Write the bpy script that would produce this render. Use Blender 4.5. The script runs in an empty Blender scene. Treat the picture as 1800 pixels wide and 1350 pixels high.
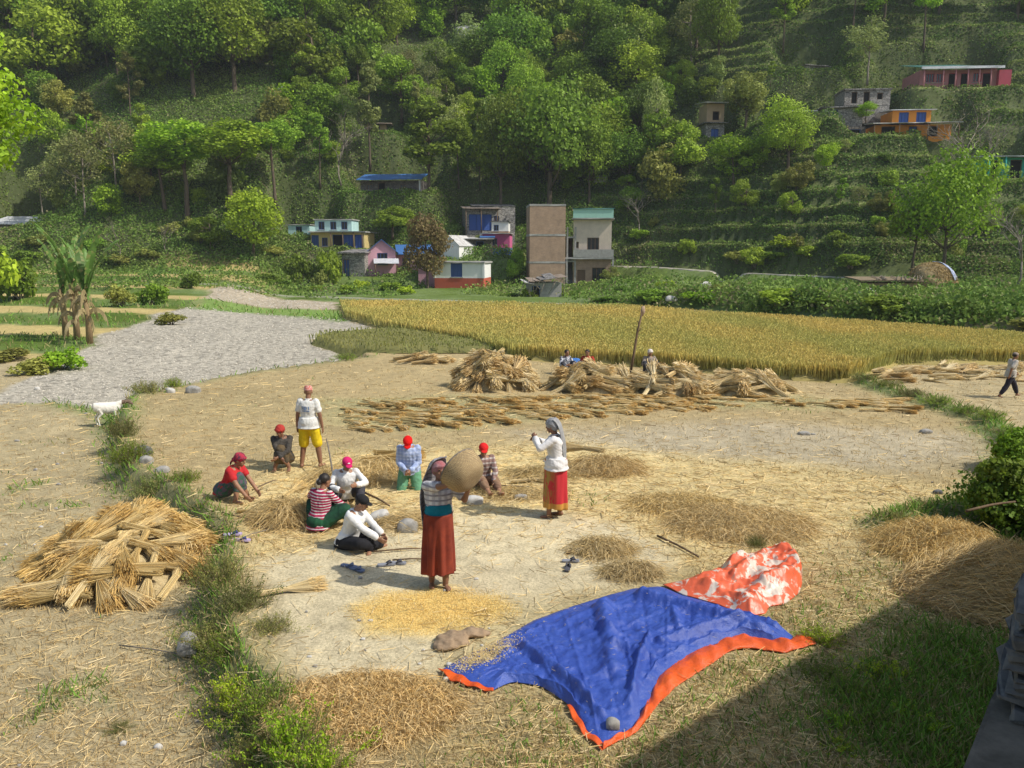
import bpy, bmesh, math, random
import numpy as np
from mathutils import Vector, Matrix

# ---------------------------------------------------------------- camera
S = bpy.context.scene
F = 1413.0; CX, CY = 900.0, 675.0
PITCH = math.atan((675 - 440) / F)
CH = 4.2
cam_d = bpy.data.cameras.new('camera'); cam = bpy.data.objects.new('camera', cam_d)
S.collection.objects.link(cam); S.camera = cam
cam.location = (0, 0, CH); cam.rotation_euler = (math.pi/2 - PITCH, 0, 0)
cam_d.sensor_width = 36; cam_d.lens = 36*F/1800; cam_d.clip_start = 0.1; cam_d.clip_end = 3000
S.render.resolution_x = 1024; S.render.resolution_y = 768

# ---------------------------------------------------------------- sky and sun
SUN_EL = math.radians(47)
SUN_TO = Vector((0.95, -0.31, 0)).normalized()          # horizontal direction towards the sun
W = bpy.data.worlds.new('World'); S.world = W; W.use_nodes = True
nt = W.node_tree; nt.nodes.clear()
sky = nt.nodes.new('ShaderNodeTexSky'); sky.sky_type = 'NISHITA'; sky.sun_disc = False
sky.sun_elevation = SUN_EL; sky.sun_rotation = math.atan2(SUN_TO.x, SUN_TO.y); sky.air_density = 1.2; sky.dust_density = 2.0
bg = nt.nodes.new('ShaderNodeBackground'); bg.inputs[1].default_value = 0.13
wo = nt.nodes.new('ShaderNodeOutputWorld')
nt.links.new(sky.outputs[0], bg.inputs[0]); nt.links.new(bg.outputs[0], wo.inputs[0])
sl = bpy.data.lights.new('sun', 'SUN'); sl.energy = 4.0; sl.angle = math.radians(0.6); sl.color = (1.0, 0.95, 0.86)
so = bpy.data.objects.new('sun', sl); S.collection.objects.link(so)
SUN_DIR = Vector((SUN_TO.x*math.cos(SUN_EL), SUN_TO.y*math.cos(SUN_EL), math.sin(SUN_EL)))   # towards the sun
so.rotation_euler = SUN_DIR.to_track_quat('Z', 'Y').to_euler(); so.location = (30, -20, 60)
S.view_settings.view_transform = 'Standard'; S.view_settings.look = 'None'
S.view_settings.gamma = 1; S.view_settings.exposure = 0.18
S.cycles.max_bounces = 5; S.cycles.diffuse_bounces = 3; S.cycles.transmission_bounces = 4
S.cycles.use_adaptive_sampling = True

# ---------------------------------------------------------------- helpers
COL = S.collection
rng = np.random.default_rng(7)
PI = math.pi
def R(d): return math.radians(d)

def link(o, parent=None):
    COL.objects.link(o)
    if parent is not None: o.parent = parent
    return o
def tag(o, label=None, cat=None, group=None, kind=None):
    if label: o['label'] = label
    if cat: o['category'] = cat
    if group: o['group'] = group
    if kind: o['kind'] = kind
    return o
def empty(name, loc, rz=0, label=None, cat=None, group=None):
    o = bpy.data.objects.new(name, None); o.empty_display_size = 0.2; link(o)
    o.location = loc; o.rotation_euler = (0, 0, rz)
    return tag(o, label, cat, group)
def copy_tree(o, parent=None):
    c = o.copy(); COL.objects.link(c)
    if parent is not None: c.parent = parent
    for ch in list(o.children): copy_tree(ch, c)
    return c

def npmesh(name, verts, faces, mats, smooth=False, cols=None, mat_idx=None):
    """verts (n,3); faces (m,k) array; cols = per-vertex rgb"""
    verts = np.asarray(verts, dtype=np.float32); faces = np.asarray(faces, dtype=np.int32)
    me = bpy.data.meshes.new(name); k = faces.shape[1]; m = len(faces)
    me.vertices.add(len(verts)); me.vertices.foreach_set('co', verts.ravel())
    me.loops.add(m*k); me.loops.foreach_set('vertex_index', faces.ravel())
    me.polygons.add(m); me.polygons.foreach_set('loop_start', np.arange(0, m*k, k, dtype=np.int32))
    me.polygons.foreach_set('loop_total', np.full(m, k, dtype=np.int32))
    if smooth: me.polygons.foreach_set('use_smooth', np.ones(m, dtype=bool))
    for mt in (mats if isinstance(mats, (list, tuple)) else [mats]): me.materials.append(mt)
    if mat_idx is not None: me.polygons.foreach_set('material_index', np.asarray(mat_idx, dtype=np.int32))
    me.update(calc_edges=True)
    if cols is not None: setcol(me, 'Col', cols)
    return me
def setcol(me, name, cols):
    a = me.color_attributes.new(name, 'FLOAT_COLOR', 'POINT')
    c = np.ones((len(me.vertices), 4), dtype=np.float32); c[:, :3] = cols
    a.data.foreach_set('color', c.ravel())
def obj(name, me, parent=None):
    return link(bpy.data.objects.new(name, me), parent)
def bmobj(name, bm, mat, parent=None, smooth=False):
    me = bpy.data.meshes.new(name); bm.normal_update(); bm.to_mesh(me); bm.free()
    for mt in (mat if isinstance(mat, (list, tuple)) else [mat]): me.materials.append(mt)
    if smooth: me.polygons.foreach_set('use_smooth', np.ones(len(me.polygons), dtype=bool))
    return obj(name, me, parent)
def bx(bm, x0, x1, y0, y1, z0, z1, jit=0, mi=0):
    vs = [bm.verts.new((x+random.uniform(-jit, jit), y+random.uniform(-jit, jit), z+random.uniform(-jit, jit)))
          for x, y, z in ((x0,y0,z0),(x1,y0,z0),(x1,y1,z0),(x0,y1,z0),(x0,y0,z1),(x1,y0,z1),(x1,y1,z1),(x0,y1,z1))]
    for f in ((3,2,1,0),(4,5,6,7),(0,1,5,4),(1,2,6,5),(2,3,7,6),(3,0,4,7)):
        q = bm.faces.new([vs[i] for i in f]); q.material_index = mi
def tube(bm, pts, radii, n=8, mi=0):
    pts = [Vector(p) for p in pts]; rings = []
    for i, p in enumerate(pts):
        d = (pts[min(i+1, len(pts)-1)] - pts[max(i-1, 0)])
        d = d.normalized() if d.length > 1e-9 else Vector((0, 0, 1))
        a = d.cross(Vector((0, 0, 1)) if abs(d.z) < .9 else Vector((1, 0, 0))).normalized(); b = d.cross(a)
        rings.append([bm.verts.new(p + (a*math.cos(2*PI*k/n) + b*math.sin(2*PI*k/n))*radii[i]) for k in range(n)])
    for i in range(len(rings)-1):
        for k in range(n):
            q = bm.faces.new((rings[i][k], rings[i][(k+1) % n], rings[i+1][(k+1) % n], rings[i+1][k])); q.smooth = True; q.material_index = mi
    bm.faces.new(rings[0][::-1]).material_index = mi; bm.faces.new(rings[-1]).material_index = mi
def quads_at(P, size, r, aspect=1.0, up_bias=0.0, nrm=None):
    """random oriented leaf quads at points P -> verts, faces"""
    n = len(P)
    d = r.normal(size=(n, 3)); 
    if nrm is not None: d = d*0.8 + nrm*1.1
    d[:, 2] += up_bias; d /= np.linalg.norm(d, axis=1)[:, None] + 1e-9
    t = r.normal(size=(n, 3)); a = np.cross(d, t); a /= np.linalg.norm(a, axis=1)[:, None] + 1e-9
    b = np.cross(d, a); s = (size*r.uniform(.6, 1.3, n))[:, None] if np.isscalar(size) else (size*r.uniform(.6, 1.3, n))[:, None]
    a = a*s*.5*aspect; b = b*s*.5
    V = np.stack([P-a, P-b*.9, P+a, P+b*1.0], 1).reshape(-1, 3)
    return V, np.arange(n*4).reshape(n, 4)
def blades(P, D, w, r):
    """thin strips from P along D (vectors with length), width w -> verts, quads"""
    n = len(P); side = np.cross(D, r.normal(size=(n, 3))); side /= np.linalg.norm(side, axis=1)[:, None] + 1e-9
    w = (np.ones(n)*w)[:, None]*side*.5
    V = np.stack([P-w, P+w, P+D+w*.6, P+D-w*.6], 1).reshape(-1, 3)
    return V, np.arange(n*4).reshape(n, 4)

# smooth noise made of rotated sine products
_nr = np.random.default_rng(3)
_NO = [(_nr.uniform(0, 2*PI), _nr.uniform(0, 10), _nr.uniform(0, 10), _nr.uniform(.8, 1.25)) for _ in range(24)]
def noise(x, y, scale, octs=3, seed=0):
    x = np.asarray(x, float)/scale; y = np.asarray(y, float)/scale; o = 0; amp = 1; tot = 0
    for k in range(octs):
        s = 0
        for j in range(3):
            a, p, q, m = _NO[(seed*5 + k*3 + j) % 24]
            u = x*math.cos(a) + y*math.sin(a); v = -x*math.sin(a) + y*math.cos(a)
            s = s + np.sin(u*2*m + p + 1.3*np.sin(v*1.1 + q)) * np.cos(v*1.7*m + q + .9*np.sin(u*.8 + p))
        o = o + amp*s/1.8; tot += amp; amp *= .55; x = x*2.03; y = y*2.03
    return o/tot
def sstep(a, b, x):
    t = np.clip((x-a)/(b-a), 0, 1); return t*t*(3-2*t)

# ---------------------------------------------------------------- sight lines -> places on the ground
_cp, _sp = math.cos(PITCH), math.sin(PITCH)
def ray(px, py):
    u = (np.asarray(px, float)-CX)/F; v = (np.asarray(py, float)-CY)/F
    return u, _cp - v*_sp, -_sp - v*_cp
def G(px, py, z=0.0):
    u, fy, fz = ray(px, py); t = (z-CH)/fz
    return u*t, fy*t
def proj0(X, Y, Z=0.0):
    """photo-pixel coordinates of a world point"""
    dz = np.asarray(Z)-CH; f = Y*_cp - dz*_sp; up = Y*_sp + dz*_cp
    f = np.where(f < .05, .05, f)
    return CX + F*X/f, CY - F*up/f

def seg_dist(px, py, poly, closed=True):
    d = np.full(np.shape(px), 1e9); n = len(poly)
    for i in range(n if closed else n-1):
        ax, ay = poly[i]; bx_, by_ = poly[(i+1) % n]; ex, ey = bx_-ax, by_-ay
        t = np.clip(((px-ax)*ex + (py-ay)*ey)/(ex*ex+ey*ey+1e-12), 0, 1)
        d = np.minimum(d, np.hypot(px-ax-t*ex, py-ay-t*ey))
    return d
def inside(px, py, poly):
    c = np.zeros(np.shape(px), bool); n = len(poly)
    for i in range(n):
        x1, y1 = poly[i]; x2, y2 = poly[(i+1) % n]
        if y1 == y2: continue
        m = ((y1 > py) != (y2 > py)) & (px < (x2-x1)*(py-y1)/(y2-y1) + x1)
        c ^= m
    return c
def sd(px, py, poly):
    d = seg_dist(px, py, poly); return np.where(inside(px, py, poly), d, -d)
def wpoly(poly): return [tuple(float(c) for c in G(x, y)) for x, y in poly]

# outlines of the fields, traced on the flat valley floor (then taken to metres)
GREY = wpoly([(-60,690),(0,668),(60,640),(160,606),(170,590),(240,570),(330,548),(460,550),(610,562),(690,586),(560,592),(552,606),(612,622),(600,632),(450,650),(340,672),(250,690),(205,700),(100,680)])
GREY2 = wpoly([(352,540),(382,521),(590,531),(600,546)])
STRIP = wpoly([(335,552),(350,540),(600,546),(645,566),(600,566),(460,552)])
WH2 = wpoly([(546,604),(575,592),(700,584),(830,600),(890,622),(700,622),(612,618)])
WHEAT = wpoly([(600,538),(800,540),(1090,549),(1450,576),(1800,606),(2200,640),(2250,668),(1800,638),(1572,640),(1490,672),(1390,668),(1150,646),(900,632),(830,607),(700,584),(607,562)])
RFIELD = wpoly([(1500,668),(1570,640),(1800,636),(2200,660),(2300,820),(1860,770),(1740,740),(1620,702)])
LEDGE = wpoly([(640,628),(450,652),(320,676),(222,700),(205,730),(205,790),(225,830),(300,862),(385,930),(375,1010),(362,1080),(400,1140),(450,1230),(490,1340),(540,1560),(600,2200)])
LOWER = wpoly([(640,628),(450,652),(320,676),(222,700),(205,730),(205,790),(225,830),(300,862),(385,930),(375,1010),(362,1080),(400,1140),(450,1230),(490,1340),(540,1560),(600,2200),(-3000,2200),(-3000,520),(330,530),(600,548)])
VERGE_L = wpoly([(-300,690),(0,676),(100,682),(200,706),(205,730)])
RIDGE = wpoly([(1480,662),(1540,680),(1620,704),(1740,742),(1785,790),(1782,840),(1740,882),(1650,905),(1560,925)])
FLOOR = wpoly([(470,990),(560,960),(700,930),(800,900),(980,900),(1100,930),(1180,960),(1200,1000),(1130,1040),(1010,1062),(870,1135),(780,1175),(740,1205),(600,1215),(500,1170),(450,1080)])
STRAWY = wpoly([(380,900),(440,830),(560,800),(720,790),(1000,780),(1180,800),(1450,820),(1660,860),(1640,910),(1560,940),(1430,975),(1260,1000),(1180,1010),(1130,1040),(900,980),(640,960),(480,990),(410,960)])
GRAIN = wpoly([(620,1070),(680,1042),(780,1035),(880,1050),(900,1075),(840,1100),(740,1108),(660,1100)])
GREENR = wpoly([(1440,1190),(1560,1085),(1640,1085),(1790,1110),(1900,1100),(1900,1500),(1700,1500),(1500,1330),(1400,1270)])
RUSTIC = wpoly([(440,1330),(520,1215),(660,1190),(860,1215),(840,1260),(700,1300),(560,1400)])
GREENL = wpoly([(300,560),(380,480),(560,490),(600,524),(380,520),(345,540)])
CUTROWS = wpoly([(575,700),(700,696),(1000,700),(1200,690),(1420,695),(1560,715),(1400,722),(1150,712),(1020,735),(700,760),(585,748)])
STONY = wpoly([(900,760),(1300,740),(1700,760),(1760,810),(1500,830),(1000,800)])
FARPATH = wpoly([(360,519),(600,525),(1090,540),(1450,566),(1700,590),(2100,628)])

_BL = ([-40, -9]+[p[0] for p in FARPATH[1:]]+[60], [95, 90]+[p[1] for p in FARPATH[1:]]+[FARPATH[-1][1]-8])
def y1_line(X):      # foot of the steep slope
    return 95 - 17*sstep(6, 40, X) - 8*sstep(20, 80, -X) + 2.5*np.sin(X*.07+1)
def bank_line(X):    # far edge of the wheat, where the overgrown bank starts (right side)
    return np.interp(X, *_BL) + 2.0
def terr_raw(X, Y):
    X = np.asarray(X, float); Y = np.asarray(Y, float)
    z = 0.025*noise(X, Y, .9, 3) + 0.05*noise(X, Y, 5, 2, 1)*sstep(12, 30, Y)
    # lower field left of the ledge
    near = (Y < 40)
    s = np.zeros(np.shape(X))
    if near.any():
        wob = .12*noise(X, Y, .8, 2, 2)
        s = np.where(near, sstep(-.22, .22, sd(X, Y, LOWER) + wob), 0)*(1-sstep(30, 38, Y))
        rd = seg_dist(X, Y, RIDGE, False)
        z = z + .16*np.exp(-(rd/.28)**2)*(1+.4*noise(X, Y, .7, 2))
        ld = seg_dist(X, Y, LEDGE, False)
        z = z + .10*np.exp(-(ld/.35)**2)
        gd = sd(X, Y, GREY)
        z = z + np.where(gd > 0, .035*noise(X, Y, .22, 2, 4), 0)
    z = z - .42*s
    fp = seg_dist(X, Y, FARPATH, False)
    z = z + np.where(Y > 30, .14*np.exp(-(fp/1.1)**2), 0)
    # stepped plots far left
    lt = sstep(8, 14, -X - .22*Y + 4)*sstep(30, 42, Y)
    st = np.clip((Y + .25*X - 34)/9.5, 0, 6); st = np.floor(st) + sstep(.86, 1, st-np.floor(st))
    z = z + lt*st*.32
    # overgrown bank right
    b = sstep(0, 2.5, Y - bank_line(X)); z = z + b*sstep(4, 12, X)*(.85 + .3*noise(X, Y, 4, 2))
    # village bench
    vb = sstep(78, 84, Y)*(1-sstep(2, 12, X)); z = z + vb*.45
    # hill
    h = np.maximum(0, Y - y1_line(X))
    hh = .80*h + 1.0*np.sin(X*.05+Y*.03)*sstep(5, 40, h) + (3.2*noise(X, Y, 26, 3, 3))*sstep(4, 40, h)
    right = sstep(4, 22, X)*.95 + .25*sstep(0, 10, -X)*(1-sstep(12, 25, h))
    stp = 2.0; q = tphase(X, Y, hh, stp); tq = np.floor(q) + sstep(.55, .98, q-np.floor(q))
    global LASTQ
    LASTQ = q
    z = z + hh*(1-right) + right*np.maximum(0, tq*stp) + .25*noise(X, Y, 2.2, 3)*sstep(1, 6, h)
    return z
def tphase(X, Y, hh, stp=2.0): return (hh + .7*noise(X, Y, 14, 2, 2))/stp
PATHS = []
PADS = []            # level benches cut for the houses: (x, y, rx, ry, z)
def terr(X, Y):
    z = terr_raw(X, Y); X = np.asarray(X, float); Y = np.asarray(Y, float)
    for (x, y, rx, ry, zz) in PADS:
        dx = np.maximum(0, np.abs(X-x)-rx); dy = np.maximum(0, np.abs(Y-y)-ry); m = 1-sstep(.0, 3.2, np.hypot(dx, dy) + .5*noise(X, Y, 2.5, 2, 1))
        z = z*(1-m) + zz*m
    for (pts, px_, pz_) in PATHS:
        d = seg_dist(X, Y, pts, False); m = (1-sstep(.7, 1.9, d)); z = z*(1-m) + np.interp(X, px_, pz_)*m
    return z
def T1(x, y): return float(terr(np.array([x]), np.array([y]))[0])
def hit(px, py, y0=4.0, y1=400.0):
    """where sight lines meet the terrain (vectorised)"""
    px = np.atleast_1d(np.asarray(px, float)); py = np.atleast_1d(np.asarray(py, float))
    u, fy, fz = ray(px, py); Y = np.full(px.shape, y0); done = np.zeros(px.shape, bool); prev = Y.copy()
    while not done.all() and Y.min() < y1:
        t = Y/fy; z = CH + fz*t; h = terr_raw(u*t, Y) ; now = (z <= h) & ~done
        done |= now; step = np.maximum(.25, Y*.012); prev = np.where(done, prev, Y); Y = np.where(done, Y, Y+step)
        if (Y > y1).all(): break
    a = prev.copy(); b = Y.copy()
    for _ in range(12):
        m = (a+b)/2; t = m/fy; below = (CH + fz*t) <= terr_raw(u*t, m)
        b = np.where(below, m, b); a = np.where(below, a, m)
    t = b/fy
    return u*t, b, CH + fz*t
_LG = None
def hitf(px, py):
    """the same for many sight lines beyond the near fields, from a height table"""
    global _LG
    if _LG is None:
        gx = np.arange(-170, 170, .5); gy = np.arange(28, 320, .5); A, B = np.meshgrid(gx, gy); _LG = terr_raw(A.ravel(), B.ravel()).reshape(A.shape)
    def look(X, Y):
        a = np.clip((X+170)/.5, 0, _LG.shape[1]-1.01); b = np.clip((Y-28)/.5, 0, _LG.shape[0]-1.01); i = a.astype(int); j = b.astype(int); fa = a-i; fb = b-j
        return (_LG[j, i]*(1-fa) + _LG[j, i+1]*fa)*(1-fb) + (_LG[j+1, i]*(1-fa) + _LG[j+1, i+1]*fa)*fb
    u, fy, fz = ray(px, py); Y = np.full(np.shape(px), 28.0); act = np.ones(len(Y), bool)
    while act.any():
        k = np.where(act)[0]; t = Y[k]/fy[k]; up = (CH + fz[k]*t) > look(u[k]*t, Y[k]); Y[k] = np.where(up, Y[k]+.35, Y[k]); act[k] = up & (Y[k] < 319)
    t = Y/fy; return u*t, Y, CH + fz*t
def add_path(pix):
    P = [H1(a, b) for a, b in pix]; xs = np.array([p[0] for p in P]); pts = [(p[0], p[1]) for p in P]; PATHS.append((pts, xs, np.array([p[2] for p in P]))); return pts
def H1(px, py):
    a = hit(px, py); return float(a[0][0]), float(a[1][0]), float(a[2][0])
def near(px, py, z=0.0):
    x, y = G(px, py, z); x, y = float(x), float(y); return x, y, T1(x, y)
def ppm(y, z):       # photo pixels per metre at a depth
    return F/(y*_cp + (CH-z)*_sp)

# ---------------------------------------------------------------- materials
def newmat(name):
    m = bpy.data.materials.new(name); m.use_nodes = True
    n = m.node_tree.nodes; l = m.node_tree.links; p = n['Principled BSDF']
    return m, n, l, p
def rgb(c): return (c[0], c[1], c[2], 1)
def mixn(n, l, fac, a, b, mode='MIX'):
    m = n.new('ShaderNodeMix'); m.data_type = 'RGBA'; m.blend_type = mode
    for s, v in ((m.inputs[0], fac), (m.inputs[6], a), (m.inputs[7], b)):
        if hasattr(v, 'is_linked') or hasattr(v, 'links'): l.new(v, s)
        elif isinstance(v, (int, float)): s.default_value = v
        else: s.default_value = rgb(v)
    return m.outputs[2]
def texn(n, l, scale, detail=4, rough=.6, coord='Object', stretch=None, rot=None, kind='ShaderNodeTexNoise', dist=0):
    tc = n.new('ShaderNodeTexCoord'); mp = n.new('ShaderNodeMapping')
    if stretch: mp.inputs['Scale'].default_value = stretch
    if rot: mp.inputs['Rotation'].default_value = rot
    l.new(tc.outputs[coord], mp.inputs[0]); t = n.new(kind); l.new(mp.outputs[0], t.inputs['Vector'])
    t.inputs['Scale'].default_value = scale
    if kind == 'ShaderNodeTexNoise':
        t.inputs['Detail'].default_value = detail; t.inputs['Roughness'].default_value = rough; t.inputs['Distortion'].default_value = dist
    return t
def ramp(n, l, src, stops):
    r = n.new('ShaderNodeValToRGB'); l.new(src, r.inputs[0]); e = r.color_ramp.elements
    while len(e) < len(stops): e.new(.5)
    for k, (p, c) in enumerate(stops): e[k].position = p; e[k].color = rgb(c) if not isinstance(c, (int, float)) else (c, c, c, 1)
    return r.outputs[0]
def bumpn(n, l, p, h, s=.4, d=.02):
    b = n.new('ShaderNodeBump'); b.inputs['Strength'].default_value = s; b.inputs['Distance'].default_value = d
    l.new(h, b.inputs['Height']); l.new(b.outputs[0], p.inputs['Normal'])
def mat(name, c, c2=None, scale=6, rough=.85, bump=.3, bd=.01, spec=.3, stretch=None, coord='Object', detail=5):
    m, n, l, p = newmat(name); c2 = c2 or tuple(x*.7 for x in c)
    t = texn(n, l, scale, detail, .65, coord, stretch)
    f = ramp(n, l, t.outputs[0], [(.35, 0.0), (.65, 1.0)])
    l.new(mixn(n, l, f, c, c2), p.inputs['Base Color']); p.inputs['Roughness'].default_value = rough
    p.inputs['Specular IOR Level'].default_value = spec
    if bump: bumpn(n, l, p, t.outputs[0], bump, bd)
    return m
def leafmat(name, tint=(1, 1, 1), var=.35, transl=.35):
    """foliage: colour from the leaf's own colour attribute, varied from plant to plant"""
    m, n, l, p = newmat(name)
    at = n.new('ShaderNodeAttribute'); at.attribute_name = 'Col'
    oi = n.new('ShaderNodeObjectInfo')
    hs = n.new('ShaderNodeHueSaturation')
    mr = n.new('ShaderNodeMapRange'); mr.inputs['To Min'].default_value = 1-var; mr.inputs['To Max'].default_value = 1+var
    l.new(oi.outputs['Random'], mr.inputs[0]); l.new(mr.outputs[0], hs.inputs['Value'])
    mr2 = n.new('ShaderNodeMapRange'); mr2.inputs['To Min'].default_value = .468; mr2.inputs['To Max'].default_value = .504
    mu = n.new('ShaderNodeMath'); mu.operation = 'FRACT'; mu2 = n.new('ShaderNodeMath'); mu2.operation = 'MULTIPLY'; mu2.inputs[1].default_value = 7.31
    l.new(oi.outputs['Random'], mu2.inputs[0]); l.new(mu2.outputs[0], mu.inputs[0]); l.new(mu.outputs[0], mr2.inputs[0]); l.new(mr2.outputs[0], hs.inputs['Hue'])
    c = mixn(n, l, 1.0, at.outputs['Color'], tint, 'MULTIPLY'); l.new(c, hs.inputs['Color'])
    l.new(hs.outputs[0], p.inputs['Base Color']); p.inputs['Roughness'].default_value = .6; p.inputs['Specular IOR Level'].default_value = .25
    tr = n.new('ShaderNodeBsdfTranslucent'); l.new(hs.outputs[0], tr.inputs[0]); ms = n.new('ShaderNodeMixShader'); ms.inputs[0].default_value = transl
    out = n['Material Output']; l.new(p.outputs[0], ms.inputs[1]); l.new(tr.outputs[0], ms.inputs[2]); l.new(ms.outputs[0], out.inputs[0])
    return m
def attrmat(name, rough=.8, spec=.2, transl=0, nscale=0, namp=.3):
    m, n, l, p = newmat(name); at = n.new('ShaderNodeAttribute'); at.attribute_name = 'Col'
    c = at.outputs['Color']
    if nscale:
        t = texn(n, l, nscale, 6, .7); c = mixn(n, l, 1.0, c, ramp(n, l, t.outputs[0], [(.3, 1-namp), (.7, 1+namp)]), 'MULTIPLY')
        bumpn(n, l, p, t.outputs[0], .3, .02)
    l.new(c, p.inputs['Base Color']); p.inputs['Roughness'].default_value = rough; p.inputs['Specular IOR Level'].default_value = spec
    if transl:
        tr = n.new('ShaderNodeBsdfTranslucent'); l.new(c, tr.inputs[0]); ms = n.new('ShaderNodeMixShader'); ms.inputs[0].default_value = transl
        l.new(p.outputs[0], ms.inputs[1]); l.new(tr.outputs[0], ms.inputs[2]); l.new(ms.outputs[0], n['Material Output'].inputs[0])
    return m
M = {}
# ---------------------------------------------------------------- thin valley haze round everything
def haze():
    bm = bmesh.new()
    vs = [bm.verts.new(p) for p in ((-420,-60,-2),(420,-60,-2),(420,345,-2),(-420,345,-2),(-420,-60,215),(420,-60,215),(420,345,215),(-420,345,215))]
    for f in ((3,2,1,0),(4,5,6,7),(0,1,5,4),(1,2,6,5),(2,3,7,6),(3,0,4,7)): bm.faces.new([vs[i] for i in f])
    m = bpy.data.materials.new('haze'); m.use_nodes = True; n = m.node_tree.nodes; n.clear(); o_ = n.new('ShaderNodeOutputMaterial'); v = n.new('ShaderNodeVolumePrincipled')
    v.inputs['Color'].default_value = (.80, .88, .95, 1); v.inputs['Density'].default_value = .0003; m.node_tree.links.new(v.outputs[0], o_.inputs['Volume'])
    tag(bmobj('haze', bm, m), 'thin pale haze in the valley air', 'haze', kind='stuff')
haze()
M['leaf'] = leafmat('leaf', (1.08, 1.04, .9), .36)
M['leafpale'] = leafmat('leafpale', (1.15, 1.1, 1.1), .25)
M['grass'] = attrmat('grass', .7, .2, .3)
M['straw'] = attrmat('straw', .6, .3, .15)
M['bark'] = mat('bark', (.16, .12, .08), (.07, .055, .04), 5, .95, .8, .03, stretch=(3, 3, .6))
M['palebark'] = mat('palebark', (.34, .30, .24), (.16, .13, .10), 5, .95, .6, .03, stretch=(3, 3, .6))
M['wood'] = mat('wood', (.20, .13, .07), (.09, .06, .035), 8, .8, .4, .01, stretch=(1, 1, .2))
M['greywood'] = mat('greywood', (.26, .22, .17), (.13, .11, .09), 8, .85, .4, .01)
M['rock'] = mat('rock', (.42, .40, .36), (.22, .21, .19), 7, .9, .7, .02)
M['rockpale'] = mat('rockpale', (.62, .60, .55), (.40, .38, .34), 6, .9, .5, .02)
M['rockdark'] = mat('rockdark', (.17, .17, .165), (.08, .08, .08), 6, .9, .7, .02)
# ---------------------------------------------------------------- where the buildings stand (sight line of the front foot, width in metres)
SITES = {}
def site(key, px, py, wpx, depth, y=None, pad=1.0):
    """px, py = middle of the front foot in the photo, wpx = its width there"""
    if y is None: x, yy, z = H1(px, py)
    else:
        u, fy, fz = ray(px, py); t = y/fy; x, yy, z = float(u*t), y, float(CH + fz*t)
    w = wpx/ppm(yy, z)
    SITES[key] = (x, yy, z, w, ppm(yy, z))
    PADS.append((x, yy + depth/2, w/2 + pad, depth/2 + pad, z))
site('tower', 962, 505, 64, 5, y=90)
site('twostorey', 1040, 506, 66, 6, y=90.5)
site('whitered', 807, 509, 88, 5, y=86)
site('shack', 958, 528, 70, 4, y=78)
site('pink', 672, 484, 48, 6, y=92)
site('stoneshed', 622, 486, 42, 4, y=91)
site('turq', 594, 440, 95, 6, y=98)
site('annex', 526, 418, 38, 4, y=102)
site('bluedoor', 862, 405, 88, 6, y=104)
site('magenta', 872, 452, 48, 5, y=97)
site('gable', 790, 458, 30, 4, y=93)
site('lowgrey', 838, 447, 56, 4, y=96)
site('bluehill', 687, 340, 108, 6)
site('leftedge', 20, 413, 60, 7, y=98)
site('hut', 1256, 246, 44, 5)
site('flatroof', 1394, 212, 66, 5)
site('ruin', 1524, 185, 78, 5)
site('lowstone', 1482, 207, 66, 4)
site('orange', 1604, 240, 150, 8)
site('greenroof', 1690, 156, 148, 7)
site('teal', 1786, 314, 110, 6)
site('topstone', 1436, 126, 42, 4)
site('forest', 662, 234, 34, 4)
site('shed', 1560, 522, 108, 5, y=64)
site('haymound', 1656, 512, 86, 4, y=66)

HILLPATH = add_path([(1075, 468), (1150, 470), (1260, 478), (1380, 484), (1500, 489), (1600, 496)])
SIDEPATH = add_path([(1280, 486), (1292, 498), (1315, 508)])
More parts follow.
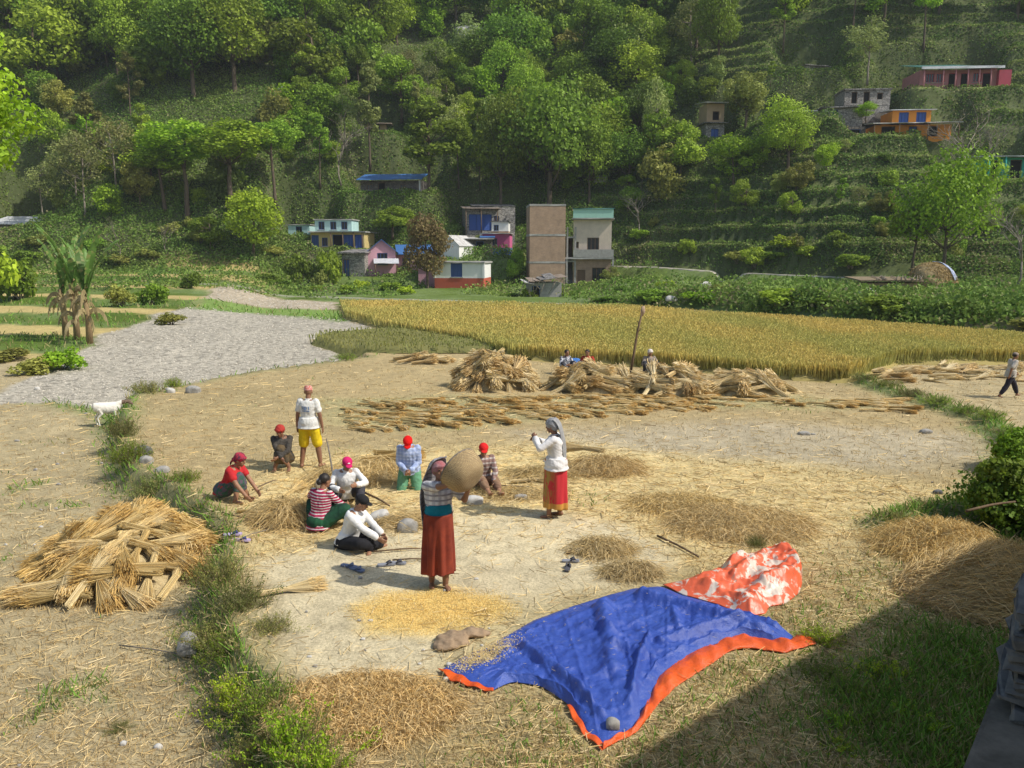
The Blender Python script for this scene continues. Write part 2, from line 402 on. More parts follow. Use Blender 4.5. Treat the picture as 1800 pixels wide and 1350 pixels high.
# ---------------------------------------------------------------- ground colours by region
C_STUB = np.array((.395, .305, .155)); C_LEFT = np.array((.385, .315, .18)); C_GREY = np.array((.44, .40, .32))
C_PALE = np.array((.61, .525, .34)); C_STRAW = np.array((.70, .555, .26)); C_GRAIN = np.array((.78, .58, .22))
C_GREEN = np.array((.11, .17, .045)); C_DRYG = np.array((.24, .25, .11)); C_GOLD = np.array((.38, .32, .09)); C_RUST = np.array((.46, .33, .17))
C_SOIL = np.array((.30, .25, .185))
def region(X, Y, Z=None):
    """albedo, straw litter amount, green grass amount at ground points"""
    X = np.asarray(X, float); Y = np.asarray(Y, float); n = X.shape
    k = np.maximum(.05, Y/40.)                 # soft edges grow with distance
    wob = noise(X, Y, 1.4, 3, 1)*.45 + noise(X, Y, .3, 2, 3)*.12
    def msk(poly, soft=.35): return sstep(-soft*1, soft, sd(X, Y, poly) + wob*(.35+.02*Y))
    col = np.ones(n+(3,))*C_STUB
    n1 = noise(X, Y, 3.2, 3, 2)[..., None]; n2 = noise(X, Y, .8, 3, 4)[..., None]; n3 = noise(X, Y, 9, 2, 0)[..., None]
    straw = np.full(n, .25); green = sstep(.45, 1, noise(X, Y, 1.7, 3, 3))*.35
    def put(c, m):
        nonlocal col
        m = m[..., None]; col = col*(1-m) + c*m
    # middle distance goes greener
    put(np.array((.34, .29, .15)), sstep(.1, .8, n3[..., 0])*.5)
    m = msk(STONY, .9)*.6; put(np.array((.45, .40, .30)), m)
    m = msk(LOWER, .15); put(C_LEFT, m); straw = straw*(1-m) + .3*m
    lf = m*(Y < 16); put(C_DRYG, lf*sstep(.15, .8, noise(X, Y, 1.1, 3, 5))*.5); green = np.maximum(green, lf*sstep(.2, .8, noise(X, Y, 1.1, 3, 5))*.7)
    m = msk(STRAWY, .7); put(C_STRAW*.9, m*.95); straw = np.maximum(straw, m)
    m = msk(FLOOR, .35); put(C_PALE, m*(.9)); straw = straw*(1-m*.72)
    m = msk(RUSTIC, .4); put(C_RUST, m*.8); straw = np.maximum(straw, m*.9)
    m = msk(GRAIN, .22); put(C_GRAIN, m*1.0)
    # grassy foreground and the shaded green corner
    fg = sstep(.4, -.6, Y - (6.9 + .9*(X-.5))) * sstep(-.3, .6, X + 1.2)
    fg = np.maximum(fg, (1-sstep(8.6, 9.6, Y - .35*X + .25*wob))*sstep(-1.1, -.2, X)*.65*(1-msk(RUSTIC, .4)))
    put(np.array((.40, .33, .15)), fg*.85); green = np.maximum(green, fg*.30); straw = np.maximum(straw*1, fg*.75)
    m = msk(GREENR, .5); put(np.array((.17, .22, .06)), m*.8); green = np.maximum(green, m); straw = straw*(1-.55*m)
    # right hand bund, ledge and verges
    g = np.exp(-(seg_dist(X, Y, RIDGE, False)/(.33+.006*Y))**2); g2 = sstep(.1, 1.1, X - 9.3 - .03*(Y-14)**2*0 + wob*.5)*((Y > 11) & (Y < 20))
    put(C_GREEN*1.15, np.clip(g*1.1, 0, 1)); green = np.maximum(green, g)
    rr = sstep(-.1, .9, -sd(X, Y, RFIELD) )*sstep(.2, 1.2, X - np.interp(Y, [11, 12.5, 14, 16, 19], [5.6, 8.0, 9.6, 10.6, 10.2]))*((Y > 10.5) & (Y < 19))
    put(C_GREEN*1.3, rr*.9); green = np.maximum(green, rr)
    g = np.exp(-(seg_dist(X, Y, LEDGE, False)/(.30+.006*Y))**2); put(C_DRYG*.8, g*.9); green = np.maximum(green, g*.8); 
    g = np.exp(-(seg_dist(X, Y, VERGE_L, False)/.5)**2); put(C_GREEN*1.2, g*.8); green = np.maximum(green, g)
    m = msk(GREY, .2); put(C_GREY, m); straw = straw*(1-m); green = green*(1-m*.9)
    m = msk(GREY2, .4); put(C_GREY*np.array((1.05, .97, .88)), m)
    m = msk(RFIELD, .4); put(np.array((.42, .34, .19)), m*.9); 
    m = msk(CUTROWS, .5); put(C_DRYG*1.2, m*.5); straw = np.maximum(straw, m*.6)
    m = msk(WHEAT, .2); put(C_GOLD*.8, m)
    m = msk(STRIP, .6); put(np.array((.17, .27, .06)), m); green = np.maximum(green, m)
    # far valley floor: everything beyond the fields
    far = sstep(-1, 1.5, Y - np.interp(X, [-60, -20, -8, 0, 10, 26, 60], [24, 33, 50, 63, 60, 38, 30])) * (1-msk(GREY, .5))*(1-msk(GREY2, .5))*(1-msk(STRIP, .5))*(1-msk(WHEAT, .5))
    c = C_GREEN*np.array((1.15, 1.05, 1.0)) + .05*n1
    lw = sstep(8, 14, -X - .22*Y + 4)
    gold = lw*sstep(.0, .3, np.sin((Y+.25*X-34)/9.5*2*PI) + .35*n1[..., 0])
    c = c*(1-gold[..., None]) + np.array((.47, .37, .15))*gold[..., None]
    m3 = far[..., None]; col = col*(1-m3) + c*m3; green = np.maximum(green, far*(1-gold)); straw = straw*(1-far)
    fp = np.exp(-(seg_dist(X, Y, FARPATH, False)/.8)**4)*(Y > 30); put(np.array((.33, .31, .24)), fp*.8)
    # hillside
    h = np.maximum(0, Y - y1_line(X))
    hm = sstep(0, 3, h)
    gr = np.array((.085, .105, .038)) + .02*n1*np.array((1, 1, .4)) + .015*n2
    dry = sstep(.25, .75, noise(X, Y, 8, 3, 1))[..., None]
    gr = gr*(1-dry*.5) + np.array((.17, .145, .085))*dry*.5
    scar = (sstep(.70, .85, noise(X, Y, 11, 3, 5))*(X < 5)*sstep(15, 25, h)*.7)[..., None]
    gr = gr*(1-scar) + np.array((.40, .37, .31))*scar
    col = col*(1-hm[..., None]) + gr*hm[..., None]; green = green*(1-hm)
    col = col*(1 + .10*n1 + .10*n2)
    return np.clip(col, .02, .9), np.clip(straw, 0, 1), np.clip(green, 0, 1)

def make_ground():
    m, n, l, p = newmat('soil_and_stubble')
    at = n.new('ShaderNodeAttribute'); at.attribute_name = 'Col'
    ms = n.new('ShaderNodeAttribute'); ms.attribute_name = 'Msk'
    sep = n.new('ShaderNodeSeparateColor'); l.new(ms.outputs['Color'], sep.inputs[0])
    c = at.outputs['Color']
    # grain of the soil at three sizes
    t1 = texn(n, l, 3.0, 9, .72); c = mixn(n, l, 1.0, c, ramp(n, l, t1.outputs[0], [(.30, .68), (.50, 1.0), (.72, 1.28)]), 'MULTIPLY')
    t2 = texn(n, l, 28, 5, .75); c = mixn(n, l, 1.0, c, ramp(n, l, t2.outputs[0], [(.32, .62), (.5, 1.0), (.70, 1.30)]), 'MULTIPLY')
    # lying straw in three directions
    fl = None
    for k, (rot, st) in enumerate((((0, 0, .5), (3, 26, 1)), ((0, 0, 1.7), (3, 24, 1)), ((0, 0, 2.7), (4, 30, 1)))):
        t = texn(n, l, 1.6, 4, .6, stretch=st, rot=rot, dist=.6); r = ramp(n, l, t.outputs[0], [(.56, 0.0), (.64, 1.0)])
        if fl is None: fl = r
        else:
            a = n.new('ShaderNodeMath'); a.operation = 'MAXIMUM'; l.new(fl, a.inputs[0]); l.new(r, a.inputs[1]); fl = a.outputs[0]
    a = n.new('ShaderNodeMath'); a.operation = 'MULTIPLY'; l.new(fl, a.inputs[0]); l.new(sep.outputs[0], a.inputs[1])
    a2 = n.new('ShaderNodeMath'); a2.operation = 'MULTIPLY'; a2.inputs[1].default_value = .6; l.new(a.outputs[0], a2.inputs[0])
    c = mixn(n, l, a2.outputs[0], c, (.70, .57, .33))
    # pebbles, crumbs
    v = texn(n, l, 9, kind='ShaderNodeTexVoronoi'); r = ramp(n, l, v.outputs['Distance'], [(.05, 1.0), (.11, 0.0)])
    a3 = n.new('ShaderNodeMath'); a3.operation = 'MULTIPLY'; l.new(r, a3.inputs[0]); a3.inputs[1].default_value = .35
    c = mixn(n, l, a3.outputs[0], c, (.55, .51, .44))
    # clods of the ploughed plot
    v2 = texn(n, l, 4.2, kind='ShaderNodeTexVoronoi'); v2.inputs['Randomness'].default_value = 1
    r2 = ramp(n, l, v2.outputs['Distance'], [(.0, 1.08), (.45, .96), (.8, .62)])
    c = mixn(n, l, sep.outputs[2], c, mixn(n, l, 1.0, c, r2, 'MULTIPLY'))
    l.new(c, p.inputs['Base Color']); p.inputs['Roughness'].default_value = .95; p.inputs['Specular IOR Level'].default_value = .15
    add = n.new('ShaderNodeMath'); add.operation = 'ADD'; l.new(t1.outputs[0], add.inputs[0]); l.new(t2.outputs[0], add.inputs[1])
    bumpn(n, l, p, add.outputs[0], .55, .035)
    # rows: ever wider apart with distance
    ys = [-40, -20, -8, -2, 2]; y = 3.4
    while y < 96: ys.append(y); y += max(.035, y*y/ (F*CH)*2.6 if y < 40 else .75)
    i0 = len(ys)
    while y < 330: ys.append(y); y += .42 if y < 165 else 3
    ys = np.array(ys); s = np.linspace(-1, 1, 620); u = s*(.5 + .5*np.abs(s)**2)
    half = np.maximum(16, 1.05*np.abs(ys) + 12)
    X = u[None, :]*half[:, None]; Y = np.repeat(ys[:, None], len(s), 1)
    nr, nc = X.shape; Z = terr(X.ravel(), Y.ravel()).reshape(nr, nc)
    col, st, gn = region(X, Y)
    cl = np.clip(sstep(-.1, .1, sd(X, Y, GREY)) + sstep(-.1, .1, sd(X, Y, GREY2)), 0, 1)
    hm = (Y - y1_line(X) > 3) & (X > 4); sl_ = np.zeros_like(Z); sl_[1:-1] = (Z[2:]-Z[:-2])/np.maximum(.1, Y[2:]-Y[:-2]); tr_ = ((1-sstep(.35, .8, sl_))*hm*sstep(2, 20, X))[..., None]
    col = col*(1-tr_) + np.array((.26, .30, .10))*tr_
    # only cut faces of the terraces on the hill: bare, browner earth where the ground is steep
    def part(name, r0, r1):
        V = np.stack([X[r0:r1], Y[r0:r1], Z[r0:r1]], -1).reshape(-1, 3); a, b = r1-r0, nc
        i = np.arange(a*b).reshape(a, b); Fq = np.stack([i[:-1, :-1], i[:-1, 1:], i[1:, 1:], i[1:, :-1]], -1).reshape(-1, 4)
        me = npmesh(name, V, Fq, m, True, col[r0:r1].reshape(-1, 3))
        setcol(me, 'Msk', np.stack([st, gn, cl], -1)[r0:r1].reshape(-1, 3)); return obj(name, me)
    tag(part('ground', 0, i0), kind='structure'); tag(part('hillside', i0-1, nr), kind='structure')
make_ground()

# ---------------------------------------------------------------- things nobody could count on the ground
def pix_sample(n, x0, x1, y0, y1, r):
    px = r.uniform(x0, x1, n); py = r.uniform(y0, y1, n); X, Y = G(px, py); return X, Y
def straw_cols(n, r, base=(.68, .55, .31), v=.28):
    c = np.array(base)*(1 + r.uniform(-v, v, (n, 1)))
    t = r.uniform(0, 1, (n, 1)); return np.clip(c*(1-t*np.array((.0, .10, .35))), 0, .95)
TARPS = wpoly([(776,1182),(870,1132),(940,1092),(1030,1062),(1110,1038),(1165,1030),(1262,1010),(1266,998),(1345,976),(1398,978),(1412,1000),(1408,1048),(1352,1070),(1335,1088),(1400,1116),(1437,1133),(1380,1152),(1290,1146),(1190,1212),(1120,1290),(1060,1323),(1020,1296),(996,1244),(950,1210),(900,1203),(868,1224),(800,1206)])
def litter():
    r = np.random.default_rng(11); X, Y = pix_sample(190000, -350, 2150, 640, 1700, r)
    _, st, gn = region(X, Y); gm = sd(X, Y, GREY) > 0
    keep = (r.uniform(0, 1, len(X)) < st*.75) & ~gm & (sd(X, Y, WHEAT) < 0) & (sd(X, Y, TARPS) < -.02); X, Y = X[keep], Y[keep]; n = len(X)
    Z = terr(X, Y) + r.uniform(.004, .03, n)
    a = r.uniform(0, 2*PI, n); L = r.uniform(.05, .26, n)*(.6+Y*.035); D = np.stack([np.cos(a)*L, np.sin(a)*L, r.normal(0, .10, n)*L], 1)
    P = np.stack([X, Y, Z], 1); P[:, 2] += np.maximum(0, -D[:, 2])
    V, Fq = blades(P, D, .0035 + .0006*Y, r)
    c = straw_cols(n, r, (.72, .58, .33), .3)
    dk = (r.uniform(0, 1, n) < .22)[:, None]; c = np.where(dk, c*np.array((.5, .45, .42)), c)
    tag(obj('straw_litter', npmesh('straw_litter', V, Fq, M['straw'], cols=np.repeat(c, 4, 0))), 'loose golden straw scattered over the threshing ground and stubble', 'straw', kind='stuff')
litter()
def stubble():
    """short standing stalks left in the cut fields"""
    r = np.random.default_rng(12); X, Y = pix_sample(60000, -350, 2150, 640, 1600, r)
    _, st, gn = region(X, Y); keep = (sd(X, Y, GREY) < 0) & (sd(X, Y, WHEAT) < 0) & (sd(X, Y, TARPS) < -.05) & (sd(X, Y, FLOOR) < -.1) & (sd(X, Y, STRAWY) < .5)
    X, Y = X[keep], Y[keep]; n = len(X); P = np.stack([X, Y, terr(X, Y)-.01], 1)
    D = np.stack([r.normal(0, .03, n), r.normal(0, .03, n), r.uniform(.03, .09, n)], 1)
    V, Fq = blades(P, D, .004 + .0005*Y, r); c = straw_cols(n, r, (.50, .40, .23), .35)
    tag(obj('stubble', npmesh('stubble', V, Fq, M['straw'], cols=np.repeat(c, 4, 0))), 'short brown wheat stubble left standing in the cut fields', 'stubble', kind='stuff')
stubble()
def grass():
    r = np.random.default_rng(13); X, Y = pix_sample(260000, -350, 2150, 535, 1700, r)
    _, st, gn = region(X, Y)
    keep = (r.uniform(0, 1, len(X)) < gn**1.3*.95) & (Y < 75) & (sd(X, Y, WHEAT) < 0) & (sd(X, Y, TARPS) < -.05) & (sd(X, Y, FLOOR) < -.3); X, Y, g = X[keep], Y[keep], gn[keep]; n = len(X)
    P = np.stack([X, Y, terr(X, Y)-.01], 1); hh = r.uniform(.04, .12, n)*(.5+g)*(1+Y*.012)*np.where((X > 3) & (Y < 12), .85, 1)
    D = np.stack([r.normal(0, .5, n)*hh, r.normal(0, .5, n)*hh, hh], 1)
    V, Fq = blades(P, D, .006 + .0011*Y, r)
    c = np.array((.17, .30, .045))*(1 + r.uniform(-.4, .5, (n, 1))); t = (r.uniform(0, 1, (n, 1)) < .25); c = np.where(t, np.array((.36, .32, .13)), c)
    tag(obj('grass', npmesh('grass', V, Fq, M['grass'], cols=np.repeat(c, 4, 0))), 'short green grass on the bunds and verges of the fields', 'grass', kind='stuff')
grass()
def wheat(name, poly, hgt, cols, n, label, gapw=0.0):
    r = np.random.default_rng(14)
    xs = [p[0] for p in poly]; ys = [p[1] for p in poly]
    # the closed mass of the stand
    step = .28 if name == 'wheat_field' else .15
    gx = np.arange(min(xs)-.5, min(max(xs), 46), step); gy = np.arange(min(ys)-.5, max(ys)+.5, step*1.2)
    GX, GY = np.meshgrid(gx, gy); d = sd(GX, GY, poly); ins = d > .06
    zt = terr(GX.ravel(), GY.ravel()).reshape(GX.shape)
    top = hgt*(.80 + .06*noise(GX, GY, .5, 2, 1) + .05*noise(GX, GY, 3, 2, 2))*sstep(-.02, .25, d)
    Vt = np.stack([GX, GY, zt+np.maximum(top, -.02)], -1).reshape(-1, 3); i = np.arange(GX.size).reshape(GX.shape)
    q = np.stack([i[:-1, :-1], i[:-1, 1:], i[1:, 1:], i[1:, :-1]], -1).reshape(-1, 4)
    ok = ins.ravel()[q].any(1); q = q[ok]; used = np.unique(q); mp = np.full(GX.size, -1); mp[used] = np.arange(len(used)); Vt = Vt[used]; q = mp[q]
    ct = np.array(cols[0])*(.80 + .1*noise(Vt[:, 0], Vt[:, 1], 2.5, 3, 3))[:, None]
    # the ears and stalks standing up out of it
    px = r.uniform(500, 2300, n*3); py = r.uniform(536, 672, n*3) ; X, Y = G(px, py)
    keep = sd(X, Y, poly) > -.02; X, Y = X[keep][:n], Y[keep][:n]
    dd = sd(X, Y, poly); n = len(X)
    edge = dd < .5; base = terr(X, Y) + np.where(edge, 0, hgt*.45)
    hh = hgt*(1 + .10*noise(X, Y, 3, 2, 2) + r.uniform(-.13, .16, n)); topz = terr(X, Y) + hh
    P = np.stack([X, Y, base], 1); D = np.stack([r.normal(0, .07, n), r.normal(0, .07, n), topz-base], 1)
    V, Fq = blades(P, D, .008 + .0007*Y, r)
    mixw = np.clip(.5 + .5*noise(X, Y, 6, 3, 1) + .6*noise(X, Y*.25, 3, 2, 4) + r.normal(0, .22, n), 0, 1)[:, None]
    c = (np.array(cols[0])*mixw + np.array(cols[1])*(1-mixw))*(1+r.uniform(-.22, .22, (n, 1)))
    # ears: heavier blade near the top
    E = P + D*.78; ED = D*.30; V2, F2 = blades(E, ED, .016 + .0009*Y, r); c2 = c*np.array((1.18, 1.12, .95))
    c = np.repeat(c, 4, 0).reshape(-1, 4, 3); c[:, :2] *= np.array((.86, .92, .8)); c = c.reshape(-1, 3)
    VV = np.concatenate([Vt, V, V2]); FF = np.concatenate([q, Fq+len(Vt), F2+len(Vt)+len(V)]); CC = np.concatenate([ct, c, np.repeat(c2, 4, 0)])
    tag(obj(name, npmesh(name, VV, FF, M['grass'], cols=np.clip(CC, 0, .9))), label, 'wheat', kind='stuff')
wheat('wheat_field', WHEAT, .50, ((.60, .49, .175), (.45, .44, .15)), 200000, 'ripe golden wheat standing beyond the straw heaps')
wheat('green_wheat_patch', WH2, .38, ((.32, .31, .11), (.22, .26, .08)), 14000, 'low olive green patch of wheat beside the ploughed plot')
def clods():
    r = np.random.default_rng(15); px = r.uniform(-60, 720, 26000); py = r.uniform(520, 705, 26000); X, Y = G(px, py)
    keep = (sd(X, Y, GREY) > .1) | (sd(X, Y, GREY2) > .3); X, Y = X[keep], Y[keep]; n = len(X); Z = terr(X, Y)
    s = r.uniform(.015, .045, n)*(.8+Y*.02)
    # little five-sided lumps
    base = np.array([(1, 0, 0), (0, 1, 0), (-1, 0, 0), (0, -1, 0), (.1, .1, .75)])
    a = r.uniform(0, 2*PI, n); ca, sa = np.cos(a), np.sin(a); B = base[None]*s[:, None, None]*r.uniform(.6, 1.3, (n, 5, 1))
    V = np.stack([X[:, None] + B[..., 0]*ca[:, None] - B[..., 1]*sa[:, None], Y[:, None] + B[..., 0]*sa[:, None] + B[..., 1]*ca[:, None], Z[:, None]-.01 + B[..., 2]], -1).reshape(-1, 3)
    f = np.array([(0, 1, 4), (1, 2, 4), (2, 3, 4), (3, 0, 4)]); Fq = (np.arange(n)[:, None, None]*5 + f[None]).reshape(-1, 3)
    c = np.array((.46, .42, .34))*(1+r.uniform(-.22, .2, (n, 1)))
    tag(obj('soil_clods', npmesh('soil_clods', V, Fq, attrmat('clod', .95, .1), cols=np.repeat(c, 5, 0))), 'dry grey clods of the ploughed plot', 'soil', kind='stuff')
clods()
def undergrowth():
    """bushes, ferns and tall grass covering the hillside and the village edge"""
    r = np.random.default_rng(16)
    px = r.uniform(-500, 2300, 90000); py = r.uniform(-160, 575, 90000)
    X, Y, Z = hitf(px, py); ok = (Y < 300) & (Y > 34)
    h = Y - y1_line(X); bank = (Y - bank_line(X) > .8) & (X > 5)
    ok &= (h > -8) | bank | ((X < -6) & (Y > 70))
    fpd = seg_dist(X, Y, FARPATH, False); ok &= fpd > 1.2
    for (x, y, rx, ry, zz) in PADS: ok &= ~((np.abs(X-x) < rx-.2) & (np.abs(Y-y) < ry-.2))
    ok &= ~((seg_dist(X, Y, HILLPATH, False) < 1.5)) & ~((seg_dist(X-0*Y, Y+2.0, HILLPATH, False) < 1.4)) & ~((X > -11) & (X < -1.5) & (Y < 86.5) & (Y > 60))
    scar = noise(X, Y, 11, 3, 5); ok &= ~((scar > .76) & (X < 5) & (h > 18) & (r.uniform(0, 1, len(X)) < .9))
    X, Y = X[ok], Y[ok]
    for (x, y, rx, ry, zz) in PADS:      # the cut faces round every house bench are overgrown too
        if y < 60: continue
        m_ = int(240+60*rx); a_ = r.uniform(x-rx-4.5, x+rx+4.5, m_); b_ = r.uniform(y-ry-4.5, y+ry+4.5, m_); k_ = (np.abs(a_-x) > rx-.1) | (b_ > y+ry-.3) | (b_ < y-ry-.6); k_ &= (b_ > y-ry) | (x > 14) | (y > 99); X = np.r_[X, a_[k_]]; Y = np.r_[Y, b_[k_]]
    # clumps of 5 leaves round every point
    k = 9; n = len(X); X = np.repeat(X, k) + r.normal(0, .45, n*k); Y = np.repeat(Y, k) + r.normal(0, .45, n*k)
    cl = .5 + .5*noise(X, Y, 3.0, 3, 2); cl2 = noise(X, Y, 9, 3, 4)
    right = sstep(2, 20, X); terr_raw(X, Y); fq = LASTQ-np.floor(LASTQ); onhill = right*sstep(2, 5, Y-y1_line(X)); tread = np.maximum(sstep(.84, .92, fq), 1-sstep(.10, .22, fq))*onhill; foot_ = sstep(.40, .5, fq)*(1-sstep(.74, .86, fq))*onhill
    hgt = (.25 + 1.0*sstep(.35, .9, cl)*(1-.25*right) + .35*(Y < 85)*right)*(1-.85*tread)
    Z = terr(X, Y) + r.uniform(0, 1, n*k)**.7*hgt
    P = np.stack([X, Y, Z], 1); V, Fq = quads_at(P, .25 + 0*X, r, .8, .35)
    g = np.array((.14, .25, .040)); y_ = np.array((.23, .30, .065)); b_ = np.array((.27, .25, .12)); d_ = np.array((.075, .15, .028))
    w = np.clip(.5+.6*cl2 + r.normal(0, .2, n*k), 0, 1)[:, None]; c = g*w + y_*(1-w)
    dk = sstep(.55, .85, cl)[:, None]*.6; c = c*(1-dk) + d_*1.25*dk
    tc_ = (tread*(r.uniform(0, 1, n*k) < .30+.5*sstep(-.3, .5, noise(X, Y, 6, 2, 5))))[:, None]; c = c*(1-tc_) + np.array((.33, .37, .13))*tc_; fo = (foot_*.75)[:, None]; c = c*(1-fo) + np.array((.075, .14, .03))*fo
    br = (r.uniform(0, 1, n*k) < .04 + .30*sstep(.2, .7, noise(X, Y, 7, 2, 0)))[:, None]; c = np.where(br, b_, c)
    c = c*(1+r.uniform(-.3, .35, (n*k, 1)))
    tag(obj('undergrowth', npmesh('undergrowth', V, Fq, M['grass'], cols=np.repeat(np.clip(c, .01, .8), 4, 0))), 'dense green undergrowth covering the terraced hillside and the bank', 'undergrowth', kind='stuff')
undergrowth()
def path_strip(name, pts, w, c):
    P = [];  # resample
    pts = np.array(pts); seg = np.r_[0, np.cumsum(np.hypot(*np.diff(pts, axis=0).T))]; t = np.arange(0, seg[-1], .5)
    xs = np.interp(t, seg, pts[:, 0]); ys = np.interp(t, seg, pts[:, 1]); dx = np.gradient(xs); dy = np.gradient(ys); L = np.hypot(dx, dy)
    nx, ny = -dy/L, dx/L; V = []; offs = np.linspace(-w/2, w/2, 7)
    zc = terr(xs, ys)
    for o in offs:
        X = xs+nx*o*(1+.15*np.sin(t*.9)); Y = ys+ny*o*(1+.15*np.sin(t*1.3)); V.append(np.stack([X, Y, zc + .08 - .03*abs(o/w)], -1))
    V.insert(0, V[0] - np.array((0, 0, .6))); V.append(V[-1] - np.array((0, 0, .6)))
    V = np.stack(V, 1); a, b = V.shape[:2]; i = np.arange(a*b).reshape(a, b)
    q = np.stack([i[:-1, :-1], i[:-1, 1:], i[1:, 1:], i[1:, :-1]], -1).reshape(-1, 4)
    tag(obj(name, npmesh(name, V.reshape(-1, 3), q, mat(name, c, tuple(x*.7 for x in c), 2, .95, .5, .03), True)), kind='structure')
path_strip('hill_path', HILLPATH, 1.1, (.55, .50, .40))
path_strip('side_path', SIDEPATH, .6, (.48, .43, .34))
# ---------------------------------------------------------------- buildings
def paint(name, c, worn=.35, rough=.9):
    """limewashed or painted wall, streaked and worn"""
    m, n, l, p = newmat(name)
    t = texn(n, l, 1.1, 6, .7); t2 = texn(n, l, 3.5, 5, .7, stretch=(1, 1, .18))
    base = mixn(n, l, ramp(n, l, t.outputs[0], [(.42, 0.0), (.68, 1.0)]), c, tuple(x*(1-worn*.55) + .16*worn*.35 for x in c))
    base = mixn(n, l, ramp(n, l, t2.outputs[0], [(.55, 0.0), (.75, .55)]), base, tuple(x*(1-worn) for x in c))
    l.new(base, p.inputs['Base Color']); p.inputs['Roughness'].default_value = rough; p.inputs['Specular IOR Level'].default_value = .2
    bumpn(n, l, p, t.outputs[0], .2, .01); return m
def brickmat(name, c1, c2, mortar, scale=1.0, bw=.24, rh=.085, mort=.012):
    m, n, l, p = newmat(name); tc = n.new('ShaderNodeTexCoord'); sep = n.new('ShaderNodeSeparateXYZ'); cb = n.new('ShaderNodeCombineXYZ')
    l.new(tc.outputs['Object'], sep.inputs[0]); a = n.new('ShaderNodeMath'); a.operation = 'ADD'; l.new(sep.outputs[0], a.inputs[0]); l.new(sep.outputs[1], a.inputs[1])
    l.new(a.outputs[0], cb.inputs[0]); l.new(sep.outputs[2], cb.inputs[1])
    b = n.new('ShaderNodeTexBrick'); l.new(cb.outputs[0], b.inputs['Vector']); b.inputs['Scale'].default_value = 1
    b.inputs['Brick Width'].default_value = bw*scale; b.inputs['Row Height'].default_value = rh*scale; b.inputs['Mortar Size'].default_value = mort
    b.inputs['Color1'].default_value = rgb(c1); b.inputs['Color2'].default_value = rgb(c2); b.inputs['Mortar'].default_value = rgb(mortar)
    t = texn(n, l, 1.3, 6, .7); c = mixn(n, l, 1.0, b.outputs[0], ramp(n, l, t.outputs[0], [(.3, .72), (.7, 1.2)]), 'MULTIPLY')
    l.new(c, p.inputs['Base Color']); p.inputs['Roughness'].default_value = .92; bumpn(n, l, p, b.outputs['Fac'], -.3, .01); return m
def corrugated(name, c, rust=.25, rough=.45, along='X'):
    m, n, l, p = newmat(name); t = texn(n, l, 1.4, 6, .7); t2 = texn(n, l, 6, 4, .6, stretch=(1, .15, 1))
    col = mixn(n, l, ramp(n, l, t.outputs[0], [(.50, 0.0), (.72, rust)]), c, (.20, .12, .07))
    col = mixn(n, l, ramp(n, l, t2.outputs[0], [(.5, 0.0), (.8, .4)]), col, tuple(x*.6 for x in c))
    l.new(col, p.inputs['Base Color']); p.inputs['Roughness'].default_value = rough; p.inputs['Specular IOR Level'].default_value = .4
    w = texn(n, l, 6.5, kind='ShaderNodeTexWave'); w.bands_direction = 'X'; bumpn(n, l, p, w.outputs['Fac'], .8, .03); return m
def stonemat(name, c1, c2, sx=2.6, sz=6.0):
    m, n, l, p = newmat(name); v = texn(n, l, 1.0, kind='ShaderNodeTexVoronoi', stretch=(sx, sx, sz)); v.feature = 'F1'
    v2 = texn(n, l, 1.0, kind='ShaderNodeTexVoronoi', stretch=(sx, sx, sz)); v2.feature = 'DISTANCE_TO_EDGE'
    s = n.new('ShaderNodeSeparateColor'); l.new(v.outputs['Color'], s.inputs[0])
    c = mixn(n, l, s.outputs[0], c1, c2); e = ramp(n, l, v2.outputs['Distance'], [(.0, 0.0), (.09, 1.0)])
    c = mixn(n, l, e, tuple(x*.25 for x in c2), c); t = texn(n, l, 9, 5, .7); c = mixn(n, l, 1.0, c, ramp(n, l, t.outputs[0], [(.3, .75), (.7, 1.2)]), 'MULTIPLY')
    l.new(c, p.inputs['Base Color']); p.inputs['Roughness'].default_value = .93; bumpn(n, l, p, e, .8, .03); return m
M['w_turq'] = paint('w_turq', (.42, .62, .60)); M['w_pink'] = paint('w_pink', (.62, .34, .40), .3); M['w_white'] = paint('w_white', (.74, .74, .70), .2)
M['w_red'] = paint('w_red', (.46, .105, .06), .3); M['w_magenta'] = paint('w_magenta', (.60, .13, .28), .3); M['w_blue'] = paint('w_blue', (.06, .12, .36), .3)
M['w_orange'] = paint('w_orange', (.66, .26, .04), .35); M['w_teal'] = paint('w_teal', (.06, .40, .33), .35); M['w_mud'] = paint('w_mud', (.42, .30, .19), .4)
M['w_rose'] = paint('w_rose', (.50, .22, .22), .4); M['w_yellow'] = paint('w_yellow', (.60, .47, .20), .4); M['w_cream'] = paint('w_cream', (.62, .52, .42), .4)
M['w_crimson'] = paint('w_crimson', (.46, .09, .12), .35)
M['brick'] = brickmat('brick', (.38, .24, .15), (.30, .19, .125), (.33, .27, .20)); M['block'] = brickmat('block', (.36, .35, .33), (.30, .29, .28), (.24, .23, .22), 1, .4, .2)
M['stone_wall'] = stonemat('stone_wall', (.42, .39, .34), (.24, .22, .20)); M['stone_dark'] = stonemat('stone_dark', (.22, .19, .16), (.11, .10, .09))
M['concrete'] = mat('concrete', (.40, .39, .36), (.28, .27, .25), 2.2, .92, .3); M['glass'] = mat('glass', (.025, .03, .04), (.015, .018, .02), 2, .15, 0, spec=.6)
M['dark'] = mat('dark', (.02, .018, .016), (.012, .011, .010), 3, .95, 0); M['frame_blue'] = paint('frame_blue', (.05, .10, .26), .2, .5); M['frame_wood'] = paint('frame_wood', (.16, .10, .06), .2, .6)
M['r_blue'] = corrugated('r_blue', (.07, .21, .52), .2); M['r_tin'] = corrugated('r_tin', (.55, .56, .57), .5, .4); M['r_teal'] = corrugated('r_teal', (.06, .20, .18), .3)
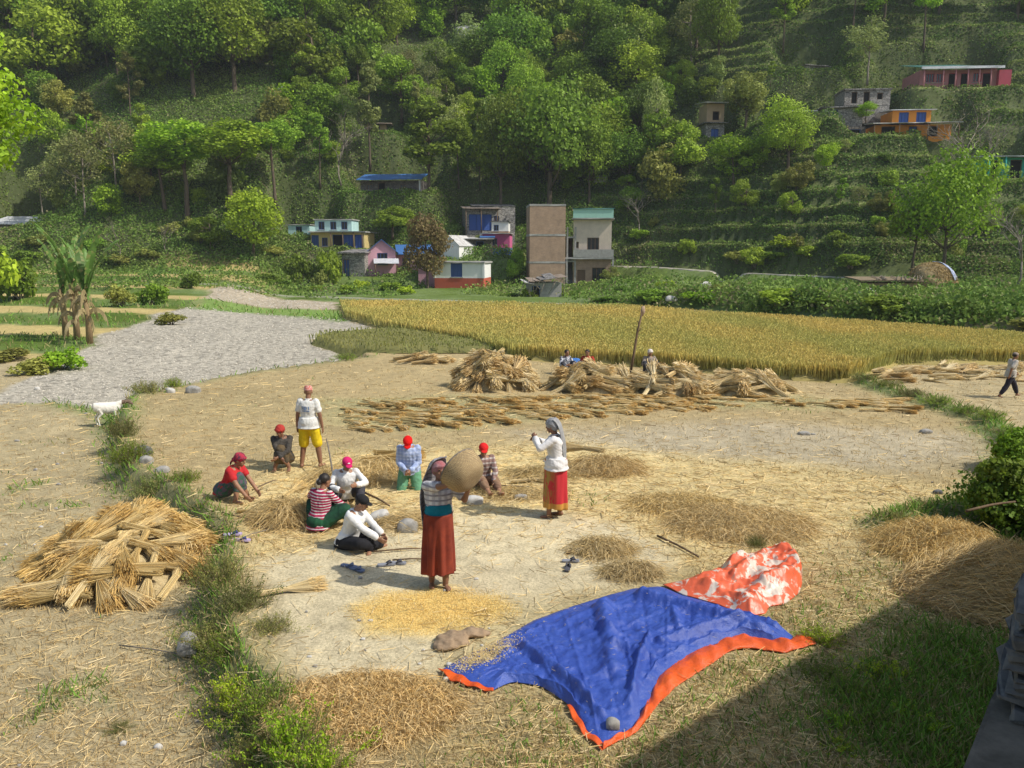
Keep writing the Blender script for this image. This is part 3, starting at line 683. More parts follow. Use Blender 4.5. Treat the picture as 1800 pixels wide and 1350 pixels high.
M['r_rust'] = corrugated('r_rust', (.34, .27, .21), .8, .8); M['r_white'] = corrugated('r_white', (.72, .74, .76), .15); M['r_slate'] = stonemat('r_slate', (.30, .28, .26), (.16, .15, .14), 2, 2)
M['thatch'] = mat('thatch', (.30, .23, .14), (.16, .125, .08), 9, .95, .9, .05, stretch=(1, 1, .3))
M['tin_pale'] = mat('tin_pale', (.60, .60, .58), (.36, .34, .32), 2, .6, .3)

def wall_block(root, w, h, d, wm, ops=(), x=0, y=0, z=0, band=None, name='wall', frame='frame_blue', thick=.16, side=None):
    """a hollow storey whose front has real openings; ops = (kind, x centre, sill, width, height[, material])"""
    x0, x1 = x-w/2, x+w/2; bm = bmesh.new()
    xs = sorted({x0, x1, *[x+o[1]-o[3]/2 for o in ops], *[x+o[1]+o[3]/2 for o in ops]}); zs = sorted({z, z+h, *[z+o[2] for o in ops], *[z+o[2]+o[4] for o in ops]} | ({z+band[0]} if band else set()))
    def cell(a, b, c, e, mi):
        vs = [bm.verts.new(p) for p in ((a, y, c), (b, y, c), (b, y, e), (a, y, e))]; f = bm.faces.new(vs); f.material_index = mi
    for i in range(len(xs)-1):
        for k in range(len(zs)-1):
            cx, cz = (xs[i]+xs[i+1])/2, (zs[k]+zs[k+1])/2
            if any(abs(cx-x-o[1]) < o[3]/2 and z+o[2] < cz < z+o[2]+o[4] for o in ops): continue
            cell(xs[i], xs[i+1], zs[k], zs[k+1], 1 if band and cz < z+band[0] else 0)
    for o in ops:
        a, b, c, e = x+o[1]-o[3]/2, x+o[1]+o[3]/2, z+o[2], z+o[2]+o[4]
        for q in (((a, y, c), (a, y, e), (a, y+thick, e), (a, y+thick, c)), ((b, y, c), (b, y+thick, c), (b, y+thick, e), (b, y, e)), ((a, y, e), (b, y, e), (b, y+thick, e), (a, y+thick, e)), ((a, y, c), (a, y+thick, c), (b, y+thick, c), (b, y, c))):
            bm.faces.new([bm.verts.new(p) for p in q])
    def sideq(pts, mi):
        f = bm.faces.new([bm.verts.new(p) for p in pts]); f.material_index = mi
    segs = [(z, z+band[0], 1), (z+band[0], z+h, 0)] if band else [(z, z+h, 0)]
    for a, b, mi in segs:
        sideq(((x0, y, a), (x0, y, b), (x0, y+d, b), (x0, y+d, a)), mi); sideq(((x1, y, a), (x1, y+d, a), (x1, y+d, b), (x1, y, b)), mi); sideq(((x0, y+d, a), (x0, y+d, b), (x1, y+d, b), (x1, y+d, a)), mi)
    sideq(((x0, y, z+h), (x1, y, z+h), (x1, y+d, z+h), (x0, y+d, z+h)), 0)
    if z <= .01:   # foundation goes down into the slope
        bx(bm, x0+.03, x1-.03, y+.03, y+d-.03, z-2.2, z-.002, 0, 0)
    wl = bmobj(name, bm, [M[wm], M[band[1]] if band else M[wm]], root)
    for o in ops:
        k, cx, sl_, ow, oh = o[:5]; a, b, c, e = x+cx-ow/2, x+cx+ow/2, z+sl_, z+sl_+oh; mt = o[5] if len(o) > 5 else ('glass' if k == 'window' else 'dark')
        yy = y+thick*.7
        fr = bmesh.new(); t = .07
        bx(fr, a, a+t, yy-.05, yy+.03, c, e); bx(fr, b-t, b, yy-.05, yy+.03, c, e); bx(fr, a+t, b-t, yy-.05, yy+.03, e-t, e)
        if k != 'opening':
            if k == 'window': bx(fr, a+t, b-t, yy-.05, yy+.03, c, c+t)
            nb = 3 if ow > 1.0 else 2
            for j in range(1, nb): xx = a + ow*j/nb; bx(fr, xx-.025, xx+.025, yy-.045, yy+.025, c+(t if k == 'window' else 0), e-t)
        f = bmobj({'window': 'window', 'door': 'door', 'opening': 'doorway', 'shutter': 'shutter'}[k], fr, M[frame], root)
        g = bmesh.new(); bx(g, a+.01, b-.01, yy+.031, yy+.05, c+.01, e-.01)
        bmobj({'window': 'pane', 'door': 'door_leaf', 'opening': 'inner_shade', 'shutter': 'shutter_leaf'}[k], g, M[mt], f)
        if k == 'window':
            s = bmesh.new(); bx(s, a-.08, b+.08, y-.07, y-.002, c-.09, c-.01); bmobj('sill', s, M['concrete'], f)
    return wl
def slab(root, x0, x1, y0, y1, z0, z1, m, name='roof', dz=0, dx=0):
    """roof sheet or slab; dz = rise at the back, dx = rise towards the right"""
    bm = bmesh.new(); nx = max(1, int((x1-x0)/.9)); vs = {}
    for i in range(nx+1):
        for j in (0, 1):
            for k in (0, 1):
                X = x0 + (x1-x0)*i/nx; jz = random.uniform(-.012, .012)
                vs[i, j, k] = bm.verts.new((X, (y0, y1)[j] + (random.uniform(-.04, .04) if k == 1 else 0), (z0, z1)[k] + j*dz + dx*i/nx + jz))
    for i in range(nx):
        for f in (((0,0,0),(0,1,0),(1,1,0),(1,0,0)), ((0,0,1),(1,0,1),(1,1,1),(0,1,1)), ((0,0,0),(1,0,0),(1,0,1),(0,0,1)), ((0,1,0),(0,1,1),(1,1,1),(1,1,0))):
            bm.faces.new([vs[i+a, b, c] for a, b, c in f])
    bm.faces.new([vs[0, a, b] for a, b in ((0,0),(0,1),(1,1),(1,0))]); bm.faces.new([vs[nx, a, b] for a, b in ((0,0),(1,0),(1,1),(0,1))])
    return bmobj(name, bm, M[m], root)
def gable(root, w, d, z, rise, m, over=.35, th=.06, x=0, y=0, wm=None, axis='y'):
    if wm:
        for yy in (y, y+d):
            b = bmesh.new(); b.faces.new([b.verts.new(p) for p in ((x-w/2, yy, z), (x+w/2, yy, z), (x, yy, z+rise))]); bmobj('gable_wall', b, M[wm], root)
    """two sloping sheets; ridge runs front to back (axis y) or side to side (x)"""
    for s in (-1, 1):
        bm = bmesh.new()
        if axis == 'y':
            W2 = w/2+over; e = rise*W2/(w/2); P = [(x, y-over, z+rise), (x, y+d+over, z+rise), (x+s*W2, y+d+over, z+rise-e), (x+s*W2, y-over, z+rise-e)]
        else:
            D2 = d/2+over; e = rise*D2/(d/2); cy = y+d/2; P = [(x-w/2-over, cy, z+rise), (x+w/2+over, cy, z+rise), (x+w/2+over, cy+s*D2, z+rise-e), (x-w/2-over, cy+s*D2, z+rise-e)]
        lo = [bm.verts.new(Vector(p)+Vector((0, 0, .02))) for p in P]; up = [bm.verts.new(Vector(p)+Vector((0, 0, .02+th))) for p in P]
        bm.faces.new(lo); bm.faces.new(up[::-1])
        for i in range(4): bm.faces.new((lo[i], lo[(i+1) % 4], up[(i+1) % 4], up[i]))
        bmesh.ops.recalc_face_normals(bm, faces=bm.faces); bmobj('roof_sheet', bm, M[m], root)
def post(root, x, y, z0, z1, r=.06, m='wood', name='post'):
    bm = bmesh.new(); tube(bm, [(x, y, z0), (x+.01, y, (z0+z1)/2), (x, y, z1)], [r, r*.95, r*.9], 7); bmobj(name, bm, M[m], root)
def building(key, name, label, rz=0, cat='house'):
    x, y, z, w, s = SITES[key]; return empty(name, (x, y, z), rz, label, cat), w, s
random.seed(5)

# brick tower joined by an open stair bay to the two-storey house
r, w, s = building('tower', 'brick_tower', 'tall narrow bare brick tower of three storeys with concrete floor bands', R(4), 'tower')
H = 143/s; lv = [0, 45/s, 92/s, H]
for i in range(3):
    wall_block(r, w-.1, lv[i+1]-lv[i]-.22, 4.2, 'brick', (), z=lv[i])
    slab(r, -w/2+.02, w/2-.02, -.03, 4.24, lv[i+1]-.21, lv[i+1]-.0, 'concrete', 'floor_band')
bm = bmesh.new(); tube(bm, [(w/2-.2, .3, H), (w/2-.18, .3, H+.5)], [.02, .02], 5); bmobj('rebar', bm, M['greywood'], r)
x, y, z, w, s = SITES['twostorey']; r, w, s = building('twostorey', 'two_storey_house', 'two-storey house with pink upper floor and pale green parapet right of the brick tower', R(-5))
H1_ = 50/s; H2 = 70/s; wall_block(r, w, H1_, 5.5, 'brick', (('opening', -.28*w, 0, .9, 2.0, 'frame_wood'), ('window', .18*w, .75, 1.5, 1.5)), frame='frame_wood')
slab(r, -w/2-.9, w/2+.3, -.5, 5.8, H1_, H1_+.2, 'concrete', 'floor_slab')
wall_block(r, w, H2-.35, 5.5, 'w_cream', (('window', .02*w, .8, 1.3, 1.35), ('window', -.40*w, 1.0, .35, .7)), z=H1_+.2, frame='frame_wood')
slab(r, -w/2-.2, w/2+.3, -.55, 5.7, H1_+H2-.12, H1_+H2+.02, 'concrete', 'floor_slab')
bm = bmesh.new(); zt = H1_+H2+.02; bx(bm, -w/2-.05, w/2+.15, -.5, -.38, zt, zt+.95); bx(bm, -w/2-.05, -w/2+.07, -.378, 5.5, zt, zt+.95); bx(bm, w/2+.03, w/2+.15, -.378, 5.5, zt, zt+.95); bmobj('parapet', bm, paint('pale_green', (.36, .60, .50), .25), r)
slab(r, -w/2-.15, w/2+.25, -.6, .0, zt+.95, zt+1.05, 'r_teal', 'coping')
bm = bmesh.new(); bx(bm, -w/2+.0, w/2+.25, -.5, -.42, H1_+.2, H1_+.2+.85); bmobj('balcony_rail', bm, M['concrete'], r)
for xx in (-w/2-.7, w/2+.2): bm = bmesh.new(); bx(bm, xx-.1, xx+.1, -.45, -.25, 0, H1_); bmobj('column', bm, M['concrete'], r)
# stair bay in between
xt, yt = SITES['tower'][0] + SITES['tower'][3]/2 + .12, SITES['tower'][1]+.6
r = empty('stair_frame', (xt, yt, SITES['tower'][2]), 0, 'open concrete stair frame between the brick tower and the two-storey house', 'staircase')
for zz in (0, 2.75, 5.4): slab(r, 0, 1.05, 0, 3.6, zz, zz+.18, 'concrete', 'landing')
for xx, yy in ((.08, .08), (.97, .08)): bm = bmesh.new(); bx(bm, xx-.09, xx+.09, yy-.09, yy+.09, .18, 6.6); bmobj('column', bm, M['concrete'], r)
bm = bmesh.new()
for k in range(14): bx(bm, .2, .9, .9+k*.18, 1.1+k*.18, .2+k*.18, .36+k*.18)
bmobj('stair_flight', bm, M['concrete'], r)
bm = bmesh.new(); bx(bm, .1, .95, 3.4, 3.5, .18, 5.4); bmobj('back_wall', bm, M['brick'], r)

r, w, s = building('whitered', 'white_cottage', 'small flat-roofed white house with brick red lower band and one blue-grey window', R(-9))
wall_block(r, w, 46/s, 4.2, 'w_white', (('window', -.05*w, 22/s, 1.25, 1.45, 'frame_blue'),), band=(20/s, 'w_red'))
slab(r, -w/2-.15, w/2+.15, -.2, 4.4, 46/s, 46/s+.16, 'concrete', 'roof'); 
for sx in (-1, 1): bm = bmesh.new(); bx(bm, sx*w/2-.12, sx*w/2+.12, -.09, .1, 20/s, 46/s-.01); bmobj('corner_pier', bm, M['w_white'], r)

r, w, s = building('shack', 'grey_shack', 'low ramshackle shack with pale sheets on its roof before the brick tower', R(6), 'shed')
wall_block(r, w*.8, 1.7, 3, 'block', (('opening', -.25*w, 0, .8, 1.4),), x=.02*w)
for k in range(7): slab(r, -w*.55+k*w*.14, -w*.55+k*w*.14+w*.24, -.5-random.random()*.4, 3.1, 1.75+k*.065, 1.79+k*.065, random.choice(['r_slate', 'r_rust', 'tin_pale']), 'roof_sheet', random.uniform(.1, .4), random.uniform(-.2, .2))
bm = bmesh.new()
for k in range(9): a = random.uniform(-.6, .6)*w; tube(bm, [(a, -.7, random.uniform(1.6, 2.2)), (a+random.uniform(-1, 1), -.5, random.uniform(0, 1.0))], [.035, .03], 5)
bmobj('leaning_poles', bm, M['greywood'], r)

r, w, s = building('pink', 'pink_house', 'pink house with bright blue tin roof and a small white awning', R(10))
H = 42/s; wall_block(r, w, H, 6, 'w_pink', (('window', .02*w, 1.2, 1.15, 1.3),)); gable(r, w, 6, H, 1.25, 'r_blue', .35, wm='w_pink')
wall_block(r, 4.3, H-.4, 4, 'w_pink', (('door', -.9, 0, .9, 1.9, 'frame_wood'), ('window', .7, .9, .9, 1.0)), x=w/2+2.15, y=1.4); slab(r, w/2+.15, w/2+4.8, .3, 5.9, H-.4, H-.33, 'r_blue', 'side_roof', 1.1)
slab(r, -.3*w, w*.6, -1.6, -.02, 1.35, 1.4, 'r_white', 'awning', .5)
for a in (-.25, .5): post(r, a*w, -1.5, 0, 1.36)
r2 = empty('pink_annex', (SITES['pink'][0]+6.2, 89.2, .45), R(-3), 'low pink annex with white door frame under the flowering tree', 'house')
wall_block(r2, 3.6, 2.2, 3, 'w_pink', (('door', 1.1, 0, .8, 1.8, 'w_white'),), frame='frame_wood'); slab(r2, -1.95, 1.95, -.25, 3.2, 2.2, 2.32, 'concrete', 'roof')

r, w, s = building('stoneshed', 'stone_shed', 'grey plastered stone shed with a dull purple door below the turquoise house', R(-12), 'shed')
H = 40/s; wall_block(r, w, H, 3.6, 'stone_wall', (('door', -.32*w, 0, .75, 1.9, 'frame_blue'),), frame='frame_wood'); slab(r, -w/2-.3, w/2+.3, -.5, 3.9, H, H+.13, 'r_slate', 'roof', .35)

r, w, s = building('turq', 'turquoise_house', 'two-level house with turquoise top floor of three windows over blue and yellow shop doors', R(-3))
H = 31/s; ops = [('door', -.42*w, 0, .9, 1.8, 'frame_blue'), ('window', -.24*w, .5, .7, 1.0), ('opening', .0*w, 0, 1.2, 1.85), ('shutter', .20*w, 0, 1.2, 1.85, 'w_blue'), ('shutter', .40*w, 0, 1.0, 1.85, 'w_blue')]
wall_block(r, w, H, 5.5, 'w_yellow', ops); slab(r, -w/2-.15, w/2+.3, -.7, 5.8, H, H+.12, 'concrete', 'terrace')
w2 = 66/s; x2 = -w/2 + w2/2 + .2
wall_block(r, w2, 20/s, 3.5, 'w_turq', [('window', a*w2, .25, .75, .95) for a in (-.32, .0, .30)], x=x2, y=1.2, z=H+.12); slab(r, x2-w2/2-.15, x2+w2/2+.15, 1.0, 4.8, H+.12+20/s, H+.24+20/s, 'concrete', 'roof')
for a in (-.1, .12, .32, .48): post(r, a*w, -.6, -.4, H, .06, 'frame_wood')

r, w, s = building('annex', 'turquoise_annex', 'small pale turquoise annex with a dark door and brick base left of the turquoise house', R(-3))
wall_block(r, w, 22/s, 3.5, 'w_turq', (('door', .0, .1, .8, 1.3, 'glass'),), band=(.25, 'brick')); slab(r, -w/2-.12, w/2+.12, -.15, 3.6, 22/s, 22/s+.1, 'concrete', 'roof')

r, w, s = building('bluedoor', 'stone_house', 'old stone house with wide blue doors and sagging tin roof above the pink houses', R(8))
H = 40/s; wall_block(r, w, H, 5, 'stone_wall', (('shutter', -.20*w, 0, 2.9, 2.0, 'w_blue'), ('door', .12*w, .1, .7, 1.7, 'frame_wood')), frame='frame_blue')
slab(r, -w/2-.4, w*.2, -1.3, 3.2, H-.25, H-.2, 'r_rust', 'porch_roof', .45); slab(r, -w*.35, w/2+.2, .5, 5.4, H+.12, H+.18, 'r_slate', 'roof', .5)
for a in (-.5, -.2, .12): post(r, a*w, -1.1, -.5, H-.22)

r, w, s = building('magenta', 'magenta_house', 'magenta house with dark blue lower wall and small white upper room', R(-4))
H = 40/s; wall_block(r, w, H, 4.5, 'w_magenta', (('window', -.08*w, 1.4, .8, .8),), band=(1.1, 'w_blue')); slab(r, -w/2-.2, w/2+.2, -.4, 4.7, H, H+.1, 'concrete', 'roof')
wall_block(r, w*.62, 20/s, 3, 'w_white', (('window', -.14*w, .3, .6, .7),), x=.12*w, y=1, z=H+.1, band=(.25, 'brick')); slab(r, -.24*w, .48*w, .8, 4.2, H+.1+20/s, H+.2+20/s, 'r_slate', 'upper_roof')

r, w, s = building('gable', 'white_gable_house', 'white gabled house half hidden behind the flowering tree', R(-25))
H = 26/s; wall_block(r, w*1.3, H, 4, 'w_white', ()); gable(r, w*1.3, 4, H, 1.1, 'tin_pale', .12, wm='w_white')
r, w, s = building('lowgrey', 'grey_hut', 'low grey hut with flat grey roof left of the magenta house', R(2), 'hut')
H = 26/s; wall_block(r, w, H, 3.5, 'stone_dark', (('opening', .1*w, 0, .9, 1.5),)); slab(r, -w/2-.7, w/2+.2, -.8, 3.7, H, H+.09, 'tin_pale', 'roof', .2)
slab(r, w*.1, w/2+.3, -.6, 1.5, H+.2, H+.26, 'r_blue', 'blue_sheet', .2)

r, w, s = building('bluehill', 'blue_roofed_house', 'long grey house with blue tin roof alone on the lower slope', R(-6))
H = 22/s; wall_block(r, w, H, 4.5, 'stone_dark', (('opening', -.15*w, 0, 1.0, 1.4), ('window', .2*w, .5, .8, .7), ('window', -.35*w, .5, .8, .7)), frame='frame_wood')
slab(r, -w/2-.3, w*.05, -1.0, 3.2, H, H+.06, 'r_blue', 'roof', 1.05); slab(r, w*.03, w/2+.3, -.9, 3.2, H+.06, H+.12, 'r_blue', 'roof', 1.0)
bm = bmesh.new(); bx(bm, w/2-.25, w/2+.02, -.08, .3, 0, H-.02); bmobj('white_pier', bm, M['w_white'], r); post(r, w/2+.2, -.9, -.3, H, .08, 'palebark')

r, w, s = building('leftedge', 'tin_roofed_house', 'low stone house with pale tin roof at the left edge of the valley', R(8))
H = 18/s; wall_block(r, w, H, 5, 'stone_wall', (('door', .1*w, 0, .8, 1.1, 'frame_wood'),)); slab(r, -w/2-.5, w/2+.6, -.6, 5.4, H, H+.07, 'r_white', 'roof', 1.1)

r, w, s = building('hut', 'brown_hut', 'tall brown hut with pale roof hidden among trees on the middle right slope', R(5), 'hut')
wall_block(r, w*.75, 28/s, 3.5, 'stone_wall', (('shutter', 0, .2, 1.0, 1.2, 'w_blue'),)); wall_block(r, w*.7, 32/s, 3.2, 'w_mud', (('opening', .02*w, .3, .9, 1.1),), z=28/s+.1, frame='frame_wood')
slab(r, -w*.5, w*.5, -.5, 3.8, 28/s, 28/s+.1, 'r_slate', 'lower_roof'); slab(r, -w*.5, w*.45, -.7, 3.8, 60/s+.1, 60/s+.17, 'tin_pale', 'roof', .5)
r, w, s = building('flatroof', 'flat_roofed_house', 'long low house showing only its pale flat roof edge among bushes', R(-3))
H = 14/s; wall_block(r, w, H, 4, 'stone_dark', (('opening', -.1*w, 0, .9, .9),)); slab(r, -w/2-.4, w/2+.4, -.7, 4.3, H, H+.09, 'r_white', 'roof', .25)
r, w, s = building('ruin', 'roofless_stone_house', 'roofless grey stone house with three dark openings above the orange house', R(-4))
wall_block(r, w, 26/s, 4, 'stone_wall', (('opening', -.29*w, .25, .7, 1.4), ('opening', -.02*w, 0, .75, 1.65), ('opening', .27*w, .7, .7, .8)), frame='frame_wood'); slab(r, -w/2-.15, w/2+.15, -.2, 4.2, 26/s, 26/s+.14, 'r_slate', 'roof')
r, w, s = building('lowstone', 'stone_outhouse', 'small grey stone outhouse below the roofless stone house', R(-8), 'shed')
wall_block(r, w, 17/s, 3, 'stone_wall', (('opening', -.2*w, 0, .6, 1.0),)); slab(r, -w/2-.5, w/2-.5, -.4, 3.2, 17/s, 17/s+.1, 'r_slate', 'roof')
r, w, s = building('orange', 'orange_house', 'bright orange house with blue windows and low tin-roofed wings', R(-5))
H = 20/s; wall_block(r, w*.86, H, 6, 'w_orange', (('opening', -.28*w, 0, 1.6, 1.2), ('shutter', .0*w, 0, 1.0, 1.2, 'w_blue'), ('opening', .22*w, 0, 1.2, 1.2)), frame='frame_wood')
slab(r, -w/2, .06*w, -1.4, 2.0, H, H+.08, 'tin_pale', 'porch_roof', .35); slab(r, .08*w, w/2, -1.4, 2.0, H+.02, H+.1, 'tin_pale', 'porch_roof', .35)
w2 = 66/s; wall_block(r, w2, 27/s, 4, 'w_orange', (('window', -.2*w2, .35, 1.15, 1.3, 'w_blue'), ('window', .25*w2, .35, 1.15, 1.3, 'w_blue')), x=.02*w, y=1.3, z=H, band=(.28, 'w_blue')); slab(r, .02*w-w2/2-.3, .02*w+w2/2+.5, .9, 5.6, H+27/s, H+27/s+.09, 'r_white', 'roof', .45)
for a in (-.48, -.2, .12, .46): post(r, a*w, -1.3, -.6, H)
wall_block(r, 2.6, 1.3, 3, 'stone_dark', (('opening', 0, 0, 1.4, 1.0),), x=-w/2-1.5, y=.5)
r, w, s = building('greenroof', 'long_pink_house', 'long dusty pink house with dark green roof highest on the right slope', R(-4))
H = 32/s; wall_block(r, w*.88, H, 5.5, 'w_rose', [(k, a*w, b, 1.05, c) for k, a, b, c in (('window', -.32, .8, 1.1), ('window', -.2, .8, 1.1), ('opening', -.06, 0, 1.9), ('opening', .08, 0, 1.9), ('window', .22, .8, 1.1), ('opening', .33, 0, 1.9))], x=-.05*w, frame='w_crimson')
slab(r, -w/2-.2, .18*w, -1.1, 6.1, H+.1, H+.17, 'r_teal', 'roof', 1.7); slab(r, .14*w, .42*w, -1.1, 6.0, H+.1, H+.16, 'r_slate', 'side_roof', .6)
slab(r, -w/2-.2, .42*w, -1.25, -1.11, H-.1, H+.2, 'r_white', 'fascia')
wall_block(r, 1.5, 2.1, 3, 'w_crimson', (), x=w*.46, y=-.6); 
for a in (-.48, -.26, -.12, .02, .15, .28): post(r, a*w, -1.0, -.3, H-.1, .09, 'w_rose')
r, w, s = building('teal', 'teal_house', 'teal green house with pale tin roof at the right edge of the slope', R(-6))
H = 36/s; wall_block(r, w, H, 5, 'w_teal', (('opening', -.38*w, 0, 1.1, 2.0), ('opening', -.02*w, 0, 1.2, 2.0), ('window', .3*w, .8, 1.0, 1.1)), frame='frame_wood'); slab(r, -w/2-.5, w/2+.4, -1.2, 5.4, H, H+.08, 'r_white', 'roof', .6)
for a in (-.5, -.25, .1, .4): post(r, a*w, -1.05, -.3, H, .11, 'w_teal')
r, w, s = building('topstone', 'stone_hut', 'tiny grey stone hut high on the terraces', R(3), 'hut')
wall_block(r, w, 11/s, 3, 'stone_wall', ()); slab(r, -w/2-.2, w/2+.2, -.3, 3.2, 11/s, 11/s+.09, 'r_slate', 'roof', .2, -.3)
r, w, s = building('forest', 'mud_hut', 'ochre mud hut with dark doorway among bare trunks in the upper middle', R(5), 'hut')
wall_block(r, w, 15/s, 3, 'w_mud', (('opening', .0, 0, .9, 1.2),)); slab(r, -w/2-.6, w/2+.8, -.8, 3.4, 15/s, 15/s+.1, 'r_rust', 'roof', .3)

# field shed, hay mound and its cover
r, w, s = building('shed', 'cattle_shed', 'low open cattle shed with flat pole roof beside the round hay mound', R(-4), 'shed')
wall_block(r, w*.8, 1.1, 2.4, 'w_mud', (('opening', -.1*w, 0, 1.8, .9),), x=.05*w); slab(r, -w/2, w/2, -.6, 3.0, 1.25, 1.36, 'thatch', 'roof', .15)
for a in (-.48, -.2, .1, .45): post(r, a*w, -.5, -.2, 1.26, .05)
bm = bmesh.new()
for k in range(16): a = random.uniform(-.55, .5)*w; tube(bm, [(a, -.7, 1.38+random.random()*.05), (a+random.uniform(.5, 1.6), 2.6, 1.6)], [.03, .03], 5)
bmobj('roof_poles', bm, M['greywood'], r)
def mound(name, key, label, h, d):
    x, y, z, w, s = SITES[key]; rr = np.random.default_rng(5)
    nu, nv = 40, 20; V = []
    for j in range(nv+1):
        a = j/nv; rad = (math.cos(a*PI/2)**.42) if j < nv else .0
        for i in range(nu):
            t = 2*PI*i/nu; q = 1 + .05*math.sin(3*t+a*4) + rr.normal(0, .012); V.append((w/2*rad*q*math.cos(t), d/2*rad*q*math.sin(t), h*a**.9*(1+rr.normal(0, .008))))
    Fq = [(j*nu+i, j*nu+(i+1) % nu, (j+1)*nu+(i+1) % nu, (j+1)*nu+i) for j in range(nv) for i in range(nu)]
    root = empty(name, (x, y+d/2, z), 0, label, 'haystack'); obj('hay', npmesh('hay', V, Fq, M['hay'], True), root)
    n = 9000; t = rr.uniform(0, 2*PI, n); a = rr.uniform(0, 1, n); rad = np.cos(a*PI/2)**.42
    P = np.stack([w/2*rad*np.cos(t), d/2*rad*np.sin(t), h*a**.9], 1)*1.01; D = rr.normal(0, .10, (n, 3)); D[:, 2] -= .12
    V, Fq = blades(P, D, .04, rr); obj('loose_straw', npmesh('loose_straw', V, Fq, M['straw'], cols=np.repeat(straw_cols(n, rr, (.42, .32, .16), .35), 4, 0)), root)
    return root, w
M['hay'] = mat('hay', (.44, .33, .16), (.22, .165, .085), 7, .95, .9, .05, stretch=(1, 1, 2))
root, w = mound('hay_mound', 'haymound', 'large round brown hay mound at the hedge on the right', 2.3, 3.8)
def cover():
    x, y, z, w, s = SITES['haymound']; V = []; nu, nv = 26, 18
    for j in range(nv+1):
        for i in range(nu+1):
            t = -.95 + 1.5*i/nu; a = 1.0 - .62*j/nv*(1+.12*math.sin(i*.9)); rad = math.cos(a*PI/2)**.42 if a < 1 else 0
            q = 1.03 + .025*math.sin(i*1.7+j*.8); V.append((w/2*rad*q*math.cos(t), 1.9*rad*q*math.sin(t), 2.3*a**.9*1.03+.03*math.sin(i*1.3+j)))
    i = np.arange((nu+1)*(nv+1)).reshape(nv+1, nu+1); Fq = np.stack([i[:-1, :-1], i[:-1, 1:], i[1:, 1:], i[1:, :-1]], -1).reshape(-1, 4)
    m = mat('hay_cover', (.50, .54, .62), (.16, .22, .42), 1.6, .5, .3, .02); o = obj('hay_cover', npmesh('hay_cover', V, Fq, m, True)); o.location = (x, y+1.9, z)
    so_ = o.modifiers.new('s', 'SOLIDIFY'); so_.thickness = .02; tag(o, 'pale blue and white plastic sheet draped over the right side of the hay mound', 'tarpaulin')
cover()
# rocks on the slope and pale heaps by the bank
def rock_mesh(name, sx, sy, sz, m, seed=0, sub=3, rough=.16):
    bm = bmesh.new(); bmesh.ops.create_icosphere(bm, subdivisions=sub, radius=1); rr = np.random.default_rng(seed); k = rr.normal(0, 1, (4, 3)); ph = rr.uniform(0, 6, 4)
    for v in bm.verts:
        c = v.co; q = 1 + rough*sum(math.sin(c.x*k[i][0]*2 + c.y*k[i][1]*2 + c.z*k[i][2]*2 + ph[i]) for i in range(4))/2
        c *= q; v.co = Vector((max(-.82, min(.82, c.x))*sx, max(-.85, min(.85, c.y))*sy, max(-.5, c.z)*sz))
        v.co += Vector(rr.normal(0, .015, 3))*min(sx, sy)
    me = bpy.data.meshes.new(name); bm.to_mesh(me); bm.free(); me.materials.append(m); me.polygons.foreach_set('use_smooth', np.ones(len(me.polygons), bool)); return me
for i, (px, py, wp, lab) in enumerate(((502, 162, 34, 'pale bare boulder on the upper left forest slope'), (825, 66, 60, 'long grey rock outcrop high in the middle of the forest'), (1070, 292, 34, 'orange brown earth-stained rock on the slope above the brick tower'),
        (1240, 505, 22, 'pale stone on the bank below the path'), (1522, 520, 40, 'crumpled white stone heap beside the cattle shed'), (1180, 532, 24, 'white stone at the far edge of the wheat'), (1055, 320, 30, 'pale boulder on the slope right of the big tree'))):
    x, y, z = H1(px, py); s = ppm(y, z); o = obj('boulder', rock_mesh('boulder', wp/s/2, wp/s/2.4, wp/s/3.6, M['w_mud'] if i == 2 else M['rockpale'], i)); o.location = (x, y, z+.2); tag(o, lab, 'rock')
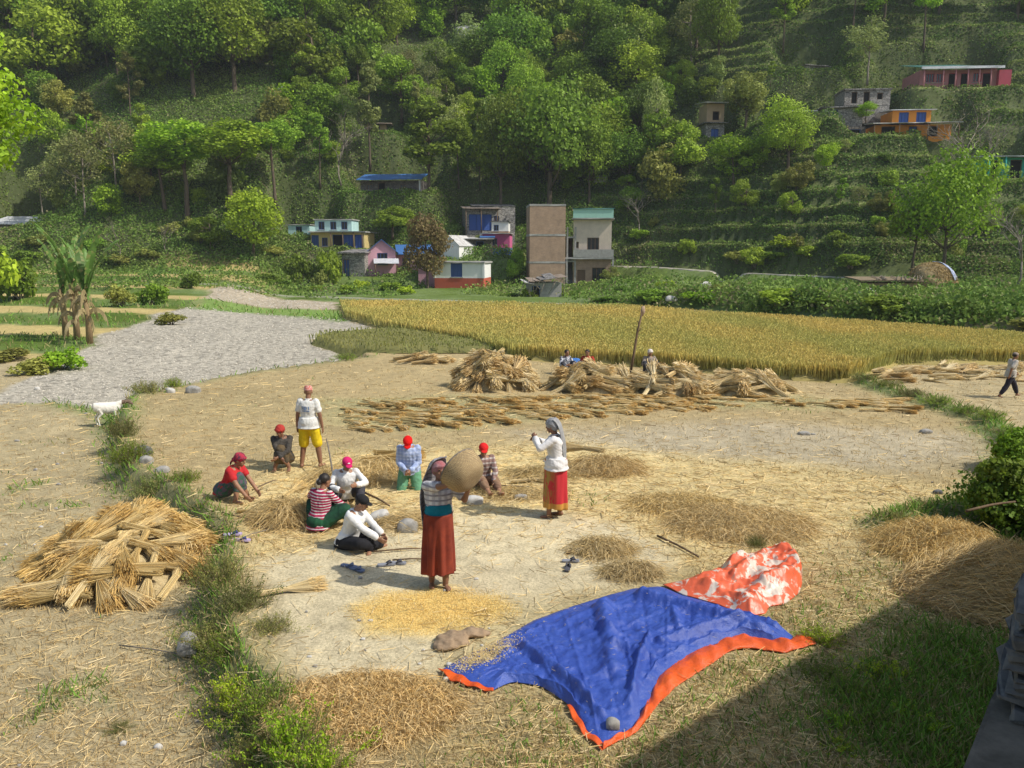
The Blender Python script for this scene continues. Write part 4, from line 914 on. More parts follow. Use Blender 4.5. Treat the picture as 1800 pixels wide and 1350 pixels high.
# ---------------------------------------------------------------- trees
GREENS = {'deep': ((.085, .165, .022), (.17, .31, .033)), 'mid': ((.135, .245, .028), (.26, .43, .042)), 'bright': ((.17, .32, .022), (.34, .54, .040)),
          'olive': ((.17, .21, .05), (.29, .34, .085)), 'pale': ((.19, .27, .075), (.31, .41, .12)), 'brown': ((.19, .14, .07), (.30, .26, .10)), 'dull': ((.15, .19, .06), (.25, .29, .09))}
def crown_mesh(name, seed, W, Hc, z0, nb, n, pal, leaf=.28, flat=.8, m='leaf', hollow=.55, upb=.35):
    """leaf clusters spread unevenly over a crown W wide and Hc tall that starts at z0; returns mesh and cluster centres"""
    r = np.random.default_rng(seed); C = []; tries = 0
    off = r.normal(0, W*.06, 3)
    while len(C) < nb and tries < 4000:
        tries += 1; v = r.normal(size=3); v /= np.linalg.norm(v); q = r.uniform(hollow, 1)
        zz = v[2]*q; c = np.array((v[0]*q*W*.40*(1-.25*max(0, zz)), v[1]*q*W*.40*(1-.25*max(0, zz)), z0 + Hc*(.47+.42*zz))) + off*(.5+zz*.5)
        if all(np.linalg.norm((c-d)*np.array((1, 1, 1.2))) > W*.12 for d in C): C.append(c)
    C = np.array(C); rad = r.uniform(.11, .21, len(C))*W
    wts = rad**2; k = r.choice(len(C), n, p=wts/wts.sum()); d = r.normal(size=(n, 3)); d /= np.linalg.norm(d, axis=1)[:, None]
    q = r.uniform(.45, 1.08, n)**.7; P = C[k] + d*(rad[k]*q)[:, None]*np.array((1, 1, flat)) + r.normal(0, .04*W/6, (n, 3))
    V, Fq = quads_at(P, leaf, r, .75, upb, d)
    tone = r.uniform(0, 1, len(C))*.6 + .2; t = np.clip(tone[k] + r.normal(0, .22, n), 0, 1)[:, None]
    c = np.array(GREENS[pal][0])*(1-t) + np.array(GREENS[pal][1])*t; c *= (1+r.uniform(-.2, .25, (n, 1)))
    return npmesh(name, V, Fq, M[m], cols=np.repeat(np.clip(c, .005, .9), 4, 0)), C
def trunk_mesh(name, seed, C, z0, tr, m, forks=1, depth=0, top=.55, Hc=4):
    r = random.Random(seed); bm = bmesh.new(); zt = z0 + Hc*top
    base = []
    for f in range(forks):
        lx, ly = (r.uniform(-.25, .25)*zt*(.2 if forks == 1 else .7) for _ in (0, 1)); ox, oy = ((0, 0) if forks == 1 else (r.uniform(-.3, .3), r.uniform(-.3, .3)))
        pts = []; nn = 7
        for i in range(nn):
            t = i/(nn-1); pts.append(Vector((ox+lx*t**1.5+r.uniform(-.04, .04)*zt*.3*t, oy+ly*t**1.5+r.uniform(-.04, .04)*zt*.3*t, -1.0+(zt+1.0)*t)))
        rads = [tr*(1.25 if i == 0 else 1)*(1-.62*i/(nn-1)) for i in range(nn)]; tube(bm, pts, rads, 7); base.append((pts, rads))
    for i, c in enumerate(C):
        c = Vector(c); pts, rads = base[i % forks]; j = min(range(2, len(pts)), key=lambda q: abs(pts[q].z - (c.z - (c-pts[q]).to_2d().length*.55 - .3)))
        a = pts[j]; mid = a.lerp(c, .5) + Vector((r.uniform(-.2, .2), r.uniform(-.2, .2), -.08*(c-a).length)); tube(bm, [a, mid, c], [max(.03, rads[j]*.55), max(.025, rads[j]*.32), .015], 5)
    me = bpy.data.meshes.new(name); bm.to_mesh(me); bm.free(); me.materials.append(M[m]); return me
PROTO = {}
def proto(key, seed, W, Hc, z0, nb, n, pal, tr=.16, m='leaf', bark='bark', forks=1, **kw):
    cm, C = crown_mesh('crown', seed, W, Hc, z0, nb, n, pal, m=m, **kw); tm = trunk_mesh('trunk', seed, C, z0, tr, bark, forks, Hc=Hc); PROTO[key] = (cm, tm, z0+Hc*.95, W*.95)
for i in range(3): proto(f'broad{i}', 10+i, 7.5, 7, 2.0, 34, 7500, 'deep' if i == 0 else 'mid', .22, leaf=.26)
for i in range(3): proto(f'tall{i}', 20+i, 5.2, 5, 6.0, 20, 4200, 'bright' if i < 2 else 'mid', .17, leaf=.26)
for i in range(3): proto(f'round{i}', 30+i, 5, 5.4, 1.4, 22, 4600, ('mid', 'bright', 'olive')[i], .14, leaf=.24)
for i in range(2): proto(f'airy{i}', 40+i, 4.6, 6, 2.5, 20, 1900, ('pale', 'dull')[i], .10, m='leafpale', bark='palebark', leaf=.22)
for i in range(2): proto(f'slim{i}', 50+i, 3.0, 7, 2.0, 18, 2600, ('mid', 'dull')[i], .10, leaf=.24)
proto('brown', 60, 6.2, 4.6, 1.8, 26, 5200, 'brown', .2, leaf=.26)
proto('wide', 61, 9.5, 5.2, 3.6, 26, 6000, 'bright', .2, leaf=.28)
def bare_mesh(seed, Ht, m):
    r = random.Random(seed); bm = bmesh.new()
    def br(a, d, L, rad, lev):
        b = a + d*L; mid = a.lerp(b, .5) + Vector([r.uniform(-.08, .08)*L for _ in range(3)]); tube(bm, [a, mid, b], [rad, rad*.8, rad*.6], 5)
        if lev < 5:
            for k in range(3 if lev < 3 else 2):
                nd = (d + Vector((r.uniform(-.8, .8), r.uniform(-.8, .8), r.uniform(-.25, .45)))).normalized(); br(b if k else mid.lerp(b, r.random()), nd, L*r.uniform(.6, .85), rad*.58, lev+1)
    br(Vector((0, 0, -.5)), Vector((.08, .05, 1)).normalized(), Ht*.36, Ht*.018, 0)
    me = bpy.data.meshes.new('branches'); bm.to_mesh(me); bm.free(); me.materials.append(M[m]); return me
BARE = [bare_mesh(i, 8, 'greywood' if i else 'palebark') for i in range(3)]
NT = [0]
def tree(name, key, x, y, z, ht, wd, label, group=None, rz=None, cat='tree'):
    cm, tm, h0, w0 = PROTO[key]; rz = random.uniform(0, 6.28) if rz is None else rz
    o = empty(name, (x, y, z), rz, label, cat, group); s = (wd/w0, wd/w0, ht/h0)
    c = obj('crown', cm, o); t = obj('trunk', tm, o); c.scale = s; t.scale = s; NT[0] += 1; return o
def ptree(name, key, px, pyb, htpx, wpx, label, group=None, y=None, rz=None):
    """a tree whose foot is seen at px, pyb and that stands htpx tall in the photo"""
    if y is None: x, y, z = H1(px, pyb)
    else:
        u, fy, fz = ray(px, pyb); x = float(u*y/fy); z = T1(x, y)
    s = ppm(y, z); return tree(name, key, x, y, z-.1, htpx/s, wpx/s, label, group, rz)
random.seed(21)
BIG = [
 ('broadleaf_tree', 'broad0', 965, 372, 245, 178, 'huge dense dark green tree towering behind the brick tower'),
 ('broadleaf_tree', 'broad1', 880, 365, 190, 110, 'dark leafy tree touching the left side of the huge dense tree'),
 ('broadleaf_tree', 'broad2', 1035, 360, 150, 90, 'green tree leaning against the right side of the huge dense tree'),
 ('broadleaf_tree', 'broad2', 1010, 205, 105, 100, 'rounded bright tree right above the huge dense tree'),
 ('tall_tree', 'tall0', 330, 385, 170, 150, 'tall bright tree on the left of the trio with bare lower trunks'),
 ('tall_tree', 'tall1', 405, 375, 165, 160, 'tall bright tree in the middle of the trio with bare lower trunks'),
 ('tall_tree', 'tall2', 484, 352, 150, 100, 'tall bright tree on the right of the trio with bare lower trunks'),
 ('tall_tree', 'tall2', 290, 370, 120, 110, 'lower dark crown filling the left flank of the tall trio'),
 ('round_tree', 'round1', 445, 458, 132, 104, 'rounded green tree with visible trunk before the turquoise annex'),
 ('round_tree', 'round0', 370, 440, 70, 62, 'small green tree among bare brush left of the rounded green tree'),
 ('slim_tree', 'slim0', 755, 360, 195, 100, 'slender tree with long trunk right of the blue roofed house'),
 ('slim_tree', 'slim1', 650, 280, 170, 62, 'thin airy tree standing just above the mud hut'),
 ('airy_tree', 'airy0', 1150, 300, 175, 56, 'thin pale feathery tree right of the huge dense tree'),
 ('round_tree', 'round0', 1195, 318, 118, 98, 'bushy tree just below the brown hut'),
 ('round_tree', 'round1', 1290, 330, 96, 96, 'bright bushy tree right of the brown hut'),
 ('broadleaf_tree', 'broad1', 1385, 300, 120, 108, 'dense tree in front of the long low flat roof'),
 ('round_tree', 'round2', 1310, 225, 118, 96, 'soft green tree behind the brown hut'),
 ('round_tree', 'round1', 1522, 212, 34, 44, 'small bright tree against the roofless stone house'),
 ('broadleaf_tree', 'broad1', 1262, 130, 165, 90, 'tall lit tree at the top right of the dense forest'),
 ('broadleaf_tree', 'broad2', 1135, 150, 120, 84, 'upright green tree above and right of the huge dense tree'),
 ('airy_tree', 'airy0', 1525, 135, 110, 84, 'airy pale green tree above the roofless stone house'),
 ('slim_tree', 'slim0', 548, 180, 110, 46, 'single pale pointed tree beside the pale boulder'),
 ('round_tree', 'round0', 690, 412, 58, 92, 'wide low green tree behind the pink house roof'),
]
for (nm, k, px, py, h, w, lab) in BIG: ptree(nm, k, px, py, h, w, lab)
ptree('wide_tree', 'wide', 1655, 512, 215, 190, 'wide open-crowned bright tree rising behind the hay mound', y=73)
ptree('wide_tree', 'tall1', 1600, 500, 150, 90, 'smaller bright tree overlapping the left of the wide tree by the hay mound', y=76)
ptree('flowering_tree', 'brown', 752, 512, 122, 88, 'brown-tinged dense round tree in front of the white gabled house', y=85.5)
ptree('round_tree', 'round0', 905, 480, 80, 36, 'narrow ragged tree between the magenta house and the brick tower', y=92)
ptree('round_tree', 'round2', 848, 452, 40, 30, 'little green tree before the stone house with blue doors', y=98)
ptree('round_tree', 'round2', 1072, 506, 40, 40, 'small soft bush tree at the foot of the two-storey house', y=88)
for (px, pyb, hp, lab) in ((1690, 375, 185, 'pale leafless branching tree right of the orange house'), (1785, 515, 150, 'leafless grey tree on the bank at the right edge'), (215, 455, 60, 'bare brown thicket tree on the left below the forest'), (290, 450, 62, 'bare twiggy tree left of the small green tree'),
        (600, 320, 110, 'leafless pale tree above the blue roofed house'), (1735, 300, 90, 'small bare tree below the long pink house'), (1120, 420, 90, 'leafless shrubby tree right of the two-storey house')):
    x, y, z = H1(px, pyb) if px != 1785 else (lambda q: (float(ray(px, 515)[0]*66/ray(px, 515)[1]), 66, 1.3))(0)
    o = empty('bare_tree', (x, y, z), random.uniform(0, 6), lab, 'tree'); b = obj('branches', random.choice(BARE), o); q = hp/ppm(y, z)/8.2; b.scale = (q, q, q)
# the forest: every tree its own thing, thinner on the terraces to the right
ZONES = [  # px0, px1, py0, py1, count, keys, height m, name, label, group
 (-380, 560, -190, 190, 84, ('broad1', 'broad2', 'round0', 'tall0', 'tall2', 'round1', 'broad0'), (10, 15), 'forest_tree', 'leafy green tree in the dense forest on the upper left slope', 'trees of the upper left forest'),
 (540, 1240, -190, 160, 76, ('broad1', 'broad2', 'broad0', 'tall2', 'round1', 'airy0', 'round0'), (10, 16), 'forest_tree', 'leafy tree in the dense forest in the upper middle of the slope', 'trees of the upper middle forest'),
 (1240, 2150, -150, 95, 44, ('tall0', 'tall1', 'broad1', 'slim0'), (9, 14), 'forest_tree', 'tall tree in the row of trees along the top of the right terraces', 'trees above the right terraces'),
 (-380, 300, 200, 400, 34, ('round0', 'round2', 'airy0', 'airy1', 'slim1', 'round1', 'slim0'), (6, 11), 'hillside_tree', 'light green tree scattered on the lower left slope', 'trees of the lower left slope'),
 (520, 850, 150, 330, 26, ('slim0', 'slim1', 'airy1', 'round0', 'airy0', 'tall2'), (6, 10), 'hillside_tree', 'slender tree in the open wood around the mud hut', 'trees around the mud hut'),
 (830, 1130, 110, 330, 16, ('broad0', 'broad1', 'broad2', 'round0'), (7, 11), 'hillside_tree', 'dark leafy tree in the thicket around the huge dense tree', 'trees of the middle thicket'),
 (1100, 1480, 130, 390, 22, ('round0', 'round1', 'round2', 'slim0'), (3, 6), 'terrace_tree', 'small bushy tree on the terraces below the brown hut', 'small trees of the middle terraces'),
 (1480, 2150, 190, 440, 18, ('round0', 'round1', 'round2', 'airy1'), (2, 4), 'terrace_tree', 'low tree on the overgrown terraces below the orange house', 'small trees of the right terraces'),
]
placed = []
LAND = [(962, 430, 'the brick tower'), (1040, 450, 'the two-storey house'), (807, 485, 'the white cottage'), (687, 325, 'the blue roofed house'), (662, 225, 'the mud hut'), (1256, 215, 'the brown hut'), (1394, 200, 'the long flat roof'), (1524, 170, 'the roofless house'), (1604, 215, 'the orange house'),
        (1692, 135, 'the long pink house'), (1790, 300, 'the teal house'), (1436, 118, 'the tiny stone hut'), (594, 405, 'the turquoise house'), (862, 380, 'the blue-doored house'), (20, 395, 'the tin-roofed house'), (502, 160, 'the pale boulder'), (825, 62, 'the grey rock outcrop'), (965, 220, 'the huge dense tree'),
        (405, 260, 'the tall trio of trees'), (445, 380, 'the rounded tree'), (1655, 400, 'the wide tree'), (1262, 40, 'the tall lit tree'), (548, 110, 'the single pointed tree'), (1070, 290, 'the orange brown rock'), (1690, 260, 'the pale leafless tree'), (40, 130, 'the overhanging branch'), (1525, 80, 'the airy tree')]
TONE = {'broad0': 'dark green', 'broad1': 'mid green', 'broad2': 'leafy green', 'tall0': 'flat-crowned bright', 'tall1': 'bright long-trunked', 'tall2': 'long-trunked mid green', 'round0': 'rounded mid green', 'round1': 'rounded bright', 'round2': 'rounded olive', 'airy0': 'pale airy', 'airy1': 'dull airy', 'slim0': 'slim mid green', 'slim1': 'slim dull green', 'wide': 'wide bright'}
LGRP = {}
def landlabel(px, py, key, ht, hr, what, grp):
    q = min(LAND, key=lambda a: abs(a[0]-px)+1.4*abs(a[1]-py)); dx, dy = px-q[0], py-q[1]; d = math.hypot(dx, dy)
    v = 'above' if dy < -25 else ('below' if dy > 25 else ''); h = 'left of' if dx < -25 else ('right of' if dx > 25 else '')
    rel = (v+' and '+h) if v and h and .45 < abs(dx)/(abs(dy)+1) < 2.2 else (h if abs(dx) > abs(dy) else v) or 'beside'
    size = 'small' if ht < hr[0]+(hr[1]-hr[0])*.33 else ('medium' if ht < hr[0]+(hr[1]-hr[0])*.67 else 'tall'); far = 'close' if d < 70 else ('well' if d < 170 else 'far')
    lab = f'{size} {TONE.get(key, "")} {what} {far} {rel} {q[2]}'.replace('  ', ' '); return lab, LGRP.setdefault(lab, grp)
for (a, b, c, d, cnt, keys, hr, nm, lab, grp) in ZONES:
    tries = 0; got = 0
    while got < cnt and tries < cnt*14:
        tries += 1; px = random.uniform(a, b); py = random.uniform(c, d)
        X, Y, Z = hitf(np.array([px]), np.array([py])); x, y, z = float(X[0]), float(Y[0]), float(Z[0])
        if y > 300: continue
        ht = random.uniform(*hr)
        if any((x-q[0])**2 + (y-q[1])**2 < (min(ht, q[2])*.30)**2 for q in placed): continue
        bad = False
        for (hx, hy, rx, ry, hz) in PADS:
            if abs(x-hx) < rx+1.5 and y < hy+ry+1 and y > hy-ry-.9*ht-3: bad = True
        if bad: continue
        s = ppm(y, z); k = random.choice(keys)
        w = ht*PROTO[k][3]/PROTO[k][2]*random.uniform(.85, 1.2); lb, gp = landlabel(px, py, k, ht, hr, 'tree', grp); tree(nm, k, x, y, z-.15, ht, w, lb, gp); placed.append((x, y, ht)); got += 1
def wood():
    r = np.random.default_rng(400); random.seed(44); VV = []; CC = []; n0 = 0; base = []
    for i in range(5):
        me, C = crown_mesh('t', 400+i, 6.0, 6.5, 1.0, 24, 1700, ('mid', 'bright', 'deep', 'olive', 'pale')[i], leaf=.40); co = np.empty(len(me.vertices)*3, np.float32); me.vertices.foreach_get('co', co); cl = np.empty(len(me.vertices)*4, np.float32); me.color_attributes['Col'].data.foreach_get('color', cl); base.append((co.reshape(-1, 3), cl.reshape(-1, 4)[:, :3])); bpy.data.meshes.remove(me)
    got = 0
    for (a, b, c, d, cnt, s0, s1) in ((-500, 1250, -260, 160, 175, .8, 1.7), (-400, 480, 150, 400, 44, .4, .9), (480, 860, 130, 350, 46, .4, 1.0), (830, 1200, 100, 370, 40, .6, 1.2), (1200, 2200, -200, 50, 40, .8, 1.5), (1080, 1340, 60, 330, 26, .5, 1.0)):
        for i in range(cnt):
            px = r.uniform(a, b); py = r.uniform(c, d); X, Y, Z = hitf(np.array([px]), np.array([py])); x, y, z = float(X[0]), float(Y[0]), float(Z[0])
            if y > 305 or any(abs(x-hx) < rx+2 and hy-ry-14 < y < hy+ry+1 for (hx, hy, rx, ry, hz) in PADS): continue
            bc, bl_ = base[r.choice(5, p=(.3, .22, .18, .15, .15))]; s_ = r.uniform(s0, s1); t = r.uniform(0, 6.28); ct, st = math.cos(t)*s_*r.uniform(.8, 1.2), math.sin(t)*s_
            q = np.stack([bc[:, 0]*ct - bc[:, 1]*st + x, bc[:, 0]*st + bc[:, 1]*ct + y, bc[:, 2]*s_*r.uniform(.8, 1.25) + z - .3], 1); VV.append(q); CC.append(bl_*r.uniform(.72, 1.25)*np.array((r.uniform(.85, 1.2), 1, 1)))
    V = np.concatenate(VV); C = np.clip(np.concatenate(CC), .01, .8); tag(obj('dense_wood', npmesh('dense_wood', V, np.arange(len(V)).reshape(-1, 4), M['leaf'], cols=C)), 'unbroken mass of smaller trees filling the forest between the larger ones', 'wood', kind='stuff')
wood()
# ---------------------------------------------------------------- bushes
def bush_proto(seed, pal, n=1500, leaf=.16, W=2.0, Hh=1.3, nb=14):
    cm, C = crown_mesh('foliage', seed, W, Hh, .0, nb, n, pal, leaf=leaf, flat=.8, hollow=.3); bm = bmesh.new(); r = random.Random(seed)
    for c in C[:8]: tube(bm, [(r.uniform(-.1, .1), r.uniform(-.1, .1), -.2), (c[0]*.5, c[1]*.5, c[2]*.45), tuple(c)], [.03, .02, .008], 4)
    me = bpy.data.meshes.new('stems'); bm.to_mesh(me); bm.free(); me.materials.append(M['greywood']); return cm, me
BUSH = [bush_proto(80, 'mid'), bush_proto(81, 'deep'), bush_proto(82, 'olive'), bush_proto(83, 'bright')]
def bush(x, y, z, w, h, k, label, group=None, name='bush'):
    if group and name != 'village_bush':
        a_, b_ = proj0(x, y, z); q = min(LAND, key=lambda a: abs(a[0]-float(a_))+1.4*abs(a[1]-float(b_))); tn = ('leafy green', 'dark green', 'olive', 'bright green')[k]; side_ = 'left of' if float(a_) < q[0] else 'right of'
        far_ = 'just' if abs(float(a_)-q[0]) < 60 else ('some way' if abs(float(a_)-q[0]) < 160 else 'far'); label = f'{tn} {label.split(" ")[0] if label.startswith("thick") else ""} {name.replace("_", " ")} {far_} {side_} {q[2]}'.replace('  ', ' '); group = LGRP.setdefault(label, group)
    o = empty(name, (x, y, z), random.uniform(0, 6), label, 'bush', group)
    for nm, me in (('foliage', BUSH[k][0]), ('stems', BUSH[k][1])): c = obj(nm, me, o); c.scale = (w/2, w/2, h/1.3)
    return o
def pbush(px, py, wpx, hpx, k, label, group=None, y=None, name='bush'):
    if y is None: x, y, z = H1(px, py)
    else: u, fy, fz = ray(px, py); x = float(u*y/fy); z = T1(x, y)
    s = ppm(y, z); return bush(x, y, z, wpx/s, hpx/s, k, label, group, name)
pbush(535, 512, 62, 68, 1, 'large dark bush left of the stone shed', y=86); pbush(582, 510, 58, 66, 0, 'tall green bush touching the stone shed', y=86); pbush(560, 508, 34, 30, 2, 'dusty pink-tinged bush between the two big dark bushes', y=84)
pbush(335, 514, 44, 34, 1, 'round dark bush at the far end of the ploughed plot', y=70)
for i in range(17):
    x = 8 + i*3.0 + random.uniform(-.8, .8); y = float(bank_line(np.array(x))) + random.uniform(1.8, 3.2); bush(x, y, T1(x, y)-.1, random.uniform(2.6, 4.4), random.uniform(.55, 1.15), random.choice((0, 1, 1, 2, 3)), 'thick bush in the hedge along the far edge of the wheat', 'bushes of the hedge beyond the wheat', 'hedge_bush')
for i in range(14):
    x = 10 + i*3.2 + random.uniform(-1, 1); y = float(bank_line(np.array(x))) + random.uniform(6, 14); bush(x, y, T1(x, y)-.1, random.uniform(1.5, 3.2), random.uniform(.5, .9), random.choice((0, 1, 2, 3)), 'bush scattered on the bank between hedge and path', 'bushes of the bank', 'bank_bush')
for i in range(14):
    px = 470 + i*42 + random.uniform(-14, 14); 
    if 715 < px < 880: continue
    pbush(px, 520, random.uniform(30, 55), random.uniform(10, 22), random.choice((0, 1, 3)), 'low bush in the green strip before '+('the stone shed' if px < 620 else 'the pink house' if px < 740 else 'the grey shack' if px < 960 else 'the two-storey house'), 'bushes before the village', y=random.uniform(78, 84), name='village_bush')
for i in range(40):
    px = random.uniform(1080, 1980); py = random.uniform(230, 470); X, Y, Z = hitf(np.array([px]), np.array([py])); x, y = float(X[0]), float(Y[0])
    if any(abs(x-hx) < rx+1 and hy-ry-4 < y < hy+ry+1 for (hx, hy, rx, ry, hz) in PADS): continue
    bush(x, y, float(Z[0])-.1, random.uniform(2, 4.2), random.uniform(1, 2.2), random.choice((0, 1, 2, 3, 0)), 'bush growing on the terrace steps of the right slope', 'bushes of the right terraces', 'terrace_bush')
for i in range(16):
    px = random.uniform(-120, 520); py = random.uniform(400, 470); X, Y, Z = hitf(np.array([px]), np.array([py])); x, y = float(X[0]), float(Y[0])
    if any(abs(x-hx) < rx+1 and hy-ry-4 < y < hy+ry+1 for (hx, hy, rx, ry, hz) in PADS): continue
    bush(x, y, float(Z[0])-.1, random.uniform(2, 4), random.uniform(1, 2), random.choice((0, 1, 2)), 'bush at the foot of the left forest', 'bushes at the foot of the left slope', 'slope_bush')
for (px, py, w, h, k, y, lab) in ((30, 478, 90, 72, 0, 62, 'big leafy bush at the left edge behind the golden plots'), (-30, 500, 110, 110, 3, 60, 'tall bush just outside the left edge of the golden plots'), (215, 512, 60, 40, 2, 56, 'dull bush behind the banana plants'), (265, 520, 60, 46, 1, 58, 'scrubby bush right of the banana plants'), (300, 548, 60, 22, 2, 46, 'low brown-green bush at the top left corner of the ploughed plot'),
      (105, 612, 84, 44, 3, 31, 'bright green bush at the foot of the banana plants'), (50, 622, 90, 30, 2, 30, 'dry olive bush left of the banana plants'), (10, 600, 90, 22, 2, 33, 'olive scrub at the left edge above the ploughed plot')):
    pbush(px, py, w, h, k, lab, y=y)
# fine-leaved weeds on the ledge of the threshing ground
def weed_proto(seed, pal, n, leaf=.045, W=1.0, Hh=.5):
    r = np.random.default_rng(seed); k = 46; bx_ = r.normal(0, .20, (k, 2)); tip = np.stack([bx_[:, 0]*2.0+r.normal(0, .1, k), bx_[:, 1]*2.0+r.normal(0, .1, k), r.uniform(.35, 1, k)*Hh*(1-np.hypot(bx_[:, 0], bx_[:, 1]))], 1)
    base = np.stack([bx_[:, 0], bx_[:, 1], np.full(k, -.03)], 1); i = r.integers(0, k, n); t = r.uniform(.25, 1.0, n)[:, None]
    P = base[i]*(1-t) + tip[i]*t + r.normal(0, .035, (n, 3)); P[:, 2] = np.abs(P[:, 2]); V, Fq = quads_at(P, leaf, r, .55, .5)
    w = r.uniform(0, 1, (n, 1)); c = np.array(GREENS[pal][0])*(1-w)+np.array(GREENS[pal][1])*w; dry = (r.uniform(0, 1, (n, 1)) < .14); c = np.where(dry, np.array((.28, .23, .12)), c)
    cm = npmesh('foliage', V, Fq, M['leaf'], cols=np.repeat(c, 4, 0)); V, Fq = blades(base, tip-base, .008, r)
    D = r.normal(0, 1, (260, 3))*np.array((.25, .25, .1))+np.array((0, 0, .28)); P = np.zeros((260, 3)); P[:, :2] = r.normal(0, .22, (260, 2)); V2, F2 = blades(P, D, .008, r)
    sm = npmesh('stems', np.concatenate([V, V2]), np.concatenate([Fq, F2+len(V)]), M['grass'], cols=np.array([(.20, .20, .08)]*(len(V)+len(V2)))); return cm, sm
WEED = [weed_proto(90, 'mid', 2600), weed_proto(91, 'dull', 2300), weed_proto(92, 'bright', 2600, .055), weed_proto(93, 'dull', 2000, .04)]
def weed(px, py, wpx, hpx, k, label, z=0.0, group=None):
    x, y = G(px, py, z); x, y = float(x), float(y); z = T1(x, y); s = ppm(y, z); o = empty('weed_clump', (x, y, z), random.uniform(0, 6), label, 'weeds', group)
    for nm, me in (('foliage', WEED[k][0]), ('stems', WEED[k][1])): c = obj(nm, me, o); c.scale = (wpx/s/1.45, wpx/s/1.45, hpx/s/.62)
for a in ((258, 692, 66, 34, 1, 'tuft of weeds at the upper end of the ledge right of the goat'), (305, 682, 34, 26, 0, 'small green tuft between pale stones above the ledge'), (368, 664, 30, 20, 1, 'small weed tuft on the ploughed plot edge'), (606, 634, 44, 16, 0, 'green tuft left of the small straw row'), (218, 770, 62, 50, 1, 'grey green weeds on the ledge below the goat'), (228, 812, 74, 62, 0, 'leafy weeds halfway down the ledge'), (262, 850, 70, 46, 1, 'dark weeds above the big straw pile'),
          (325, 850, 56, 34, 0, 'green weeds between the straw pile and the crouching woman'), (385, 1030, 110, 80, 1, 'dense grey green weeds just right of the big straw pile'), (425, 1075, 120, 80, 3, 'thick weeds on the ledge edge below the straw pile'), (372, 1100, 110, 60, 1, 'weeds hanging over the ledge above the pale stone'), (400, 1130, 100, 56, 0, 'leafy green weeds right of the pale stone'), (478, 1108, 100, 44, 3, 'greyish weeds spreading onto the threshing floor'),
          (420, 1200, 120, 74, 2, 'fresh green weeds in the middle of the lower ledge'), (470, 1245, 130, 76, 0, 'green weeds left of the loose brown straw'), (455, 1300, 130, 70, 1, 'dark weeds low on the ledge'), (520, 1330, 150, 100, 2, 'bright leafy weeds at the bottom edge of the picture'), (570, 1370, 130, 80, 2, 'bright leafy weeds right of the bottom ledge'), (440, 1370, 160, 80, 3, 'grey weeds in the bottom left corner of the ledge'),
          (200, 1215, 60, 14, 1, 'small flat weed tuft in the lower left field'), (1330, 960, 44, 30, 3, 'thin weeds at the edge of the tangled straw'), (1620, 900, 80, 26, 3, 'sparse weeds at the right rim of the threshing ground'), (1570, 925, 60, 22, 1, 'low weeds near the start of the right bund')):
    weed(*a)
for i in range(14):
    px = random.uniform(1420, 1750); py = random.uniform(1110, 1345); weed(px, py, random.uniform(60, 110), random.uniform(22, 42), random.choice((0, 2, 2)), ('broad' if i % 2 else 'low')+' green weed clump in the shaded grass, '+('left' if px < 1530 else 'middle' if px < 1640 else 'right')+' part, '+('upper' if py < 1190 else 'central' if py < 1270 else 'lower')+' side', group='weeds in the shaded corner')
for i, (px, py) in enumerate(((1520, 674), (1560, 684), (1600, 700), (1650, 716), (1700, 732), (1740, 746), (1775, 780), (1790, 815), (1768, 850))):
    weed(px, py, 60, 16+i, random.choice((0, 1, 1)), ('first','second','third','fourth','fifth','sixth','seventh','eighth','ninth')[i]+' grassy tuft down the curved right bund, counted from the wheat corner', group='tufts of the right bund')
def near_bush(px, py, wpx, hpx, label, seed, pal='deep'):
    x, y, z = near(px, py); s = ppm(y, z); o = empty('leafy_bush', (x, y, z), 0, label, 'bush'); w = wpx/s; h = hpx/s
    cm, C = crown_mesh('foliage', seed, w, h, 0, 40, 16000, pal, leaf=.075, flat=.85, hollow=.25); obj('foliage', cm, o); cm2, C2 = crown_mesh('outer_sprays', seed+50, w*1.22, h*1.25, 0, 60, 2600, pal, leaf=.07, hollow=.75); obj('outer_sprays', cm2, o); bm = bmesh.new()
    for c in C[:26]: tube(bm, [(random.uniform(-.1, .1), random.uniform(-.1, .1), -.1), (c[0]*.6, c[1]*.6, c[2]*.4), tuple(c)], [.02, .013, .005], 4)
    bmobj('stems', bm, M['greywood'], o)
near_bush(1775, 925, 150, 110, 'dark green bush at the right edge above the straw heap', 95, 'deep'); near_bush(1800, 830, 90, 60, 'bright green bush on the bund at the right edge', 96, 'bright'); near_bush(1880, 900, 150, 130, 'dense bush just outside the right edge beside the straw heap', 97)
# branch hanging in from the left
def overhang():
    ang = 0; d = 17.0; u, fy, fz = ray(-60, 130); t = d/fy; x, y, z = float(u*t), d, CH+float(fz*t); gz = T1(x-1.5, y)
    o = empty('overhanging_tree', (x-2.6, y, gz), 0, 'leafy tree whose branches reach into the picture at the upper left edge', 'tree')
    cm, C = crown_mesh('crown', 99, 3.4, 4.0, z-gz-2.2, 26, 9000, 'bright', leaf=.12, flat=.7, hollow=.3); C = C + np.array((2.3, 0, 0)); cm.transform(Matrix.Translation((2.3, 0, 0))); obj('crown', cm, o); obj('trunk', trunk_mesh('trunk', 99, C, z-gz-2.6, .17, 'bark', 1, Hc=4.2), o)
overhang()
